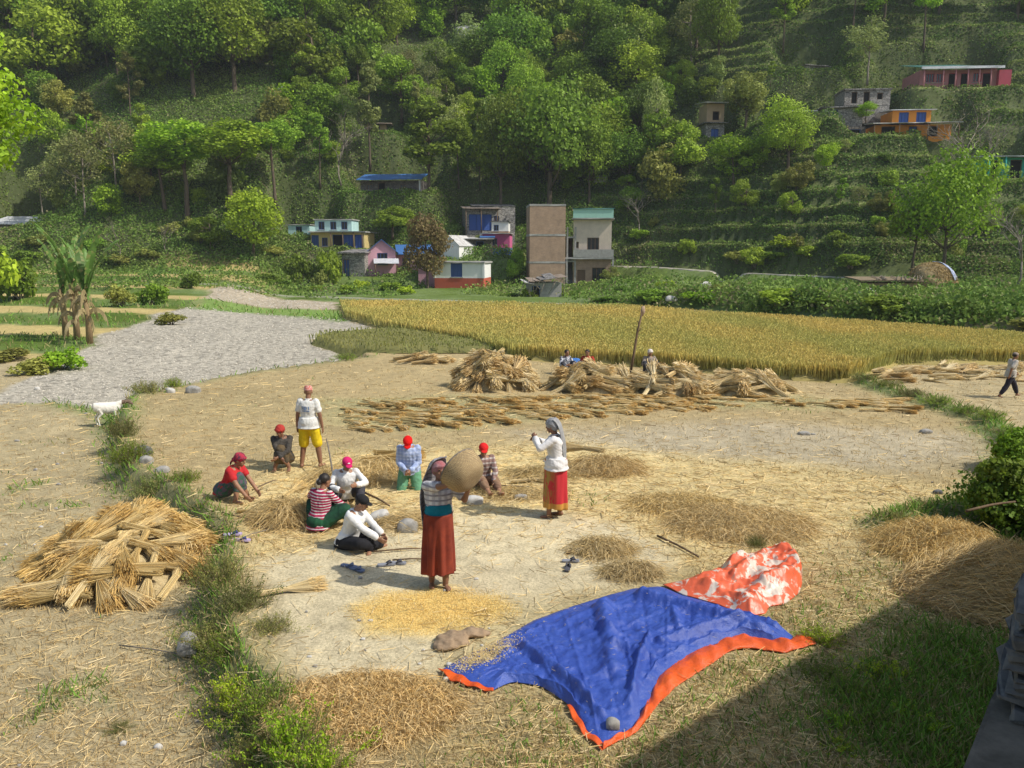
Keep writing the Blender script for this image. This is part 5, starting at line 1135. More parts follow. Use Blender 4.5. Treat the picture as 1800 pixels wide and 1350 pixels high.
# banana plants
M['banana'] = attrmat('banana', .5, .35, .35); M['banana_stem'] = mat('banana_stem', (.36, .27, .13), (.20, .13, .07), 4, .8, .4, .02, stretch=(3, 3, .4))
def banana(px, pyb, hpx, label, seed, dry=.4, n=9):
    n = n + 5
    rr = random.Random(seed); x, y, z = near(px, pyb, -.1); s = ppm(y, z); h = hpx/s; o = empty('banana_plant', (x, y, z), 0, label, 'banana plant')
    bm = bmesh.new(); hs = h*.55; tube(bm, [(0, 0, -.1), (.03, 0, hs*.5), (.08*rr.choice((-1, 1)), 0, hs), (.1, 0, hs*1.1)], [.16, .13, .09, .05], 10); bmobj('stem', bm, M['banana_stem'], o)
    for k in range(n):
        isdry = k >= n-5 or rr.random() < dry*.5; a = 2*PI*k/n + rr.uniform(-.4, .4); L = h*rr.uniform(.5, .72)*(.5 if isdry else 1); up = rr.uniform(2.2, 5.0) if not isdry else rr.uniform(.2, .9)
        pts = []; p = Vector((.05, 0, hs*rr.uniform(.85, 1.1) if not isdry else hs*rr.uniform(.35, 1.0))); d = Vector((math.cos(a)*.7, math.sin(a)*.7, up)).normalized(); N = 14; V = []; Fq = []
        for i in range(N+1):
            t = i/N; pts.append(p.copy()); p = p + d*L/N; d = (d + Vector((0, 0, -.04-.14*t-(.16 if isdry else 0)))).normalized()
        side = Vector((-math.sin(a), math.cos(a), 0))
        for i in range(N):
            t0, t1 = i/N, (i+1)/N; w0 = .24*math.sin(PI*min(1, t0*.93+.07))**.6*(.35 if isdry else 1); 
            for sg in (-1, 1):   # torn blade: every strip droops by its own amount
                dr = rr.uniform(.02, .14) + (.12 if isdry else 0); b = len(V); e = .96
                V += [pts[i], pts[i].lerp(pts[i+1], e), pts[i].lerp(pts[i+1], e)+side*sg*w0-Vector((0, 0, dr)), pts[i]+side*sg*w0-Vector((0, 0, dr))]; Fq.append((b, b+1, b+2, b+3))
        c = np.array((.34, .27, .13)) if isdry else np.array((.12, .22, .045))*rr.uniform(.8, 1.4); C = np.repeat(c[None]*np.random.default_rng(k).uniform(.8, 1.2, (len(Fq), 1)), 4, 0)
        if not isdry: C = np.where(np.random.default_rng(k+9).uniform(0, 1, (len(V), 1)) < .12, np.array((.36, .33, .12)), C)
        obj('leaf', npmesh('leaf', [tuple(v) for v in V], Fq, M['banana'], cols=C), o)
banana(116, 596, 150, 'leftmost banana plant with brown drooping leaves', 1, .7, 8); banana(136, 600, 175, 'tallest banana plant with one pale upright leaf', 2, .35, 10); banana(158, 606, 165, 'rightmost banana plant with a yellow lower stem', 3, .25, 10)
# ---------------------------------------------------------------- people: one continuous body each, clothes as parts
def skinmat(name, c):
    m = mat(name, c, tuple(x*.8 for x in c), 9, .55, .15, .003, .35); m.node_tree.nodes['Principled BSDF'].inputs['Subsurface Weight'].default_value = .05; return m
M['skin'] = skinmat('skin', (.34, .175, .10)); M['skin2'] = skinmat('skin2', (.27, .135, .078)); M['hair'] = mat('hair', (.018, .014, .012), (.03, .024, .02), 30, .5, .5, .005, stretch=(6, 6, 1))
def cloth(name, c, c2=None, scale=5, rough=.88): return mat('cloth_'+name, c, c2 or tuple(x*.78 for x in c), scale, rough, .35, .006, .2)
def banded(name, c1, c2, axis=2, freq=22, duty=.5, cross=None, c3=None, stretch=None):
    """woven stripes (or a check with a second direction)"""
    m, n, l, p = newmat('cloth_'+name); tc = n.new('ShaderNodeTexCoord'); s = n.new('ShaderNodeSeparateXYZ'); l.new(tc.outputs['Object'], s.inputs[0])
    def band(out, fr, du):
        a = n.new('ShaderNodeMath'); a.operation = 'MULTIPLY'; a.inputs[1].default_value = fr; l.new(out, a.inputs[0]); f = n.new('ShaderNodeMath'); f.operation = 'FRACT'; l.new(a.outputs[0], f.inputs[0])
        g = n.new('ShaderNodeMath'); g.operation = 'LESS_THAN'; g.inputs[1].default_value = du; l.new(f.outputs[0], g.inputs[0]); return g.outputs[0]
    c = mixn(n, l, band(s.outputs[axis], freq, duty), c1, c2)
    if cross is not None: c = mixn(n, l, band(s.outputs[0], cross, .5), c, mixn(n, l, .5, c, c3 or c2))
    t = texn(n, l, 7, 4, .6); c = mixn(n, l, 1.0, c, ramp(n, l, t.outputs[0], [(.3, .8), (.7, 1.1)]), 'MULTIPLY'); l.new(c, p.inputs['Base Color']); p.inputs['Roughness'].default_value = .88; p.inputs['Specular IOR Level'].default_value = .2
    bumpn(n, l, p, t.outputs[0], .3, .006); return m
def printed(name, c1, c2, scale=14, lo=.48, hi=.54):
    m, n, l, p = newmat('cloth_'+name); t = texn(n, l, scale, 2, .5, dist=.8); c = mixn(n, l, ramp(n, l, t.outputs[0], [(lo, 0.0), (hi, 1.0)]), c1, c2); l.new(c, p.inputs['Base Color']); p.inputs['Roughness'].default_value = .88
    bumpn(n, l, p, t.outputs[0], .2, .006); return m

def ball(bm, c, rx, ry=None, rz=None, rot=None, seg=14):
    ry = rx if ry is None else ry; rz = rx if rz is None else rz; c = Vector(c); rot = rot or Matrix.Identity(3)
    r_ = bmesh.ops.create_uvsphere(bm, u_segments=seg, v_segments=max(6, seg*2//3), radius=1)
    for v in r_['verts']: v.co = c + rot @ Vector((v.co.x*rx, v.co.y*ry, v.co.z*rz))
def cone2(bm, a, b, ra, rb, n=12):
    a, b = Vector(a), Vector(b); 
    if (b-a).length < 1e-4: ball(bm, a, ra); return
    tube(bm, [a, a.lerp(b, .5), b], [ra, (ra+rb)/2, rb], n); ball(bm, a, ra*.999, seg=n); ball(bm, b, rb*.999, seg=n)
def loft(bm, secs, n=22):
    """secs: (centre, side vector*halfwidth, front vector*halfdepth)"""
    rings = [[bm.verts.new(Vector(c) + s*math.cos(2*PI*k/n) + f*math.sin(2*PI*k/n)) for k in range(n)] for c, s, f in secs]
    for i in range(len(rings)-1):
        for k in range(n): bm.faces.new((rings[i][k], rings[i][(k+1) % n], rings[i+1][(k+1) % n], rings[i+1][k]))
    bm.faces.new(rings[0][::-1]); bm.faces.new(rings[-1])
def solidify(bm, name, mt, voxel, smooth_n=3, wrinkle=0.0, wseed=0, wscale=.09, parent=None, ref=None):
    bmesh.ops.recalc_face_normals(bm, faces=bm.faces); me = bpy.data.meshes.new('tmp'); bm.to_mesh(me); bm.free(); o = bpy.data.objects.new('tmp', me); COL.objects.link(o)
    r_ = o.modifiers.new('r', 'REMESH'); r_.mode = 'VOXEL'; r_.voxel_size = voxel; r_.use_smooth_shade = True
    if smooth_n: s = o.modifiers.new('s', 'SMOOTH'); s.factor = .5; s.iterations = smooth_n
    dg = bpy.context.evaluated_depsgraph_get(); ev = o.evaluated_get(dg); out = bpy.data.meshes.new_from_object(ev); bpy.data.objects.remove(o); bpy.data.meshes.remove(me)
    out.name = name; out.materials.clear(); out.materials.append(mt)
    if wrinkle:
        nv = len(out.vertices); co = np.empty(nv*3, np.float32); out.vertices.foreach_get('co', co); co = co.reshape(-1, 3); no = np.empty(nv*3, np.float32); out.vertex_normals.foreach_get('vector', no); no = no.reshape(-1, 3)
        q = noise(co[:, 0]+co[:, 1]*.6, co[:, 2]+co[:, 1]*.7, wscale, 3, wseed); out.vertices.foreach_set('co', (co + no*(q*wrinkle)[:, None]).astype(np.float32).ravel())
    out.polygons.foreach_set('use_smooth', np.ones(len(out.polygons), bool)); return obj(name, out, parent)
def ik(a, b, l1, l2, pole):
    a, b, pole = Vector(a), Vector(b), Vector(pole); d = b-a; L = min(d.length, (l1+l2)*.995); d = d.normalized(); b = a+d*L
    x = (l1*l1 - l2*l2 + L*L)/(2*L); h = math.sqrt(max(0, l1*l1-x*x)); p = (pole - d*pole.dot(d)); p = p.normalized() if p.length > 1e-6 else Vector((0, -1, 0)); return a+d*x+p*h, b
class Fig:
    def __init__(s, pelvis, lean=0, twist=0, side=0, head=(0, 0), hands=None, feet=None, elbows=None, knees=None, toes=None, bow=.0, tl=.47, turn=0):
        """lean forward (deg), twist of the shoulders, head=(yaw, nod) deg; hands, feet = (left, right) targets; he faces -Y, his left is +X"""
        s.P = Vector(pelvis); Rm = Matrix.Rotation(R(turn), 3, 'Z'); s.fw0 = Rm @ Vector((0, -1, 0)); s.sd0 = Rm @ Vector((1, 0, 0))
        le = R(lean); up = Vector((0, 0, math.cos(le))) + s.fw0*math.sin(le) + s.sd0*math.sin(R(side)); s.up = up.normalized()
        s.sd = Matrix.Rotation(R(twist), 3, 'Z') @ s.sd0; s.sd = (s.sd - s.up*s.sd.dot(s.up)).normalized(); s.fw = s.up.cross(s.sd)*-1
        if s.fw.dot(s.fw0) < 0: s.fw = -s.fw
        s.N = s.P + s.up*tl + s.fw*bow*.5; s.mid = s.P + s.up*tl*.45 - s.fw*bow*.35; s.tl = tl
        s.sh = [s.N + s.sd*k*.158 - s.up*.035 for k in (1, -1)]; s.hip = [s.P + s.sd0*k*.088 - s.up*.02 for k in (1, -1)]
        yaw, nod = head; hy = Matrix.Rotation(R(yaw), 3, 'Z') @ s.fw0; nd = R(nod); s.hf = (hy*math.cos(nd) - Vector((0, 0, 1))*math.sin(nd)).normalized(); s.hs = Vector((0, 0, 1)).cross(s.hf).normalized(); s.hu = s.hf.cross(s.hs)
        if s.hu.z < 0: s.hu = -s.hu
        s.H = s.N + s.up*.045 + s.hu*.105 + s.hf*.035
        hands = hands or [s.sh[0]+Vector((.08, 0, -.5)), s.sh[1]+Vector((-.08, 0, -.5))]; elbows = elbows or [s.sd*.5-s.fw*.6-Vector((0, 0, .3)), -s.sd*.5-s.fw*.6-Vector((0, 0, .3))]
        s.el, s.wr = zip(*[ik(s.sh[i], hands[i], .265, .235, elbows[i]) for i in (0, 1)])
        feet = feet or [(.1, 0, .07), (-.1, 0, .07)]; knees = knees or [s.fw0, s.fw0]
        s.kn, s.an = zip(*[ik(s.hip[i], feet[i], .40, .385, knees[i]) for i in (0, 1)]); s.toes = [Vector(t).normalized() for t in (toes or [s.fw0+s.sd0*.15, s.fw0-s.sd0*.15])]
    def torso(s, bm, g=0.0, lo=-.10, hi=1.0, wf=1.0):
        S_ = [(-.10, .13, .10), (0, .158, .118), (.16, .150, .112), (.34, .128, .098), (.55, .145, .108), (.76, .165, .115), (.90, .172, .092), (.98, .115, .072), (1.04, .058, .055)]
        secs = []
        for t, w, d in S_:
            if t < lo-1e-6 or t > hi+.05: continue
            u = max(0, min(1, t)); c = (s.P*(1-u)**2 + s.mid*2*u*(1-u)*1.0 + s.N*u*u) if s.mid is None else s.P.lerp(s.N, u) + (s.mid-s.P.lerp(s.N, .45))*4*u*(1-u)
            if t < 0: c = s.P + s.up*t*s.tl
            if t > 1: c = s.N + s.up*(t-1)*s.tl
            sd = s.sd0.lerp(s.sd, u).normalized(); fw = s.fw0.lerp(s.fw, min(1, u+.4)).normalized(); secs.append((c, sd*(w*wf+g), fw*(d*wf+g)))
        loft(bm, secs)
    def arm(s, bm, i, g=0.0, to=1.0, f0=.0):
        a, b, c = s.sh[i], s.el[i], s.wr[i]; cone2(bm, a, b, .047+g, .040+g) if to >= .5 else cone2(bm, a, a.lerp(b, to*2), .050+g, .048+g)
        if to > .5: cone2(bm, b, b.lerp(c, (to-.5)*2), .040+g, .036+g*1.2 if to < 1 else .030+g)
    def leg(s, bm, i, g=0.0, to=1.0):
        a, b, c = s.hip[i], s.kn[i], s.an[i]; cone2(bm, a, b if to >= .5 else a.lerp(b, to*2), .082+g, .056+g if to >= .5 else .064+g)
        if to > .5: cone2(bm, b, b.lerp(c, .35), .055+g, .056+g); cone2(bm, b.lerp(c, .35), b.lerp(c, min(1, (to-.5)*2)), .056+g, .038+g)
    def hand(s, bm, i, grip=.5, palm=None):
        w = s.wr[i]; d = (w-s.el[i]).normalized(); pn = Vector(palm).normalized() if palm else (-s.sd*(1 if i == 0 else -1)); pn = (pn-d*pn.dot(d)); pn = pn.normalized() if pn.length > .1 else d.orthogonal().normalized(); sd = d.cross(pn)
        c = w+d*.05; rot = Matrix((sd, pn, d)).transposed(); ball(bm, c, .038, .016, .050, rot)
        if i == 1: sd = -sd
        for k in range(4):
            a = c + sd*(-.027+.018*k) + d*.040; L = (.030, .036, .034, .026)[k]; d1 = (d + pn*grip*.8 + sd*(-.05+.035*k)).normalized(); b = a+d1*L; d2 = (d1+pn*grip*1.3).normalized(); e = b+d2*L*.8; tube(bm, [a-d*.015, b, e], [.0092, .0085, .0072], 7)
        a = c - sd*.030 - d*.020; b = a - sd*.022 + d*.020 + pn*.012; tube(bm, [a+sd*.01, b, b+d*.026+pn*.012], [.012, .010, .008], 7)
    def foot(s, bm, i, shoe=0.0):
        a = s.an[i]; t = s.toes[i]; t = Vector((t.x, t.y, t.z*.6)).normalized(); sd = Vector((0, 0, 1)).cross(t).normalized(); up = t.cross(sd); rot = Matrix((sd, t, up)).transposed()
        ball(bm, a - up*.035 - t*.02, .034+shoe, .045+shoe, .035+shoe, rot); ball(bm, a - up*.045 + t*.06, .038+shoe, .085+shoe, .024+shoe, rot)
        if not shoe:
            for k in range(5): q = a - up*.052 + t*(.135-.009*k*(1 if True else 0)) + sd*(-.028+.014*k)*(1 if i == 0 else -1); ball(bm, q, .010-.0008*k, .017, .010, rot, 8)
    def headm(s, bm):
        rot = Matrix((s.hs, -s.hf, s.hu)).transposed(); H = s.H; cone2(bm, s.N-s.up*.02, H-s.hu*.06-s.hf*.02, .052, .046); f = s.hf
        ball(bm, H+s.hu*.02-f*.008, .074, .090, .088, rot, 20); ball(bm, H-s.hu*.040+f*.022, .056, .058, .062, rot, 16); ball(bm, H-s.hu*.088+f*.055, .024, .020, .018, rot)
        tube(bm, [H+f*.078+s.hu*.022, H+f*.098-s.hu*.018, H+f*.082-s.hu*.030], [.009, .014, .012], 8)
        for k in (1, -1):
            ball(bm, H+s.hs*k*.030+f*.072+s.hu*.034, .022, .012, .008, rot, 10); ball(bm, H+s.hs*k*.038+f*.056-s.hu*.02, .020, .020, .018, rot, 10); ball(bm, H+s.hs*k*.077-s.hu*.004-f*.006, .010, .020, .030, rot, 10)
        for zz, rr in ((-.052, .008), (-.062, .009)): tube(bm, [H+f*.072+s.hu*zz-s.hs*.024, H+f*.083+s.hu*zz, H+f*.072+s.hu*zz+s.hs*.024], [rr*.5, rr, rr*.5], 7)
    def face(s, parent):
        for nm, off, rr, mt in (('eye', .077, .0095, 'eye'),):
            for k in (1, -1): bm = bmesh.new(); ball(bm, s.H+s.hs*k*.030+s.hf*off+s.hu*.018, rr*1.3, rr*.8, rr*.8, Matrix((s.hs, -s.hf, s.hu)).transposed(), 10); bmobj(nm, bm, M['eye'], parent, True)
        bm = bmesh.new(); tube(bm, [s.H+s.hf*.0765+s.hu*-.057-s.hs*.022, s.H+s.hf*.0885-s.hu*.057, s.H+s.hf*.0765-s.hu*.057+s.hs*.022], [.003, .0045, .003], 6); bmobj('mouth', bm, M['lip'], parent, True)
        for k in (1, -1): bm = bmesh.new(); tube(bm, [s.H+s.hf*.080+s.hu*.043+s.hs*k*.014, s.H+s.hf*.081+s.hu*.049+s.hs*k*.031, s.H+s.hf*.068+s.hu*.043+s.hs*k*.047], [.003, .004, .003], 6); bmobj('eyebrow', bm, M['hair'], parent, True)
    def body(s, label, loc, rz, skin='skin', grip=(.5, .5), palm=(None, None), shoes=False, name='person'):
        bm = bmesh.new(); s.torso(bm); 
        for i in (0, 1): s.arm(bm, i); s.leg(bm, i); s.hand(bm, i, grip[i], palm[i]); s.foot(bm, i)
        s.headm(bm); o = solidify(bm, name, M[skin], .0085, 2); o.location = loc; o.rotation_euler = (0, 0, rz); tag(o, label, 'person'); s.face(o); s.o = o; return o
    def hair(s, kind='short', c='hair'):
        bm = bmesh.new(); rot = Matrix((s.hs, -s.hf, s.hu)).transposed(); ball(bm, s.H+s.hu*.032-s.hf*.020, .083, .092, .088, rot, 20)
        if kind == 'bun': ball(bm, s.H-s.hf*.11-s.hu*.02, .045, .04, .045, rot)
        if kind == 'bob': ball(bm, s.H-s.hf*.05-s.hu*.05, .075, .06, .075, rot)
        return solidify(bm, 'hair', M[c], .010, 2, .004, 1, .02, s.o)
    def cap(s, m, peak=True):
        rot = Matrix((s.hs, -s.hf, s.hu)).transposed(); bm = bmesh.new(); ball(bm, s.H+s.hu*.055-s.hf*.010, .086, .100, .072, rot, 20)
        if peak: ball(bm, s.H+s.hu*.045+s.hf*.10, .062, .055, .010, rot, 16)
        return solidify(bm, 'cap', m, .008, 2, .002, 1, .03, s.o)
    def topi(s, m):
        bm = bmesh.new(); loft(bm, [(s.H+s.hu*.030-s.hf*.01, s.hs*.086, s.hf*.100), (s.H+s.hu*.09-s.hf*.012, s.hs*.078, s.hf*.092), (s.H+s.hu*.125-s.hf*.02, s.hs*.062, s.hf*.074)]); return solidify(bm, 'cap', m, .009, 2, .003, 2, .03, s.o)
    def scarf(s, m, tail=None, knot=True, big=1.0, name='headscarf'):
        rot = Matrix((s.hs, -s.hf, s.hu)).transposed(); bm = bmesh.new(); ball(bm, s.H+s.hu*.045-s.hf*.016, .092*big, .104*big, .088*big, rot, 20); ball(bm, s.H+s.hu*.005-s.hf*.052, .086*big, .070*big, .080*big, rot, 16)
        tube(bm, [s.H+s.hu*.04-s.hs*.088, s.H+s.hu*.062+s.hf*.062-s.hs*.05, s.H+s.hu*.066+s.hf*.082, s.H+s.hu*.062+s.hf*.062+s.hs*.05, s.H+s.hu*.04+s.hs*.088], [.018, .020, .021, .020, .018], 8)
        if knot: ball(bm, s.H-s.hf*.12-s.hu*.03, .032, .030, .032, rot); tube(bm, [s.H-s.hf*.12-s.hu*.03, s.H-s.hf*.15-s.hu*.10, s.H-s.hf*.14-s.hu*.16], [.02, .018, .010], 7)
        if tail: tube(bm, [s.H-s.hf*.06+s.hu*.02]+[Vector(p) for p in tail], [.07]+[.06]*(len(tail)-1)+[.035], 10)
        return solidify(bm, name, m, .009, 2, .006, 3, .035, s.o)
    def shirt(s, m, sleeve=1.0, hem=-.22, g=.020, name='shirt', fl=0.012, lo=0):
        bm = bmesh.new(); s.torso(bm, g, lo, .95)
        u = s.up
        if lo == 0: loft(bm, [(s.P+u*hem*.47, s.sd0*(.172+g+fl), s.fw0*(.130+g+fl)), (s.P+u*hem*.2, s.sd0*(.168+g+fl*.5), s.fw0*(.128+g+fl*.5)), (s.P+u*.03, s.sd0*(.160+g+fl*.75), s.fw0*(.12+g+fl*.75)), (s.P+u*.13, s.sd0*(.148+g+fl*.4), s.fw0*(.11+g+fl*.4))])
        for i in (0, 1): s.arm(bm, i, .014 if sleeve > .5 else .019, sleeve*.97)
        ring = s.N+u*.015; loft(bm, [(ring-u*.04, s.sd*.085, s.fw*.078), (ring+u*.012, s.sd*.062, s.fw*.062)])
        return solidify(bm, name, m, .0105, 3, .0095, random.randrange(6), .060, s.o)
    def pants(s, m, to=1.0, g=.018, name='trousers', wr=.009):
        bm = bmesh.new(); u = s.up; q = min(g, .012); loft(bm, [(s.P-u*.09, s.sd0*(.15+g), s.fw0*(.115+g)), (s.P-u*.03, s.sd0*(.158+q), s.fw0*(.120+q)), (s.P+u*.07, s.sd0*(.146+q*.5), s.fw0*(.110+q*.5))])
        for i in (0, 1): s.leg(bm, i, g, to)
        return solidify(bm, name, m, .011, 3, wr, random.randrange(6), .08, s.o)
    def lapskirt(s, m, name='skirt', to=.8, g=.035):
        """a skirt pulled over bent legs"""
        bm = bmesh.new(); ball(bm, s.P, .20, .18, .14)
        for i in (0, 1):
            s.leg(bm, i, g, to)
        for t in (.25, .5, .75, 1.0): a, b = s.hip[0].lerp(s.kn[0], t), s.hip[1].lerp(s.kn[1], t); cone2(bm, a, b, .075, .075)
        for t in (.3, .6): a, b = s.kn[0].lerp(s.an[0], t), s.kn[1].lerp(s.an[1], t); cone2(bm, a, b, .06, .06)
        return solidify(bm, name, m, .012, 4, .010, random.randrange(6), .09, s.o)
    def longskirt(s, m, z0, name='skirt', w0=.165, w1=.20, folds=9, amp=.02, drift=(0, 0)):
        top = s.P + s.up*.10; n = 96; rows = 34; V = []; rr = random.Random(len(name)+folds); ph = [rr.uniform(0, 6) for _ in range(4)]
        for j in range(rows+1):
            t = j/rows; zc = top.z*(1-t)+z0*t; cx = top.x*(1-t)+drift[0]*t; cy = top.y*(1-t)+drift[1]*t; w = w0+(w1-w0)*t**.8 - .02*max(0, t-.85)*6*0
            for k in range(n):
                a = 2*PI*k/n; f = amp*(t**.7)*(math.sin(folds*a+ph[0]+1.2*t)+.6*math.sin((folds+4)*a+ph[1]-2*t)+.5*math.sin(3*a+ph[2])); rad = w+f
                V.append((cx+(s.sd0*rad*math.cos(a)+s.fw0*rad*.95*math.sin(a)).x, cy+(s.sd0*rad*math.cos(a)+s.fw0*rad*.95*math.sin(a)).y, zc + (.015*math.sin(2*a+ph[3]) if j == rows else 0)))
        Fq = [(j*n+k, (j+1)*n+k, (j+1)*n+(k+1) % n, j*n+(k+1) % n) for j in range(rows) for k in range(n)]; o = obj(name, npmesh(name, V, Fq, m, True), s.o); so_ = o.modifiers.new('s', 'SOLIDIFY'); so_.thickness = .006; return o
M['eye'] = mat('eye', (.02, .012, .01), None, 5, .3, 0); M['lip'] = mat('lip', (.22, .07, .06), None, 5, .6, 0)
random.seed(77)
CL = {}
def at(px, py): x, y, z = near(px, py); return (x, y, z)

# 1 man standing with his back to us
f = Fig((0, 0, .88), lean=2, head=(12, 8), hands=[(.245, -.02, .80), (-.26, -.03, .82)], feet=[(.17, .02, .075), (-.19, -.05, .075)], toes=[(.3, -1, 0), (-.35, -1, 0)], elbows=[(.5, .6, 0), (-.5, .6, 0)])
f.body('standing man seen from behind in white t-shirt, yellow shorts and pink cap', at(546, 822), R(172), 'skin2'); tee = f.shirt(cloth('tee', (.74, .73, .68)), .32, -.16, fl=.038); f.pants(cloth('yellow', (.80, .58, .02)), .47, .036, 'shorts', .008); f.topi(printed('topi', (.55, .16, .13), (.62, .40, .34), 30)); 
cx_, cn, cl_, cp_ = newmat('tee_print'); cp_.inputs['Base Color'].default_value = (.05, .16, .42, 1)
from mathutils.bvhtree import BVHTree
tv = BVHTree.FromPolygons([v.co for v in tee.data.vertices], [tuple(p.vertices) for p in tee.data.polygons])
def backy(x_, z_):
    h_ = tv.ray_cast(Vector((x_, 1, z_)), Vector((0, -1, 0))); return (h_[0].y if h_[0] is not None else .1)
bm = bmesh.new()   # small blue block letters across the shoulders
LET = {'A': ((0,0,.2,1), (.6,0,.8,1), (.2,.8,.6,1), (.2,.4,.6,.55)), 'B': ((0,0,.2,1), (.2,.8,.7,1), (.2,.42,.7,.58), (.2,0,.7,.2), (.6,.2,.8,.8)), 'I': ((.3,0,.5,1),)}
def strip_(xa, xb, za, zb):
    n_ = 3; xs = [xa+(xb-xa)*i/n_ for i in range(n_+1)]; zs = [za+(zb-za)*i/n_ for i in range(n_+1)]
    g_ = [[bm.verts.new((-x_, backy(-x_, z_)+.004, z_)) for x_ in xs] for z_ in zs]
    for j in range(n_):
        for i in range(n_): bm.faces.new((g_[j][i], g_[j][i+1], g_[j+1][i+1], g_[j+1][i]))
x0_ = -.085; hh_ = .066
for ch in 'ABI':
    for a, b, c, d in LET[ch]: strip_(x0_+a*hh_*.85, x0_+c*hh_*.85, 1.175+b*hh_, 1.175+d*hh_)
    x0_ += hh_*.9
strip_(-.075, .07, 1.145, 1.160)
bmobj('shirt_print', bm, cx_, tee)
# 2 dark clothed woman crouching
f = Fig((0, .12, .20), lean=22, head=(-6, 22), hands=[(-.04, -.30, .30), (.05, -.32, .27)], feet=[(.13, -.14, .07), (-.13, -.14, .07)], elbows=[(.6, 0, -.3), (-.6, 0, -.3)], bow=-.05)
f.body('crouching woman in dark brown shawl and dull red headscarf facing the camera', at(498, 824), R(6), 'skin2'); f.shirt(cloth('darkshawl', (.085, .075, .062), (.05, .045, .04)), .9, -.1, .03, 'shawl'); f.lapskirt(cloth('brownskirt', (.14, .095, .045), (.07, .06, .045)), g=.04); f.scarf(cloth('dullred', (.42, .045, .035)))
# 3 red clothed woman crouching, facing right
f = Fig((0, .14, .19), lean=34, head=(5, 18), hands=[(.10, -.52, .07), (-.16, -.46, .06)], feet=[(.12, -.22, .07), (-.12, -.16, .07)], elbows=[(.5, .3, -.1), (-.5, .3, -.1)], bow=-.04)
f.body('crouching woman in red blouse and dark green skirt reaching towards a stick', at(408, 880), R(74)); f.shirt(cloth('redblouse', (.55, .035, .03), (.40, .02, .03)), .28, -.15, .018, 'blouse'); f.lapskirt(printed('greenskirt', (.03, .09, .06), (.10, .07, .10), 18), to=.72); f.scarf(printed('crimson', (.38, .02, .05), (.10, .02, .04), 24))
# 4 pink capped man sitting
f = Fig((0, .10, .13), lean=20, head=(14, 26), hands=[(.16, -.34, .40), (-.14, -.36, .34)], feet=[(.16, -.48, .07), (-.16, -.46, .07)], knees=[(.5, -.2, 1), (-.5, -.2, 1)], bow=-.04)
f.body('sitting man in white shirt and bright pink cap between the two women and the straw', at(610, 884), R(14)); f.shirt(cloth('whiteshirt', (.78, .77, .74)), 1.0, -.15, .024); f.pants(cloth('darkgrey', (.05, .05, .06)), .95); f.cap(cloth('pinkcap', (.62, .02, .14))); 
x_, n_, l_, p_ = newmat('badge'); p_.inputs['Base Color'].default_value = (.75, .75, .75, 1); bm = bmesh.new(); ball(bm, f.H+f.hu*.075+f.hf*.074, .026, .010, .020, Matrix((f.hs, -f.hf, f.hu)).transposed(), 10); bmobj('cap_badge', bm, x_, f.o, True)
f4 = f
# 5 woman in striped top with her back to us
f = Fig((0, .02, .14), lean=14, head=(-14, 10), hands=[(.28, -.42, .42), (-.14, -.46, .30)], feet=[(.20, -.46, .06), (-.22, -.42, .06)], knees=[(.7, -.3, .7), (-.7, -.3, .7)], bow=-.02)
f.body('sitting woman in red and white striped top with dark hair, seen from behind', at(562, 930), R(150)); f.shirt(banded('stripes', (.62, .56, .55), (.36, .02, .07), 2, 24, .62), .62, -.2, .022, 'striped_top'); f.lapskirt(cloth('darkgreen', (.02, .09, .04), (.015, .04, .03)), to=.85); f.hair('bun'); f5 = f
# 6 man in white shirt sitting cross legged
f = Fig((0, .08, .11), lean=24, head=(6, 26), hands=[(.02, -.56, .16), (-.10, -.48, .22)], feet=[(-.10, -.34, .06), (.10, -.40, .06)], knees=[(1, -.25, .35), (-1, -.25, .35)], toes=[(-1, -.4, 0), (1, -.4, 0)], bow=-.05)
f.body('man in white shirt and black trousers sitting cross-legged nearest the sandals', at(618, 962), R(72)); f.shirt(cloth('whiteshirt2', (.80, .79, .76)), .96, -.10, .026, fl=0); f.pants(cloth('black', (.022, .022, .026)), 1.0, .03); f.hair('short'); f.cap(cloth('blackcap', (.02, .02, .022)))
# 7 man in blue shirt kneeling
f = Fig((0, .10, .34), lean=16, head=(0, 48), hands=[(.05, -.20, .40), (-.05, -.20, .40)], feet=[(.11, .34, .06), (-.11, .34, .06)], knees=[(.25, -1, -1.2), (-.25, -1, -1.2)], toes=[(.1, 1, -.2), (-.1, 1, -.2)], bow=-.03)
dz_ = min(k_.z for k_ in f.kn) - .075
o = f.body('kneeling man in pale blue checked shirt, green trousers and bright red cap', (at(720, 858)[0], at(720, 858)[1], at(720, 858)[2]-max(0, dz_)), R(2)); f.shirt(banded('bluecheck', (.34, .42, .62), (.46, .54, .72), 2, 16, .4, 16, (.24, .30, .50)), 1.0, -.18, .026); f.pants(cloth('greentrousers', (.14, .34, .20)), 1.0, .032); f.cap(cloth('redcap', (.80, .012, .010)), True)
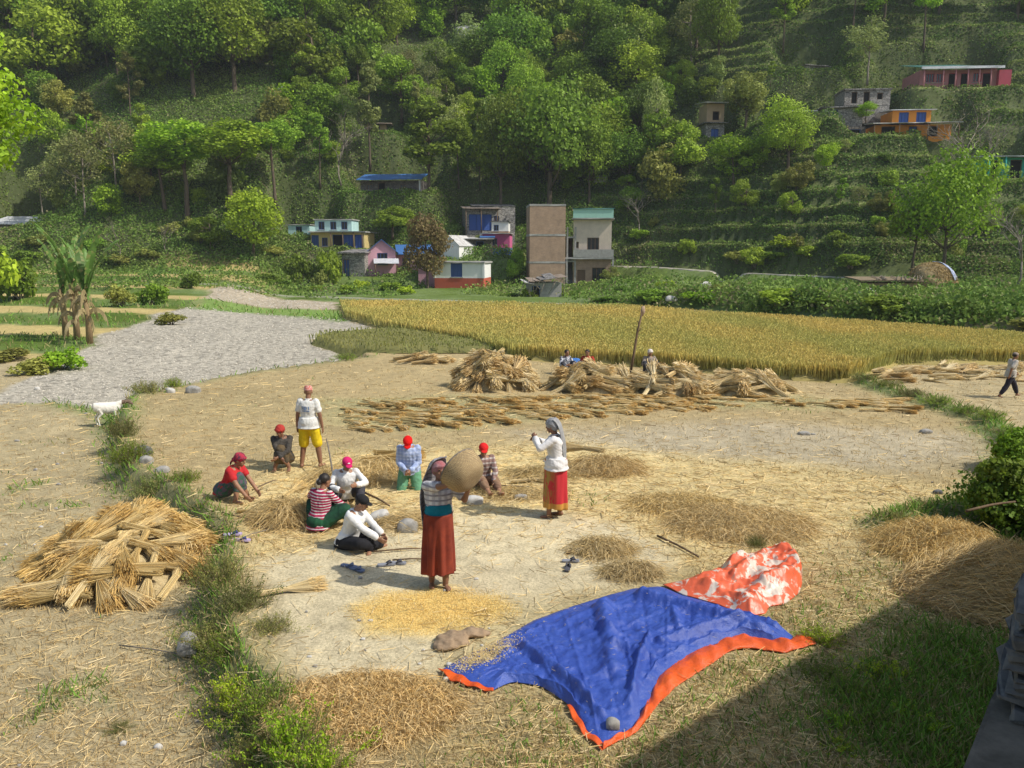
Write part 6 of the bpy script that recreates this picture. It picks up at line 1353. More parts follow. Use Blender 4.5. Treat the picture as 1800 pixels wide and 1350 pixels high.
# 8 woman winnowing
f = Fig((0, .02, .866), lean=-6, twist=10, head=(16, -8), side=3, hands=[(.35, -.23, 1.31), (.18, -.40, 1.45)], feet=[(.075, -.08, .07), (-.09, .03, .07)], toes=[(.3, -1, 0), (-.1, -1, 0)], elbows=[(.35, .1, -1), (-.3, -.6, -1)])
W8 = at(772, 1030); f.body('woman tossing grain from a raised basket, in rust red skirt and checked grey shawl', W8, R(10), 'skin2', (.7, .7)); f.longskirt(cloth('rust', (.27, .050, .024), (.16, .03, .02), 4), .20, 'skirt', .175, .188, 8, .022, (.0, -.01))
f.shirt(banded('greycheck', (.68, .66, .65), (.30, .28, .30), 2, 15, .34, 13, (.34, .32, .34)), .36, -.05, .028, 'shawl', .015, .34); bm = bmesh.new(); loft(bm, [(f.P+f.up*.05, f.sd0*.172, f.fw0*.160), (f.P+f.up*.13, f.sd0*.172, f.fw0*.155), (f.P+f.up*.22, f.sd0*.155, f.fw0*.140)]); solidify(bm, 'sash', cloth('tealsash', (.01, .20, .26)), .010, 2, .004, 1, .03, f.o)
f.scarf(cloth('dustyred', (.34, .10, .11), (.30, .22, .22)), knot=False)
def veil(f, rows, m, name='veil', th=.008):
    """cloth laid over head, basket rim and back: rows of points swept into a sheet"""
    a = np.array([[tuple(p) for p in r_] for r_ in rows]); nr, nc = a.shape[:2]; k = 6; t = np.linspace(0, nr-1, (nr-1)*k+1); u = np.linspace(0, nc-1, (nc-1)*k+1)
    def cr(P, t):
        i = np.clip(t.astype(int), 0, len(P)-2); f_ = (t-i)[:, None, None]; p0 = P[np.maximum(i-1, 0)]; p1 = P[i]; p2 = P[i+1]; p3 = P[np.minimum(i+2, len(P)-1)]
        return .5*((2*p1) + (-p0+p2)*f_ + (2*p0-5*p1+4*p2-p3)*f_**2 + (-p0+3*p1-3*p2+p3)*f_**3)
    b = cr(a, t); b = cr(b.transpose(1, 0, 2), u).transpose(1, 0, 2); A, B = b.shape[:2]; b = b + (.010*noise(np.arange(A)[:, None]*.02+0*u[None], u[None]*.12+0*t[:, None], .09, 3, 2))[..., None]
    i = np.arange(A*B).reshape(A, B); Fq = np.stack([i[:-1, :-1], i[:-1, 1:], i[1:, 1:], i[1:, :-1]], -1).reshape(-1, 4); o = obj(name, npmesh(name, b.reshape(-1, 3), Fq, m, True), f.o); s_ = o.modifiers.new('s', 'SOLIDIFY'); s_.thickness = th; return o
H = f.H
veil(f, [[H+Vector((.10, .02, .17)), H+Vector((.02, .0, .16)), H+Vector((-.07, .0, .12)), H+Vector((-.12, .02, .03))],
         [H+Vector((.09, .10, .15)), H+Vector((.01, .11, .13)), H+Vector((-.10, .10, .09)), H+Vector((-.15, .07, -.02))],
         [H+Vector((.11, .14, .0)), H+Vector((.0, .17, -.02)), H+Vector((-.13, .14, -.06)), H+Vector((-.20, .06, -.12))],
         [H+Vector((.15, .16, -.22)), H+Vector((.0, .20, -.24)), H+Vector((-.16, .15, -.25)), H+Vector((-.24, .02, -.28))],
         [H+Vector((.16, .16, -.44)), H+Vector((.0, .20, -.46)), H+Vector((-.18, .15, -.47)), H+Vector((-.24, -.02, -.47))],
         [H+Vector((.17, .14, -.66)), H+Vector((.0, .20, -.68)), H+Vector((-.19, .14, -.70)), H+Vector((-.22, -.04, -.70))]], banded('veilcheck', (.46, .44, .44), (.24, .23, .24), 2, 17, .30, 15, (.20, .18, .19)))
f8 = f
# 9 man in checked shirt behind the basket
f = Fig((0, .12, .12), lean=10, head=(-4, 22), hands=[(.13, -.30, .22), (-.13, -.30, .24)], feet=[(.16, -.62, .07), (-.02, -.60, .07)], knees=[(.3, -.2, 1), (-.2, -.2, 1)], toes=[(.1, -.5, .8), (0, -.5, .8)])
f.body('sitting man in brown checked shirt and red cap partly hidden by the basket', at(850, 858), R(14)); f.shirt(banded('brownplaid', (.30, .19, .16), (.52, .46, .42), 2, 13, .35, 13, (.10, .06, .06)), 1.0, -.15, .026); f.pants(cloth('tan', (.30, .19, .11), (.16, .09, .06)), .8, .024); f.cap(cloth('redcap2', (.70, .02, .02)))
# 10 woman standing on the right, arms held out to the left
f = Fig((0, 0, .865), lean=3, head=(-8, 8), hands=[(.10, -.33, 1.30), (-.12, -.35, 1.22)], feet=[(.09, -.10, .07), (-.09, .05, .07)], elbows=[(.7, 0, -.6), (-.7, 0, -.6)])
sk, n_, l_, p_ = newmat('cloth_redgold'); tc = n_.new('ShaderNodeTexCoord'); sp = n_.new('ShaderNodeSeparateXYZ'); l_.new(tc.outputs['Object'], sp.inputs[0])
hemm = n_.new('ShaderNodeMath'); hemm.operation = 'LESS_THAN'; hemm.inputs[1].default_value = .27; l_.new(sp.outputs[2], hemm.inputs[0]); pr = texn(n_, l_, 9, 4, .6, stretch=(1.6, 1.6, .5), dist=1.0)
g2 = n_.new('ShaderNodeMapRange'); g2.inputs['From Min'].default_value = .05; g2.inputs['From Max'].default_value = -.10; l_.new(sp.outputs[1], g2.inputs[0]); pm = n_.new('ShaderNodeMath'); pm.operation = 'MULTIPLY'; l_.new(g2.outputs[0], pm.inputs[0]); l_.new(ramp(n_, l_, pr.outputs[0], [(.42, 0.0), (.5, 1.0)]), pm.inputs[1])
c_ = mixn(n_, l_, pm.outputs[0], (.50, .018, .028), (.34, .20, .035)); c_ = mixn(n_, l_, hemm.outputs[0], c_, (.50, .24, .04)); l_.new(c_, p_.inputs['Base Color']); p_.inputs['Roughness'].default_value = .7
f.body('standing woman in white blouse and red and gold skirt holding her arms out', at(977, 908), R(-100), 'skin2', (.8, .8)); f.longskirt(sk, .17, 'skirt', .172, .195, 7, .015, (.0, .0)); f.shirt(cloth('whiteblouse', (.76, .74, .72)), .98, -.14, .026, 'blouse', .050)
H = f.H; gc = banded('greyscarf', (.30, .30, .30), (.16, .16, .17), 0, 26, .4, 26, (.45, .45, .44)); f.scarf(gc, knot=False, big=1.08)
veil(f, [[H+Vector((.09, .02, .12)), H+Vector((.0, .05, .14)), H+Vector((-.09, .02, .12))], [H+Vector((.10, .10, .04)), H+Vector((.0, .14, .04)), H+Vector((-.10, .10, .04))], [H+Vector((.10, .15, -.14)), H+Vector((.0, .19, -.14)), H+Vector((-.10, .15, -.14))],
         [H+Vector((.09, .18, -.36)), H+Vector((.0, .23, -.36)), H+Vector((-.08, .18, -.36))], [H+Vector((.05, .19, -.52)), H+Vector((.0, .22, -.55)), H+Vector((-.06, .19, -.50))]], gc)
# 11-13 three people half hidden behind the long straw heap
for (px, a, shirtm, capm, lab) in ((993, 30, printed('blockprint', (.55, .56, .60), (.06, .07, .10), 12), None, 'dark-haired person in white and navy top, leftmost behind the long straw heap'), (1033, -20, cloth('brickred', (.42, .05, .03)), None, 'dark-haired person in red top sitting behind the long straw heap'), (1140, 10, cloth('dullbrown', (.30, .25, .2)), cloth('palewrap', (.66, .60, .54)), 'person with pale head wrap behind the middle of the long straw heap')):
    f = Fig((0, .05, .12), lean=10, head=(0, 14), hands=[(.14, -.34, .36), (-.14, -.34, .34)], feet=[(.16, -.40, .07), (-.16, -.40, .07)], knees=[(.4, -.5, 1), (-.4, -.5, 1)])
    x, y, z = near(px, 664); y += .9; x = x*(y/(y-.9)); f.body(lab, (x, y, T1(x, y)+.02), R(a)); f.shirt(shirtm, .9); f.pants(cloth('dk%d' % px, (.05, .05, .06)), .95); (f.scarf(capm) if capm else f.hair('short'))
# 14 man walking on the right
f = Fig((0, 0, .84), lean=7, head=(0, 8), hands=[(.20, -.30, .86), (-.20, .16, .84)], feet=[(.08, -.38, .08), (-.08, .36, .12)], elbows=[(.3, .8, -.4), (-.3, .8, -.4)], knees=[(0, -1, 0), (0, -1, 0)], toes=[(0, -1, .15), (0, -1, -.7)])
o = f.body('boy walking to the right in pale shirt and dark trousers across the far field', at(1772, 700), R(93), 'skin2'); o.scale = (.84,)*3; f.shirt(cloth('palegrey', (.50, .46, .40)), .45, -.22, .026); f.pants(cloth('darktr', (.035, .032, .045)), .9, .03); f.hair('short'); f.cap(cloth('mutecap', (.30, .24, .2)), False)
# white goat
def goat():
    bm = bmesh.new(); x, y, z = at(190, 722)
    loft(bm, [(Vector(c), Vector((0, w, 0)), Vector((0, 0, h))) for c, w, h in (((-.36, 0, .52), .03, .05), ((-.33, 0, .50), .10, .12), ((-.18, 0, .48), .135, .145), ((.0, 0, .46), .14, .155), ((.16, 0, .47), .12, .15), ((.27, 0, .50), .085, .12), ((.31, 0, .53), .05, .07))])
    tube(bm, [(.22, 0, .54), (.34, 0, .60), (.45, 0, .62)], [.085, .062, .05], 10); ball(bm, (.50, 0, .61), .075, .05, .052); tube(bm, [(.50, 0, .60), (.58, 0, .555), (.62, 0, .53)], [.045, .034, .024], 10)
    for s in (-1, 1): tube(bm, [(.46, s*.04, .63), (.44, s*.10, .60), (.44, s*.12, .55)], [.012, .018, .008], 6); tube(bm, [(.49, s*.02, .655), (.45, s*.03, .72), (.40, s*.04, .75)], [.012, .009, .004], 6)
    for s in (-1, 1):
        dx = .04*s; tube(bm, [(.20+dx, s*.07, .45), (.21+dx, s*.07, .30), (.20+dx, s*.07, .22), (.205+dx, s*.07, .06), (.215+dx, s*.07, .0)], [.055, .034, .024, .017, .024], 8)
        tube(bm, [(-.24-dx, s*.08, .46), (-.19-dx, s*.08, .32), (-.29-dx, s*.08, .21), (-.26-dx, s*.08, .06), (-.25-dx, s*.08, .0)], [.075, .045, .024, .017, .024], 8)
    tube(bm, [(-.36, 0, .54), (-.41, 0, .58), (-.45, 0, .57)], [.022, .020, .010], 6); ball(bm, (-.16, 0, .345), .05, .05, .04)
    m, n, l, p = newmat('goat_coat'); tc = n.new('ShaderNodeTexCoord'); sp = n.new('ShaderNodeSeparateXYZ'); l.new(tc.outputs['Object'], sp.inputs[0]); t = texn(n, l, 12, 4, .6)
    a = n.new('ShaderNodeMath'); a.operation = 'GREATER_THAN'; a.inputs[1].default_value = .345; l.new(sp.outputs[0], a.inputs[0]); c = mixn(n, l, a.outputs[0], mixn(n, l, t.outputs[0], (.80, .77, .70), (.68, .62, .52)), (.16, .11, .075)); l.new(c, p.inputs['Base Color']); p.inputs['Roughness'].default_value = .9; bumpn(n, l, p, t.outputs[0], .6, .01)
    o = solidify(bm, 'goat', m, .011, 2, .004, 1, .03); o.location = (x, y, z); o.rotation_euler = (0, 0, R(20)); tag(o, 'white goat with brown head standing at the top of the ledge on the left', 'goat')
goat()
# ---------------------------------------------------------------- straw
M['core'] = mat('straw_core', (.60, .48, .26), (.40, .30, .15), 11, .95, .9, .03, stretch=(1, 4, 1))
def sheaf_mesh(seed, n=420, L=1.0, r0=.055, r1=.17, w=.0055, tone=(.66, .52, .26), ear=(.98, .88, .70)):
    r = np.random.default_rng(seed); th = r.uniform(0, 2*PI, n); q = np.sqrt(r.uniform(0.1, 1, n)); bend = r.normal(0, .05, 2)
    A = np.stack([r.uniform(-.05, .10, n), r0*q*np.cos(th), r0*q*np.sin(th)], 1); B = np.stack([L*.45+0*q, r0*.9*q*np.cos(th+.3), r0*.9*q*np.sin(th+.3)+.02], 1)
    sp = r1*q*(1+r.normal(0, .15, n)); Cc = np.stack([L*r.uniform(.82, 1.05, n), sp*np.cos(th+.3)+bend[0], sp*np.sin(th+.3)*.75+bend[1]], 1)
    V1, F1 = blades(A, B-A, w, r); V2, F2 = blades(B, Cc-B, w, r); D = (Cc-B)*.22 + r.normal(0, .02, (n, 3)); V3, F3 = blades(Cc-D*.4, D, w*1.9, r)
    c = straw_cols(n, r, tone, .28); dk = (r.uniform(0, 1, (n, 1)) < .10); c = np.where(dk, c*.6, c)
    V = np.concatenate([V1, V2, V3]); Fq = np.concatenate([F1, F2+len(V1), F3+len(V1)+len(V2)])
    C = np.concatenate([np.repeat(c, 4, 0), np.repeat(c, 4, 0), np.repeat(c*np.array(ear), 4, 0)])
    return npmesh('stalks', V, Fq, M['straw'], cols=np.clip(C, 0, .92))
def core_mesh(L=1.0, r0=.05, r1=.11):
    bm = bmesh.new(); tube(bm, [(.04, 0, 0), (L*.25, 0, 0), (L*.5, 0, .01), (L*.75, 0, .01), (L*.93, 0, 0)], [r0*.8, r0, r0*.9, r1*.75, r1*.5], 8); me = bpy.data.meshes.new('core'); bm.to_mesh(me); bm.free(); me.materials.append(M['core']); return me
SH = [sheaf_mesh(200+i, tone=t) for i, t in enumerate(((.74, .60, .33), (.66, .51, .24), (.78, .66, .42), (.62, .47, .22), (.72, .58, .30)))]; CORE = core_mesh()
SHF = [sheaf_mesh(220+i, 170, 1.0, .06, .17, .012, t, (1.0, .94, .84)) for i, t in enumerate(((.78, .66, .42), (.68, .55, .30), (.80, .70, .48), (.62, .48, .26)))]
HND = [sheaf_mesh(240+i, 110, .9, .05, .15, .012, t) for i, t in enumerate(((.74, .57, .28), (.64, .48, .22), (.80, .64, .34)))]
def sheaf(x, y, z, yaw, pitch, s, me, label, group, core=True, name='straw_sheaf', flat=1.0):
    o = empty(name, (x, y, z), 0, label, 'straw sheaf', group); o.rotation_euler = (random.uniform(0, 6), -pitch, yaw); o.rotation_euler[0] = random.uniform(-.4, .4)
    a = obj('stalks', me, o); a.scale = (s, s, s*flat)
    if core: b = obj('core', CORE, o); b.scale = (s, s*.9, s*.9*flat)
    return o
def mound_mesh(name, rx, ry, h, seed, mt, n=34, wob=.16):
    r = random.Random(seed); ph = [r.uniform(0, 6) for _ in range(6)]; V = [(0, 0, h)]; Fq = []; rings = 12
    for j in range(1, rings+1):
        t = j/rings
        for k in range(n):
            a = 2*PI*k/n; q = 1+wob*(math.sin(2*a+ph[0])+.7*math.sin(3*a+ph[1])+.4*math.sin(7*a+ph[2])); zz = h*(1-t**1.7)*(1+.12*math.sin(5*a+ph[3]+6*t)) if j < rings else -.06
            V.append((rx*t*q*math.cos(a)+r.gauss(0, .008), ry*t*q*math.sin(a)+r.gauss(0, .008), zz+r.gauss(0, .010)))
    for k in range(n): Fq.append((0, 1+k, 1+(k+1) % n, 1+(k+1) % n))
    bm = bmesh.new(); vs = [bm.verts.new(v) for v in V]
    for k in range(n): bm.faces.new((vs[0], vs[1+k], vs[1+(k+1) % n]))
    for j in range(rings-1):
        for k in range(n): bm.faces.new((vs[1+j*n+k], vs[1+(j+1)*n+k], vs[1+(j+1)*n+(k+1) % n], vs[1+j*n+(k+1) % n]))
    me = bpy.data.meshes.new(name); bm.to_mesh(me); bm.free(); me.materials.append(mt); me.polygons.foreach_set('use_smooth', np.ones(len(me.polygons), bool)); return me
def pile(px, py, wpx, depth, h, n, meshes, label, grp, glabel, z0=0.0, s=1.0, seed=0, dirs=None, corename='straw_pile', core_h=.82, sl=1.0, radial=.5):
    random.seed(seed); x, y = (float(v) for v in G(px, py, z0)); z = T1(x, y); k = ppm(y, z); rx = wpx/k/2; ry = depth/2
    o = obj(corename, mound_mesh(corename, rx*.82, ry*.85, h*core_h, seed, M['core'])); o.location = (x, y, z-.02); tag(o, glabel, 'straw pile')
    for i in range(n):
        t = math.sqrt((i+.5)/n)*.92; a = i*2.399+random.uniform(-.3, .3); qx, qy = x+rx*t*math.cos(a)*.95, y+ry*t*math.sin(a)*.95
        zz = max(T1(qx, qy), z-.3)+h*(1-t**1.7)*.92+.05; yaw = (random.choice(dirs)+random.gauss(0, .35)) if dirs else random.uniform(0, 2*PI)
        if random.random() < radial: yaw = a + random.gauss(0, .5)
        sc = s*random.uniform(.8, 1.1); ux, uy = math.cos(yaw), math.sin(yaw); slope = -(h*1.7*t**.7/max(rx, ry))*(ux*math.cos(a)+uy*math.sin(a)); pit = math.atan(slope*.8)+random.gauss(0, .09)
        mi_ = random.randrange(len(meshes)); ax_, ay_ = t*math.cos(a), t*math.sin(a); where = 'at the very top' if t < .22 else (('high' if t < .55 else 'low')+' on the '+('left' if ax_ < -abs(ay_) else 'right' if ax_ > abs(ay_) else 'front' if ay_ < 0 else 'back')); lean_ = 'pointing right' if ux > .5 else 'pointing left' if ux < -.5 else 'pointing towards the camera' if uy < 0 else 'pointing away'
        sheaf(qx-ux*sc*.45, qy-uy*sc*.45, zz-math.sin(pit)*sc*.45, yaw, pit, sc, meshes[mi_], f"{('pale', 'golden', 'whitish', 'brownish', 'yellow')[mi_]} sheaf {lean_} {where} of {label}", grp)
pile(228, 1000, 322, 3.0, .74, 84, SH, 'the big left pile', 'sheaves of the big left pile', 'big pile of golden wheat sheaves on the lower left field beside the ledge', -.42, 1.0, 3, [R(20), R(35), R(200), R(-40), R(60)], radial=.25)
pile(868, 680, 150, 2.2, 1.05, 56, SHF, 'the pointed heap', 'sheaves of the pointed heap', 'tall pointed heap of pale sheaves in front of the standing wheat', 0, 1.15, 4, [R(15), R(165), R(-30), R(60)], radial=.5)
pile(1040, 684, 170, 2.0, .60, 44, SHF, 'the long heap, left half', 'sheaves of the long heap left half', 'left half of the long straw heap before the wheat', 0, 1.1, 5, [R(10), R(170), R(-25), R(150)], radial=.15)
pile(1180, 688, 170, 2.0, .66, 44, SHF, 'the long heap, middle part', 'sheaves of the long heap middle', 'middle of the long straw heap before the wheat', 0, 1.1, 6, [R(10), R(170), R(-25), R(150), R(60)], radial=.15)
pile(1310, 690, 170, 1.9, .56, 38, SHF, 'the long heap, right end', 'sheaves of the long heap right end', 'right end of the long straw heap before the wheat', 0, 1.05, 7, [R(10), R(170), R(-25), R(150)], radial=.15)
pile(738, 640, 100, .9, .26, 12, SHF, 'the small row', 'sheaves of the small row', 'small low row of straw left of the pointed heap', 0, .9, 8, [R(0), R(170)], radial=.1)
# cut handfuls laid in slanting rows on the stubble
random.seed(9)
ROWLAB = ('handful of cut wheat laid flat in the slanting rows on the stubble', 'rows of cut wheat handfuls')
for i in range(235):
    t = random.random()**.85; px = 585+t*640; lo = 706-16*t; hi = 758-42*t; py = random.uniform(lo, hi); x, y = (float(v) for v in G(px, py)); sheaf(x, y, T1(x, y)+.05, R(-26)+random.gauss(0, .30), random.gauss(0, .03), random.uniform(.55, .95), random.choice(HND), 'cut wheat laid flat in the slanting rows, '+('left' if t < .33 else 'middle' if t < .66 else 'right')+' part, '+('back' if py < lo+(hi-lo)*.33 else 'centre' if py < lo+(hi-lo)*.66 else 'front')+' row', ROWLAB[1], True, 'cut_handful', .6)
for i in range(28):
    px = random.uniform(1180, 1560); py = 694+random.uniform(-4, 16)+(px-1200)*.04; x, y = (float(v) for v in G(px, py)); sheaf(x, y, T1(x, y)+.05, R(-20)+random.gauss(0, .25), 0, random.uniform(.7, 1.0), random.choice(HND), 'handful of cut wheat in the thin scattered line right of the rows', 'thin line of cut handfuls', True, 'cut_handful', .55)
for i in range(60):
    px = random.uniform(1500, 1890); py = random.uniform(642, 662) + (10 if random.random() < .25 else 0)+max(0, (1620-px))*.08; x, y = (float(v) for v in G(px, py)); sheaf(x, y, T1(x, y)+.05, random.gauss(0, .4), random.gauss(0, .05), random.uniform(.8, 1.1), random.choice(SHF), ('pale','golden')[i % 2]+' straw bundle, '+('left' if px < 1620 else 'middle' if px < 1740 else 'right')+' part of the far right straw band, '+('back' if py < 652 else 'front')+' side', 'straw band of the far right field', True, 'straw_bundle', .7)
def tangle(px, py, wpx, dep, h, n, label, seed, tone=(.72, .57, .30), z0=0, w=.006, name='straw_heap', L=.5, mt=None, d0=None):
    x, y = (float(v) for v in G(px, py, z0)); z = T1(x, y); k = ppm(y, z); rx = wpx/k/2; ry = dep/2; r = np.random.default_rng(seed)
    root = empty(name, (x, y, z), 0, label, 'straw'); obj('mound', mound_mesh('mound', rx*.85, ry*.85, h*.72, seed, mt or M['core']), root)
    t = np.sqrt(r.uniform(0, 1, n)); a = r.uniform(0, 2*PI, n); P = np.stack([rx*t*np.cos(a), ry*t*np.sin(a), h*(.80)*(1-t**1.7)+r.uniform(0, .05, n)], 1); yaw = (r.uniform(0, 2*PI, n) if d0 is None else d0+r.normal(0, .5, n)); LL = r.uniform(.4, 1, n)*L
    D = np.stack([np.cos(yaw), np.sin(yaw), r.normal(0, .22, n)], 1)*LL[:, None]; M1 = P + D*.5 + np.stack([0*t, 0*t, r.uniform(0, .05, n)], 1); E = P + D; E[:, 2] = np.maximum(E[:, 2]*.6, .005); P[:, 2] = np.maximum(P[:, 2], .005)
    V1, F1 = blades(P, M1-P, w, r); V2, F2 = blades(M1, E-M1, w, r); c = straw_cols(n, r, tone, .35); c = np.where(r.uniform(0, 1, (n, 1)) < .13, c*.55, c); c = np.repeat(c, 4, 0)
    obj('strands', npmesh('strands', np.concatenate([V1, V2]), np.concatenate([F1, F2+len(V1)]), M['straw'], cols=np.concatenate([c, c])), root); return root
tangle(655, 838, 150, 1.1, .36, 3000, 'large loose heap of straw behind the man in the pink cap', 301); tangle(590, 848, 90, .8, .26, 1600, 'smaller straw heap left of the pink-capped man', 302); tangle(505, 915, 110, .8, .36, 2200, 'dark-bottomed straw heap left of the woman in stripes', 303, (.62, .48, .25))
tangle(1062, 828, 130, .9, .30, 2400, 'straw heap right of the woman in the red and gold skirt', 304, (.60, .46, .24)); tangle(950, 838, 110, .6, .10, 1300, 'thin straw spread left of the woman in the red and gold skirt', 305, (.58, .46, .24))
tangle(1300, 925, 260, 1.5, .22, 5200, 'wide tangled bed of brown straw above the orange sheet', 306, (.66, .52, .28), L=.4); tangle(1190, 890, 180, 1.0, .10, 2600, 'flat yellow straw left of the tangled bed', 307, (.66, .52, .26), L=.4); tangle(1060, 968, 110, .6, .17, 1700, 'small brown straw heap above the dark sandals', 308, (.62, .50, .28), L=.3); tangle(1110, 1010, 100, .5, .12, 1400, 'small pale straw heap left of the orange sheet', 309, (.56, .45, .25), L=.3)
tangle(640, 1250, 330, 1.2, .12, 6500, 'loose brown straw spread below the threshing floor', 310, (.70, .52, .26), L=.22); tangle(700, 925, 120, .5, .12, 1200, 'bundle of pale straw being threshed before the man in white', 311, (.64, .51, .28), d0=R(20)); tangle(1480, 640, 1, .3, .02, 10, 'wisp of straw at the corner of the wheat', 312)
tangle(1650, 965, 230, 1.5, .45, 6000, 'sunlit golden straw heap at the right edge of the ground', 313, (.74, .57, .27), L=.35); tangle(1740, 1050, 330, 1.9, .75, 9000, 'big shaded straw heap beside the stone wall', 314, (.70, .54, .28), L=.6, d0=R(0))
tangle(900, 870, 220, .7, .04, 1600, 'thin layer of straw on the floor between winnower and far woman', 315, (.64, .51, .27), L=.3); tangle(300, 930, 60, .3, .05, 10, 'wisp of straw on top of the big pile', 316)
def fsheaf(px, py, yaw, s, label, me=None, z0=0, lift=.05, flat=.5): x, y = (float(v) for v in G(px, py, z0)); return sheaf(x, y, T1(x, y)+lift, R(yaw), 0, s, me or SH[2], label, None, False, 'straw_sheaf', flat)
fsheaf(455, 1052, 24, .75, 'thin pale sheaf lying alone on the threshing floor right of the big pile'); fsheaf(1600, 1035, -62, .9, 'fan of straw falling off the shaded heap'); fsheaf(640, 838, 20, 1.0, 'sheaf laid across the large loose heap behind the pink-capped man', SH[3], lift=.32, flat=1); fsheaf(660, 822, -10, .9, 'second sheaf on the large loose heap behind the pink-capped man', SH[1], lift=.30, flat=1)
fsheaf(1060, 815, 160, .9, 'sheaf on top of the straw heap right of the far woman', SH[2], lift=.28, flat=1); fsheaf(500, 905, 80, .7, 'upright bunch of straw left of the woman in stripes', SH[0], lift=.3, flat=1); fsheaf(900, 850, 14, .9, 'loose pale sheaf between the basket and the far woman', SH[2]); fsheaf(420, 905, -10, .8, 'golden sheaf lying right of the big pile', SH[1]); fsheaf(705, 925, 12, .6, 'sheaf in front of the hands of the man in white', SH[2], lift=.10)
# ---------------------------------------------------------------- tarpaulins
def tarp_mat(name, c, c2, c3, dusty):
    m, n, l, p = newmat(name); t = texn(n, l, 1.3, 6, .7); t2 = texn(n, l, 7, 7, .75); t3 = texn(n, l, 22, 5, .7)
    k = mixn(n, l, ramp(n, l, t.outputs[0], [(.35, 0.0), (.7, 1.0)]), c, c2); k = mixn(n, l, ramp(n, l, t2.outputs[0], [(.60, 0.0), (.74, dusty)]), k, c3)
    l.new(k, p.inputs['Base Color']); p.inputs['Roughness'].default_value = .38; p.inputs['Specular IOR Level'].default_value = .5
    a = n.new('ShaderNodeMath'); a.operation = 'ADD'; l.new(t2.outputs[0], a.inputs[0]); l.new(t3.outputs[0], a.inputs[1]); bumpn(n, l, p, a.outputs[0], .6, .02); return m
M['tarp_blue'] = tarp_mat('tarp_blue', (.032, .072, .35), (.05, .105, .42), (.22, .26, .40), .5); M['tarp_orange'] = tarp_mat('tarp_orange', (.80, .125, .014), (.70, .085, .010), (.75, .35, .16), .4)
def curve_pts(pts, n):
    pts = np.array(pts, float); s = np.r_[0, np.cumsum(np.hypot(*np.diff(pts, axis=0).T))]; t = np.linspace(0, s[-1], n); o = []
    for d in range(2):    # smooth interpolation through the corners
        y = np.interp(t, s, pts[:, d]); k = max(1, n//40); yy = y.copy()
        for _ in range(k*2): yy[1:-1] = (yy[:-2]+2*yy[1:-1]+yy[2:])/4
        o.append(yy)
    return np.stack(o, 1)
def patch(top, bottom, left, right, nu, nv):
    """Coons patch over four pixel outlines laid on the ground"""
    W_ = lambda P: np.stack(G(P[:, 0], P[:, 1]), 1)
    T_, B_, L_, R_ = W_(curve_pts(top, nu)), W_(curve_pts(bottom, nu)), W_(curve_pts(left, nv)), W_(curve_pts(right, nv)); u = np.linspace(0, 1, nu)[None, :, None]; v = np.linspace(0, 1, nv)[:, None, None]
    c = (1-v)*T_[None] + v*B_[None] + (1-u)*L_[:, None] + u*R_[:, None]; d = (1-u)*(1-v)*T_[0] + u*(1-v)*T_[-1] + (1-u)*v*B_[0] + u*v*B_[-1]; return c - d
def ridge(X, Y, a, b, w, h):
    (ax, ay), (bx_, by_) = G(*a), G(*b); ex, ey = bx_-ax, by_-ay; t = np.clip(((X-ax)*ex+(Y-ay)*ey)/(ex*ex+ey*ey), 0, 1); d = np.hypot(X-ax-t*ex, Y-ay-t*ey); return h*np.exp(-(d/w)**2)*(1-.3*t)
def sheet(name, P, m, zf, th=.006, parent=None):
    nv, nu = P.shape[:2]; X, Y = P[..., 0], P[..., 1]; Z = zf(X, Y, np.linspace(0, 1, nu)[None], np.linspace(0, 1, nv)[:, None]) + terr(X.ravel(), Y.ravel()).reshape(X.shape); i = np.arange(nu*nv).reshape(nv, nu)
    Fq = np.stack([i[:-1, :-1], i[:-1, 1:], i[1:, 1:], i[1:, :-1]], -1).reshape(-1, 4)
    if True:
        a = P[0, 1]-P[0, 0]; b = P[1, 0]-P[0, 0]
        if a[0]*b[1]-a[1]*b[0] < 0: Fq = Fq[:, ::-1]
    o = obj(name, npmesh(name, np.stack([X, Y, Z], -1).reshape(-1, 3), Fq, m, True), parent); s_ = o.modifiers.new('s', 'SOLIDIFY'); s_.thickness = th; s_.offset = -1; return o
bl_top = [(776, 1182), (812, 1160), (870, 1132), (940, 1092), (1030, 1062), (1110, 1038), (1160, 1034), (1200, 1050), (1262, 1066), (1320, 1084), (1360, 1102), (1394, 1120)]
bl_bot = [(868, 1219), (900, 1203), (950, 1210), (1000, 1242), (1016, 1262), (1030, 1288), (1062, 1312), (1112, 1286), (1140, 1238), (1158, 1198), (1200, 1162), (1240, 1142), (1300, 1121), (1340, 1126), (1382, 1134)]
P = patch(bl_top, bl_bot, [(776, 1182), (800, 1190), (826, 1204), (868, 1219)], [(1394, 1120), (1391, 1126), (1388, 1130), (1382, 1134)], 260, 110)
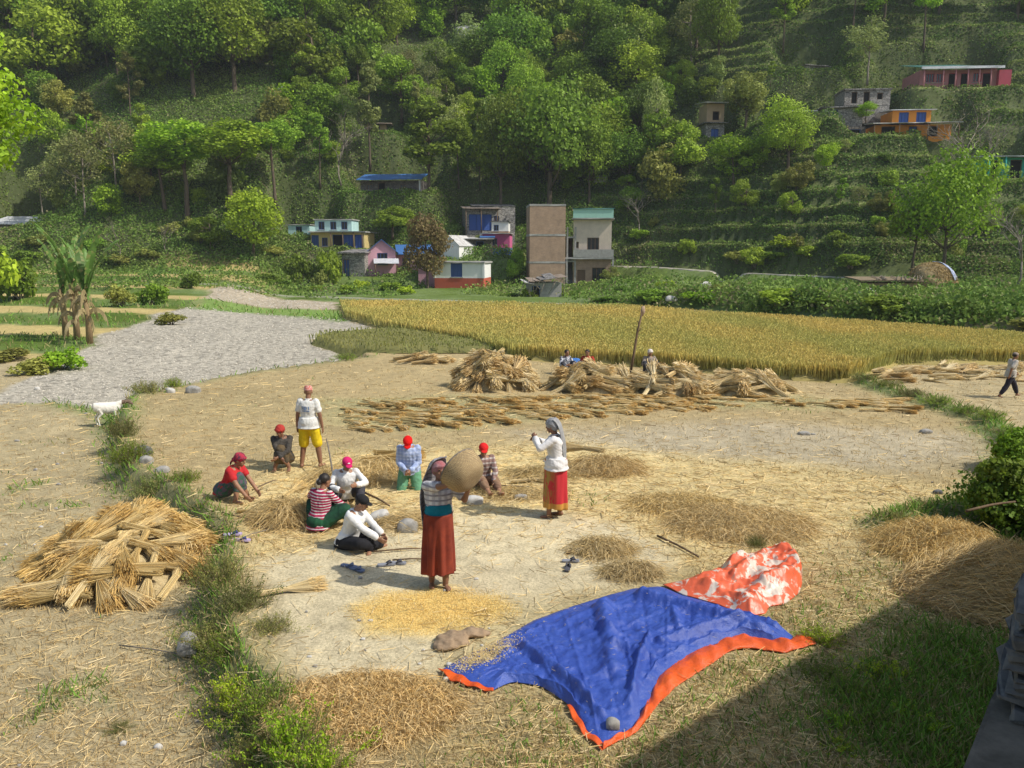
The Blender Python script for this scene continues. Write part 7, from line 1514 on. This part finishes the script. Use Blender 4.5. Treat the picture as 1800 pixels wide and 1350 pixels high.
def zblue(X, Y, u, v):
    e = np.minimum(np.minimum(v, 1-v)*8, np.minimum(u, 1-u)*20); e = np.clip(e, 0, 1)
    z = .022 + .045*e + e*(.034*noise(X, Y, .55, 3, 2) + .016*noise(X*1.0+Y*.8, Y*1.6, .16, 3, 4)) + .012*noise(X, Y, .09, 2, 1)*e - .030*np.abs(noise(X, Y, .33, 3, 5))*e + .014*np.abs(noise(X*1.2-Y, Y, .14, 2, 3))*e + .02*e
    for a, b, w, h in (((1130, 1060), (1330, 1115), .09, .13), ((1300, 1105), (1160, 1140), .06, .09), ((1060, 1075), (1075, 1190), .10, .10), ((920, 1150), (1080, 1290), .05, .09), ((950, 1165), (1040, 1250), .04, .07), ((1080, 1150), (1150, 1170), .05, .08), ((1000, 1075), (830, 1150), .05, .05), ((1180, 1085), (1200, 1130), .05, .06), ((1120, 1170), (1110, 1270), .05, .05), ((1140, 1130), (1110, 1230), .035, .06), ((1030, 1110), (1090, 1130), .04, .06)):
        z = z + ridge(X, Y, a, b, w, h)*e
    z = z + .011*np.exp(-(((u*7) % 1 - .5)/.035)**2)*e + .010*np.exp(-(((v*4) % 1 - .5)/.04)**2)*e - .008*np.exp(-(((u*7+.5) % 1 - .5)/.03)**2)*e
    return np.maximum(z, .02)
TB = sheet('blue_tarpaulin', P, M['tarp_blue'], zblue); tag(TB, 'large wrinkled blue plastic tarpaulin spread on the ground with an orange underside', 'tarpaulin')
def zedge(X, Y, u, v): return .030 + .03*np.sin(v*PI)*(1+.5*np.sin(u*37)+.5*np.sin(u*83+2)) - .012*np.abs(noise(X, Y, .10, 3, 2)) + .014*noise(X, Y, .12, 2, 3)*(v > 0)*(v < 1)
P = patch([(1062, 1309), (1112, 1283), (1140, 1235), (1158, 1195), (1200, 1159), (1240, 1139), (1300, 1118), (1340, 1123), (1384, 1131), (1400, 1118)], [(1060, 1321), (1086, 1306), (1120, 1290), (1158, 1243), (1190, 1212), (1235, 1182), (1286, 1146), (1322, 1142), (1380, 1151), (1437, 1133)], [(1062, 1309), (1061, 1315), (1060, 1321)], [(1400, 1118), (1420, 1122), (1437, 1133)], 160, 18)
sheet('turned_edge', P, M['tarp_orange'], zedge, .006, TB)
P = patch([(774, 1181), (800, 1190), (826, 1205), (868, 1220)], [(770, 1180), (792, 1204), (830, 1216), (867, 1225)], [(774, 1181), (770, 1180)], [(868, 1220), (867, 1225)], 50, 6); sheet('corner_hem', P, M['tarp_orange'], lambda X, Y, u, v: .03+.02*np.sin(u*11)**2+0*v, .006, TB)
P = patch([(1001, 1243), (1016, 1262), (1030, 1288), (1062, 1311)], [(996, 1244), (1006, 1268), (1024, 1296), (1059, 1322)], [(1001, 1243), (996, 1244)], [(1062, 1311), (1059, 1322)], 50, 6); sheet('lower_hem', P, M['tarp_orange'], lambda X, Y, u, v: .035+.012*np.sin(u*17)+0*v, .006, TB)
# grain spilled on its left corner
def spill():
    r = np.random.default_rng(60); n = 5200; u = r.normal(0, 1, n); v = r.normal(0, 1, n); px = 850+u*26+v*4; py = 1158-u*11+v*9; X, Y = G(px, py); k = sd(px, py, bl_top+bl_bot[::-1]) > 3; X, Y = X[k], Y[k]
    bv = BVHTree.FromPolygons([v_.co for v_ in TB.data.vertices], [tuple(p_.vertices) for p_ in TB.data.polygons]); P = []
    for a, b in zip(X, Y):
        h_ = bv.ray_cast(Vector((a, b, 2)), Vector((0, 0, -1)))
        if h_[0] is not None: P.append((a, b, h_[0].z+.006))
    P = np.array(P); S2 = []
    px = r.uniform(790, 1390, 420); py = r.uniform(1045, 1310, 420); X, Y = G(px, py)
    for a, b in zip(X, Y):
        h_ = bv.ray_cast(Vector((a, b, 2)), Vector((0, 0, -1)))
        if h_[0] is not None: S2.append((a, b, h_[0].z+.005))
    S2 = np.array(S2); yw = r.uniform(0, 6.28, len(S2)); LL = r.uniform(.012, .055, len(S2)); V2, F2 = blades(S2, np.stack([np.cos(yw)*LL, np.sin(yw)*LL, 0*LL+.006], 1), .0035, r)
    o = obj('straw_scraps', npmesh('straw_scraps', V2, F2, M['straw'], cols=np.repeat(straw_cols(len(S2), r, (.70, .58, .34), .2), 4, 0))); tag(o, 'scraps of straw lying over the blue tarpaulin', 'straw', kind='stuff')
    V, Fq = quads_at(P, .016+0*P[:, 0], r, .6, 1.5); c = straw_cols(len(P), r, (.70, .58, .34), .2); o = obj('spilled_chaff', npmesh('spilled_chaff', V, Fq, M['straw'], cols=np.repeat(c, 4, 0))); tag(o, 'pale chaff spilled over the left corner of the blue tarpaulin', 'chaff', kind='stuff')
spill()
m, n, l, p = newmat('tarp_patched'); t = texn(n, l, 4.4, 4, .6, dist=1.2); c = mixn(n, l, ramp(n, l, t.outputs[0], [(.515, 0.0), (.56, 1.0)]), (.74, .13, .05), (.66, .56, .46)); t2 = texn(n, l, 6, 4, .6); c = mixn(n, l, ramp(n, l, t2.outputs[0], [(.62, 0.0), (.70, .8)]), c, (.30, .17, .12)); l.new(c, p.inputs['Base Color']); p.inputs['Roughness'].default_value = .42; bumpn(n, l, p, t2.outputs[0], .5, .02)
P = patch([(1165, 1032), (1205, 1022), (1262, 1012), (1266, 998), (1290, 990), (1345, 978), (1372, 974), (1398, 980)], [(1320, 1087), (1332, 1084), (1346, 1082), (1352, 1070), (1378, 1066), (1406, 1046), (1410, 1030), (1410, 1012)], [(1165, 1032), (1200, 1050), (1262, 1066), (1320, 1087)], [(1398, 980), (1406, 990), (1410, 1000), (1410, 1012)], 130, 90)
def zor(X, Y, u, v):
    e = np.clip(np.minimum(np.minimum(v, 1-v)*6, np.minimum(u, 1-u)*7), 0, 1); z = .03 + e*(.10 + .16*u + .06*noise(X, Y, .42, 2, 5) + .055*np.abs(noise(X, Y, .20, 2, 2)) + .02*noise(X, Y, .09, 2, 3)); return z + ridge(X, Y, (1340, 1050), (1400, 1030), .06, .10)*e + ridge(X, Y, (1290, 1035), (1345, 1000), .07, .09)*e
o = sheet('orange_sheet', P, m, zor, .006); tag(o, 'crumpled orange and white plastic sheet heaped behind the blue tarpaulin', 'tarpaulin')
def grain():
    r = np.random.default_rng(70); px = r.uniform(600, 920, 60000); py = r.uniform(1028, 1120, 60000); X, Y = G(px, py); d = sd(X, Y, GRAIN) + .10*noise(X, Y, .5, 3, 2); k = r.uniform(0, 1, len(X)) < sstep(-.22, .25, d)*.75; X, Y, d = X[k], Y[k], d[k]
    P = np.stack([X, Y, terr(X, Y)+.006+.03*sstep(0, .5, d)*r.uniform(0, 1, len(X))], 1); V, Fq = quads_at(P, .013+0*X, r, .6, 1.2); c = straw_cols(len(X), r, (.86, .66, .27), .22)
    tag(obj('threshed_grain', npmesh('threshed_grain', V, Fq, M['straw'], cols=np.repeat(c, 4, 0))), 'thin golden spread of threshed grain at the feet of the winnowing woman', 'grain', kind='stuff')
grain()
# ---------------------------------------------------------------- basket and small things
M['wicker'] = brickmat('wicker', (.50, .37, .18), (.40, .28, .13), (.22, .16, .09), 1, .035, .014, .003)
def basket():
    c = Vector(W8) + Matrix.Rotation(R(10), 3, 'Z') @ Vector((.30, -.26, 1.545)); ax = Vector((-.62, .50, .42)).normalized(); x_ = ax.orthogonal().normalized(); y_ = ax.cross(x_); V = []; nu, nv = 96, 34
    for lay in (0, 1):
        for j in range(nv+1):
            t = j/nv; rad = .270*math.sin(min(1, t*1.0)*PI/2)**.50 - lay*.010; dep = -.16+.26*t**2.0 + lay*.008
            for k in range(nu):
                a = 2*PI*k/nu; q = 1 + (.012*(1 if (k//2+j) % 2 else -1) if lay == 0 else 0); p_ = ax*dep*1.05 + (x_*math.cos(a)+y_*math.sin(a))*rad*q*(1.0 if t < .97 else 1.02); V.append(p_)
    n1 = (nv+1)*nu; Fq = []
    for lay in (0, 1):
        for j in range(nv):
            for k in range(nu): q = (lay*n1+j*nu+k, lay*n1+j*nu+(k+1) % nu, lay*n1+(j+1)*nu+(k+1) % nu, lay*n1+(j+1)*nu+k); Fq.append(q if lay == 0 else q[::-1])
    for k in range(nu): Fq.append((nv*nu+k, nv*nu+(k+1) % nu, n1+nv*nu+(k+1) % nu, n1+nv*nu+k))
    root = empty('basket', c, 0, 'large round woven basket held up and tipped by the woman in the rust red skirt', 'basket'); obj('bowl', npmesh('bowl', [tuple(v) for v in V], Fq, M['wicker'], True), root)
    bm = bmesh.new(); ring = [ax*.105 + (x_*math.cos(2*PI*k/40)+y_*math.sin(2*PI*k/40))*.266 for k in range(41)]; tube(bm, ring, [.014]*41, 8); bmobj('rim', bm, M['greywood'], root, True)
basket()
def stone(px, py, wpx, hpx, m, label, seed, z0=0, lift=0, name='stone'):
    x, y = (float(v) for v in G(px, py, z0)); z = T1(x, y); k = ppm(y, z); o = obj(name, rock_mesh(name, wpx/k/2*1.1, wpx/k/2*.8, hpx/k*.62, M[m], seed, 3, .12)); o.location = (x, y, z+hpx/k*.22+lift); tag(o, label, 'stone')
stone(835, 884, 32, 17, 'rockpale', 'smooth white stone on the floor below the sitting man in checks', 1); stone(915, 877, 25, 10, 'rock', 'small grey stone between the basket and the far woman', 2); stone(668, 918, 38, 26, 'rockpale', 'large rounded threshing stone right of the man in the white shirt', 3); stone(717, 932, 40, 28, 'rock', 'brown grey threshing stone under the pale straw bundle', 4)
stone(1077, 1288, 26, 22, 'rock', 'grey stone holding down the lower corner of the blue tarpaulin', 5, lift=.05); stone(330, 1130, 38, 40, 'rock', 'pale grey stone set in the ledge face among weeds', 6, -.2, .05); stone(340, 690, 26, 14, 'rock', 'pale stone on the ledge above the upper left field corner', 7); stone(300, 690, 18, 10, 'rockpale', 'little white stone beside the weed tuft right of the goat', 8); stone(252, 800, 30, 20, 'rockdark', 'broad grey boulder in the ledge below the leafy weeds', 9); stone(285, 832, 28, 14, 'rock', 'pale boulder near the end of the upper ledge', 10); stone(258, 816, 24, 15, 'rock', 'cracked grey boulder between two ledge boulders', 11)
stone(790, 1172, 12, 8, 'rockpale', 'tiny white stone by the left corner of the tarpaulin', 12); stone(786, 1198, 14, 8, 'rockpale', 'small pale stone just below the tarpaulin corner', 13); stone(218, 1306, 14, 9, 'rockpale', 'white pebble low in the left field', 14, -.4); stone(278, 1312, 16, 10, 'rockpale', 'white pebble near the bottom left of the ledge', 15, -.4); stone(66, 684, 9, 6, 'rockpale', 'small white object lying at the top of the left field', 16, -.4); stone(1413, 764, 22, 7, 'rock', 'flat grey stone in the middle of the stubble on the right', 17); stone(1628, 760, 22, 8, 'rock', 'flat pale stone at the right side of the stubble', 18); stone(1768, 792, 12, 8, 'rockpale', 'small pale stone near the right bund', 19); stone(1648, 868, 16, 10, 'rockdark', 'dark clod near the right rim of the threshing ground', 20)
random.seed(33)
for i in range(60):
    px, py = random.choice(((random.uniform(0, 380), random.uniform(1120, 1345)), (random.uniform(600, 1750), random.uniform(730, 880)), (random.uniform(0, 180), random.uniform(700, 1000)), (random.uniform(500, 900), random.uniform(1000, 1200))))
    stone(px, py, random.uniform(4, 9), random.uniform(3, 5), random.choice(('rock', 'rockpale')), 'little stone lying on the ground', 100+i, name='pebble'); COL.objects[-1]['group'] = 'pebbles of the fields'
def sandal(px, py, yaw, L, m, label, strap):
    x, y, z = near(px, py); o = empty('sandal', (x, y, z+.012), R(yaw), label, 'sandal'); bm = bmesh.new(); prof = [(-.5, .16), (-.46, .28), (-.25, .30), (0, .26), (.25, .34), (.42, .30), (.5, .14)]; lo = []; up = []
    pts = [(a*L, b*L*.5) for a, b in prof]+[(a*L, -b*L*.5) for a, b in prof[::-1]]; lo = [bm.verts.new((a, b, 0)) for a, b in pts]; up = [bm.verts.new((a, b, .022)) for a, b in pts]; bm.faces.new(lo[::-1]); bm.faces.new(up)
    for i in range(len(pts)): bm.faces.new((lo[i], lo[(i+1) % len(pts)], up[(i+1) % len(pts)], up[i]))
    bmesh.ops.recalc_face_normals(bm, faces=bm.faces); bmobj('sole', bm, m, o); bm = bmesh.new()
    for s in (-1, 1): tube(bm, [(.28*L, 0, .02), (.18*L, s*.07*L, .055), (-.02*L, s*.14*L, .02)], [.010, .014, .011], 6)
    bmobj('strap', bm, strap, o, True)
lil = cloth('lilac', (.52, .42, .62)); dkb = cloth('navy', (.05, .06, .16)); sl_ = cloth('slate', (.16, .20, .30)); gy = cloth('gry', (.26, .27, .30)); dk_ = cloth('dks', (.09, .09, .10))
sandal(410, 949, 10, .26, lil, 'upper of the two lilac sandals left on the straw', dkb); sandal(425, 956, -5, .26, lil, 'lower of the two lilac sandals left on the straw', dkb); sandal(614, 1000, -25, .25, sl_, 'left blue sandal of the pair near the shadow', sl_); sandal(628, 1005, -35, .25, sl_, 'right blue sandal of the pair near the shadow', sl_)
sandal(680, 995, 15, .25, gy, 'left grey sandal of the pair beside the red skirt', dk_); sandal(698, 993, -5, .25, gy, 'right grey sandal of the pair beside the red skirt', dk_); sandal(1003, 987, 0, .24, gy, 'grey sandal right of the threshing floor', dk_); sandal(998, 1001, 80, .24, dk_, 'dark sandal lying below the grey one', dk_); sandal(1010, 972, 5, .25, M['wood'], 'brown sandal beside the small brown straw heap', dk_)
def stick(a, b, r, m, label, z1=.03, z2=.03, name='stick', cat='stick', za=0, bend=.01):
    x1, y1, t1 = near(*a, za); x2, y2, t2 = near(*b, za); A = Vector((x1, y1, t1+z1)); B = Vector((x2, y2, t2+z2)); Mi = A.lerp(B, .5)+Vector((0, bend*2, bend)); bm = bmesh.new(); O = A.copy(); tube(bm, [A-O, A.lerp(Mi, .5)-O, Mi-O, Mi.lerp(B, .5)-O+Vector((0, bend, 0)), B-O], [r, r*.95, r*.9, r*.82, r*.7], 8); o = bmobj(name, bm, M[m], None, True); o.location = O; tag(o, label, cat)
stick((1156, 945), (1228, 982), .018, 'wood', 'dark straight stick lying above the orange sheet'); stick((655, 974), (752, 966), .013, 'wood', 'thin stick lying behind the woman in the rust red skirt'); stick((690, 988), (758, 988), .012, 'wood', 'lower thin stick running to the rust red skirt'); stick((392, 912), (470, 934), .014, 'wood', 'brown stick below the straw right of the big pile', bend=.03); stick((400, 970), (480, 932), .008, 'greywood', 'thin pale stalk above the lilac sandals', bend=.02)
stick((444, 872), (485, 858), .013, 'wood', 'short beating stick held by the woman in red', .10, .14); stick((640, 876), (685, 896), .020, 'wood', 'wooden beater lying behind the man in the black cap', .12, .06); stick((210, 1140), (340, 1170), .008, 'greywood', 'long pale stalk lying in the lower left field', za=-.42); stick((880, 856), (965, 862), .013, 'greywood', 'grey stick lying in the straw left of the far woman'); stick((1690, 988), (1775, 970), .02, 'wood', 'stick resting on the shaded straw heap', .72, .74, za=0)
stick((586, 860), (576, 826), .016, 'greywood', 'upright stick held by the man in the pink cap', .30, .62, za=0); stick((812, 722), (870, 720), .01, 'greywood', 'thin stalk across the rows of cut wheat', .06, .05)
x, y, z = near(1106, 655); k = ppm(y, z); bm = bmesh.new(); top = Vector((22/k, .1, 112/k)); tube(bm, [(0, 0, -.3), top*.3+Vector((.02, 0, 0)), top*.65-Vector((.02, 0, 0)), top], [.05, .045, .04, .03], 8); tube(bm, [top*.72, top*.80+Vector((-.08, 0, .03))], [.02, .012], 6); tube(bm, [top*.62, top*.70+Vector((.09, 0, .05))], [.02, .01], 6); o = bmobj('pole', bm, M['wood'], None, True); o.location = (x, y, z); tag(o, 'crooked leaning wooden pole standing behind the long straw heap', 'pole')
bm = bmesh.new(); tube(bm, [(0, 0, .0), (.03, 0, .16), (.02, 0, .34)], [.05, .09, .05], 9); 
for v in bm.verts: v.co.x += .02*math.sin(v.co.z*40); v.co.y *= .5
o2 = bmobj('pole_rag', bm, cloth('rag', (.42, .30, .20)), o, True); o2.location = top-Vector((.03, 0, .24))
# folded sack
def sack():
    x, y, z = near(808, 1130); bm = bmesh.new(); rr = random.Random(4)
    loft(bm, [(Vector((-.28, -.06, .05)), Vector((0, .05, 0)), Vector((0, 0, .035))), (Vector((-.22, -.04, .07)), Vector((0, .16, 0)), Vector((0, 0, .06))), (Vector((-.08, -.02, .09)), Vector((0, .19, 0)), Vector((0, 0, .085))), (Vector((.05, .02, .08)), Vector((0, .15, 0)), Vector((0, 0, .075))), (Vector((.10, .03, .05)), Vector((0, .08, 0)), Vector((0, 0, .04)))], 18)
    loft(bm, [(Vector((.0, .10, .06)), Vector((0, .09, 0)), Vector((0, 0, .06))), (Vector((.12, .14, .09)), Vector((0, .09, 0)), Vector((0, 0, .065))), (Vector((.24, .16, .075)), Vector((0, .075, 0)), Vector((0, 0, .055))), (Vector((.32, .17, .045)), Vector((0, .05, 0)), Vector((0, 0, .04)))], 14)
    o = solidify(bm, 'sack', mat('jute', (.38, .27, .17), (.24, .165, .10), 14, .95, .6, .01), .009, 1, .024, 3, .13); o.location = (x, y, z-.02); o.scale = (1, 1.1, .72); tag(o, 'crumpled brown jute sack on the threshing floor left of the tarpaulin', 'sack')
sack()
# white cloth bundle behind the woman in stripes
bm = bmesh.new(); ball(bm, (0, 0, .12), .13, .10, .14); ball(bm, (.10, .05, .08), .10, .08, .09); o = solidify(bm, 'cloth_bundle', cloth('bundle', (.66, .64, .60)), .010, 2, .02, 2, .07); x, y, z = near(568, 862); o.location = (x, y, z+.0); tag(o, 'white cloth bundle lying beside the head of the woman in stripes', 'cloth')
x, y, z = near(1010, 655); y += .9
bm = bmesh.new(); ball(bm, (0, 0, .30), .24, .12, .10); tube(bm, [(0, 0, 0), (0, 0, .28)], [.14, .14], 10); o = solidify(bm, 'blue_bag', cloth('bluebag', (.07, .20, .52)), .014, 3, .02, 1, .1); o.location = (x*(y/(y-.9)), y, T1(x, y)); tag(o, 'blue bag between the two dark-haired people behind the straw heap', 'bag')
# ---------------------------------------------------------------- stone wall, step and the house whose shade falls here
def stone_pile_wall():
    x0, y0 = 2.02, 3.05; root = empty('stone_pillar', (x0, y0, 0), R(-34), 'dark stacked slate pillar at the right edge of the picture', 'wall'); random.seed(3); z = 0.0; k = 0
    bm = bmesh.new()
    while z < 2.77:
        h = min(random.uniform(.035, .075), 2.80-z); xx = -random.uniform(0, .05); e = random.uniform(-.02, .05)
        for (a, b) in ((0+e, .34), (.345, .75)):
            s = bmesh.new(); bx(s, a+random.uniform(-.012, .02)*(a < .2), b, -random.uniform(0, .04), random.uniform(.42, .6), z+.004, z+h-.004, .012); bmesh.ops.subdivide_edges(s, edges=s.edges[:], cuts=2, use_grid_fill=True); [setattr(v_, 'co', v_.co+Vector([random.gauss(0, .007) for _ in range(3)])) for v_ in s.verts]; bmesh.ops.bevel(s, geom=[e_ for e_ in s.edges if e_.calc_face_angle(0) > .9], offset=.010, segments=1, affect='EDGES'); me = bpy.data.meshes.new('t'); s.to_mesh(me); s.free(); bm.from_mesh(me); bpy.data.meshes.remove(me)
        z += h
    bmobj('stones', bm, M['rockdark'], root)
    bm = bmesh.new(); bx(bm, .06, .70, .05, .42, 0, 2.72); bmobj('infill', bm, M['dark'], root)
stone_pile_wall()
def step():
    P = [G(a, b, 2.30) for a, b in ((1690, 1352), (1745, 1215), (1790, 1150), (2100, 1150), (2100, 1420), (1660, 1430))]; bm = bmesh.new(); lo = [bm.verts.new((float(a), float(b), 0)) for a, b in P]; up = [bm.verts.new((float(a), float(b), 2.30)) for a, b in P]; bm.faces.new(lo); bm.faces.new(up)
    for i in range(len(P)): bm.faces.new((lo[i], lo[(i+1) % len(P)], up[(i+1) % len(P)], up[i]))
    bmesh.ops.recalc_face_normals(bm, faces=bm.faces); bmesh.ops.bevel(bm, geom=bm.edges[:], offset=.02, segments=2, affect='EDGES'); o = bmobj('concrete_landing', bm, mat('dark_concrete', (.25, .22, .175), (.13, .115, .09), 5, .95, .6, .02)); tag(o, 'grey concrete landing at the foot of the stacked slate pillar in the bottom right corner', 'landing')
step()
def shade_house():
    a = np.array([float(v) for v in G(1130, 1320)]); b = np.array([float(v) for v in G(1790, 930)]); HH = 5.5; off = np.array((SUN_DIR.x, SUN_DIR.y))/SUN_DIR.z*HH; a = a+off; b = b+off; d = (b-a)/np.linalg.norm(b-a); ang = math.atan2(d[1], d[0])
    nrm = np.array((d[1], -d[0])); o_ = a - d*9
    root = empty('viewing_house', (float(o_[0]), float(o_[1]), 0), ang, 'stone house with wide flat roof beside and behind the viewpoint, casting the corner shade', 'house')
    bm = bmesh.new(); bx(bm, 0, 26, -7.5, 0, HH-.18, HH); bmobj('roof', bm, M['concrete'], root)
    bm = bmesh.new(); bx(bm, .6, 25, -7.0, -2.2, -.5, HH-.182); bmobj('wall', bm, M['stone_wall'], root)
    for xx in (9.4, 13, 16.5, 20):
        bm = bmesh.new(); bx(bm, xx, xx+.9, -2.198, -2.14, 2.9, 4.1); f_ = bmobj('window', bm, M['frame_wood'], root); bm = bmesh.new(); bx(bm, xx+.08, xx+.82, -2.138, -2.13, 2.98, 4.02); bmobj('pane', bm, M['glass'], f_)
shade_house()
x, y, z = near(95, 490, .3); o = obj('field_post', rock_mesh('field_post', .12, .1, .8, M['wood'], 3, 2)); o.location = (x, y, z+.5); tag(o, 'small dark post standing in the golden plot behind the banana plants', 'post')
for o_ in COL.objects:
    if o_.name.startswith('pebble'): o_['group'] = 'pebbles of the fields'
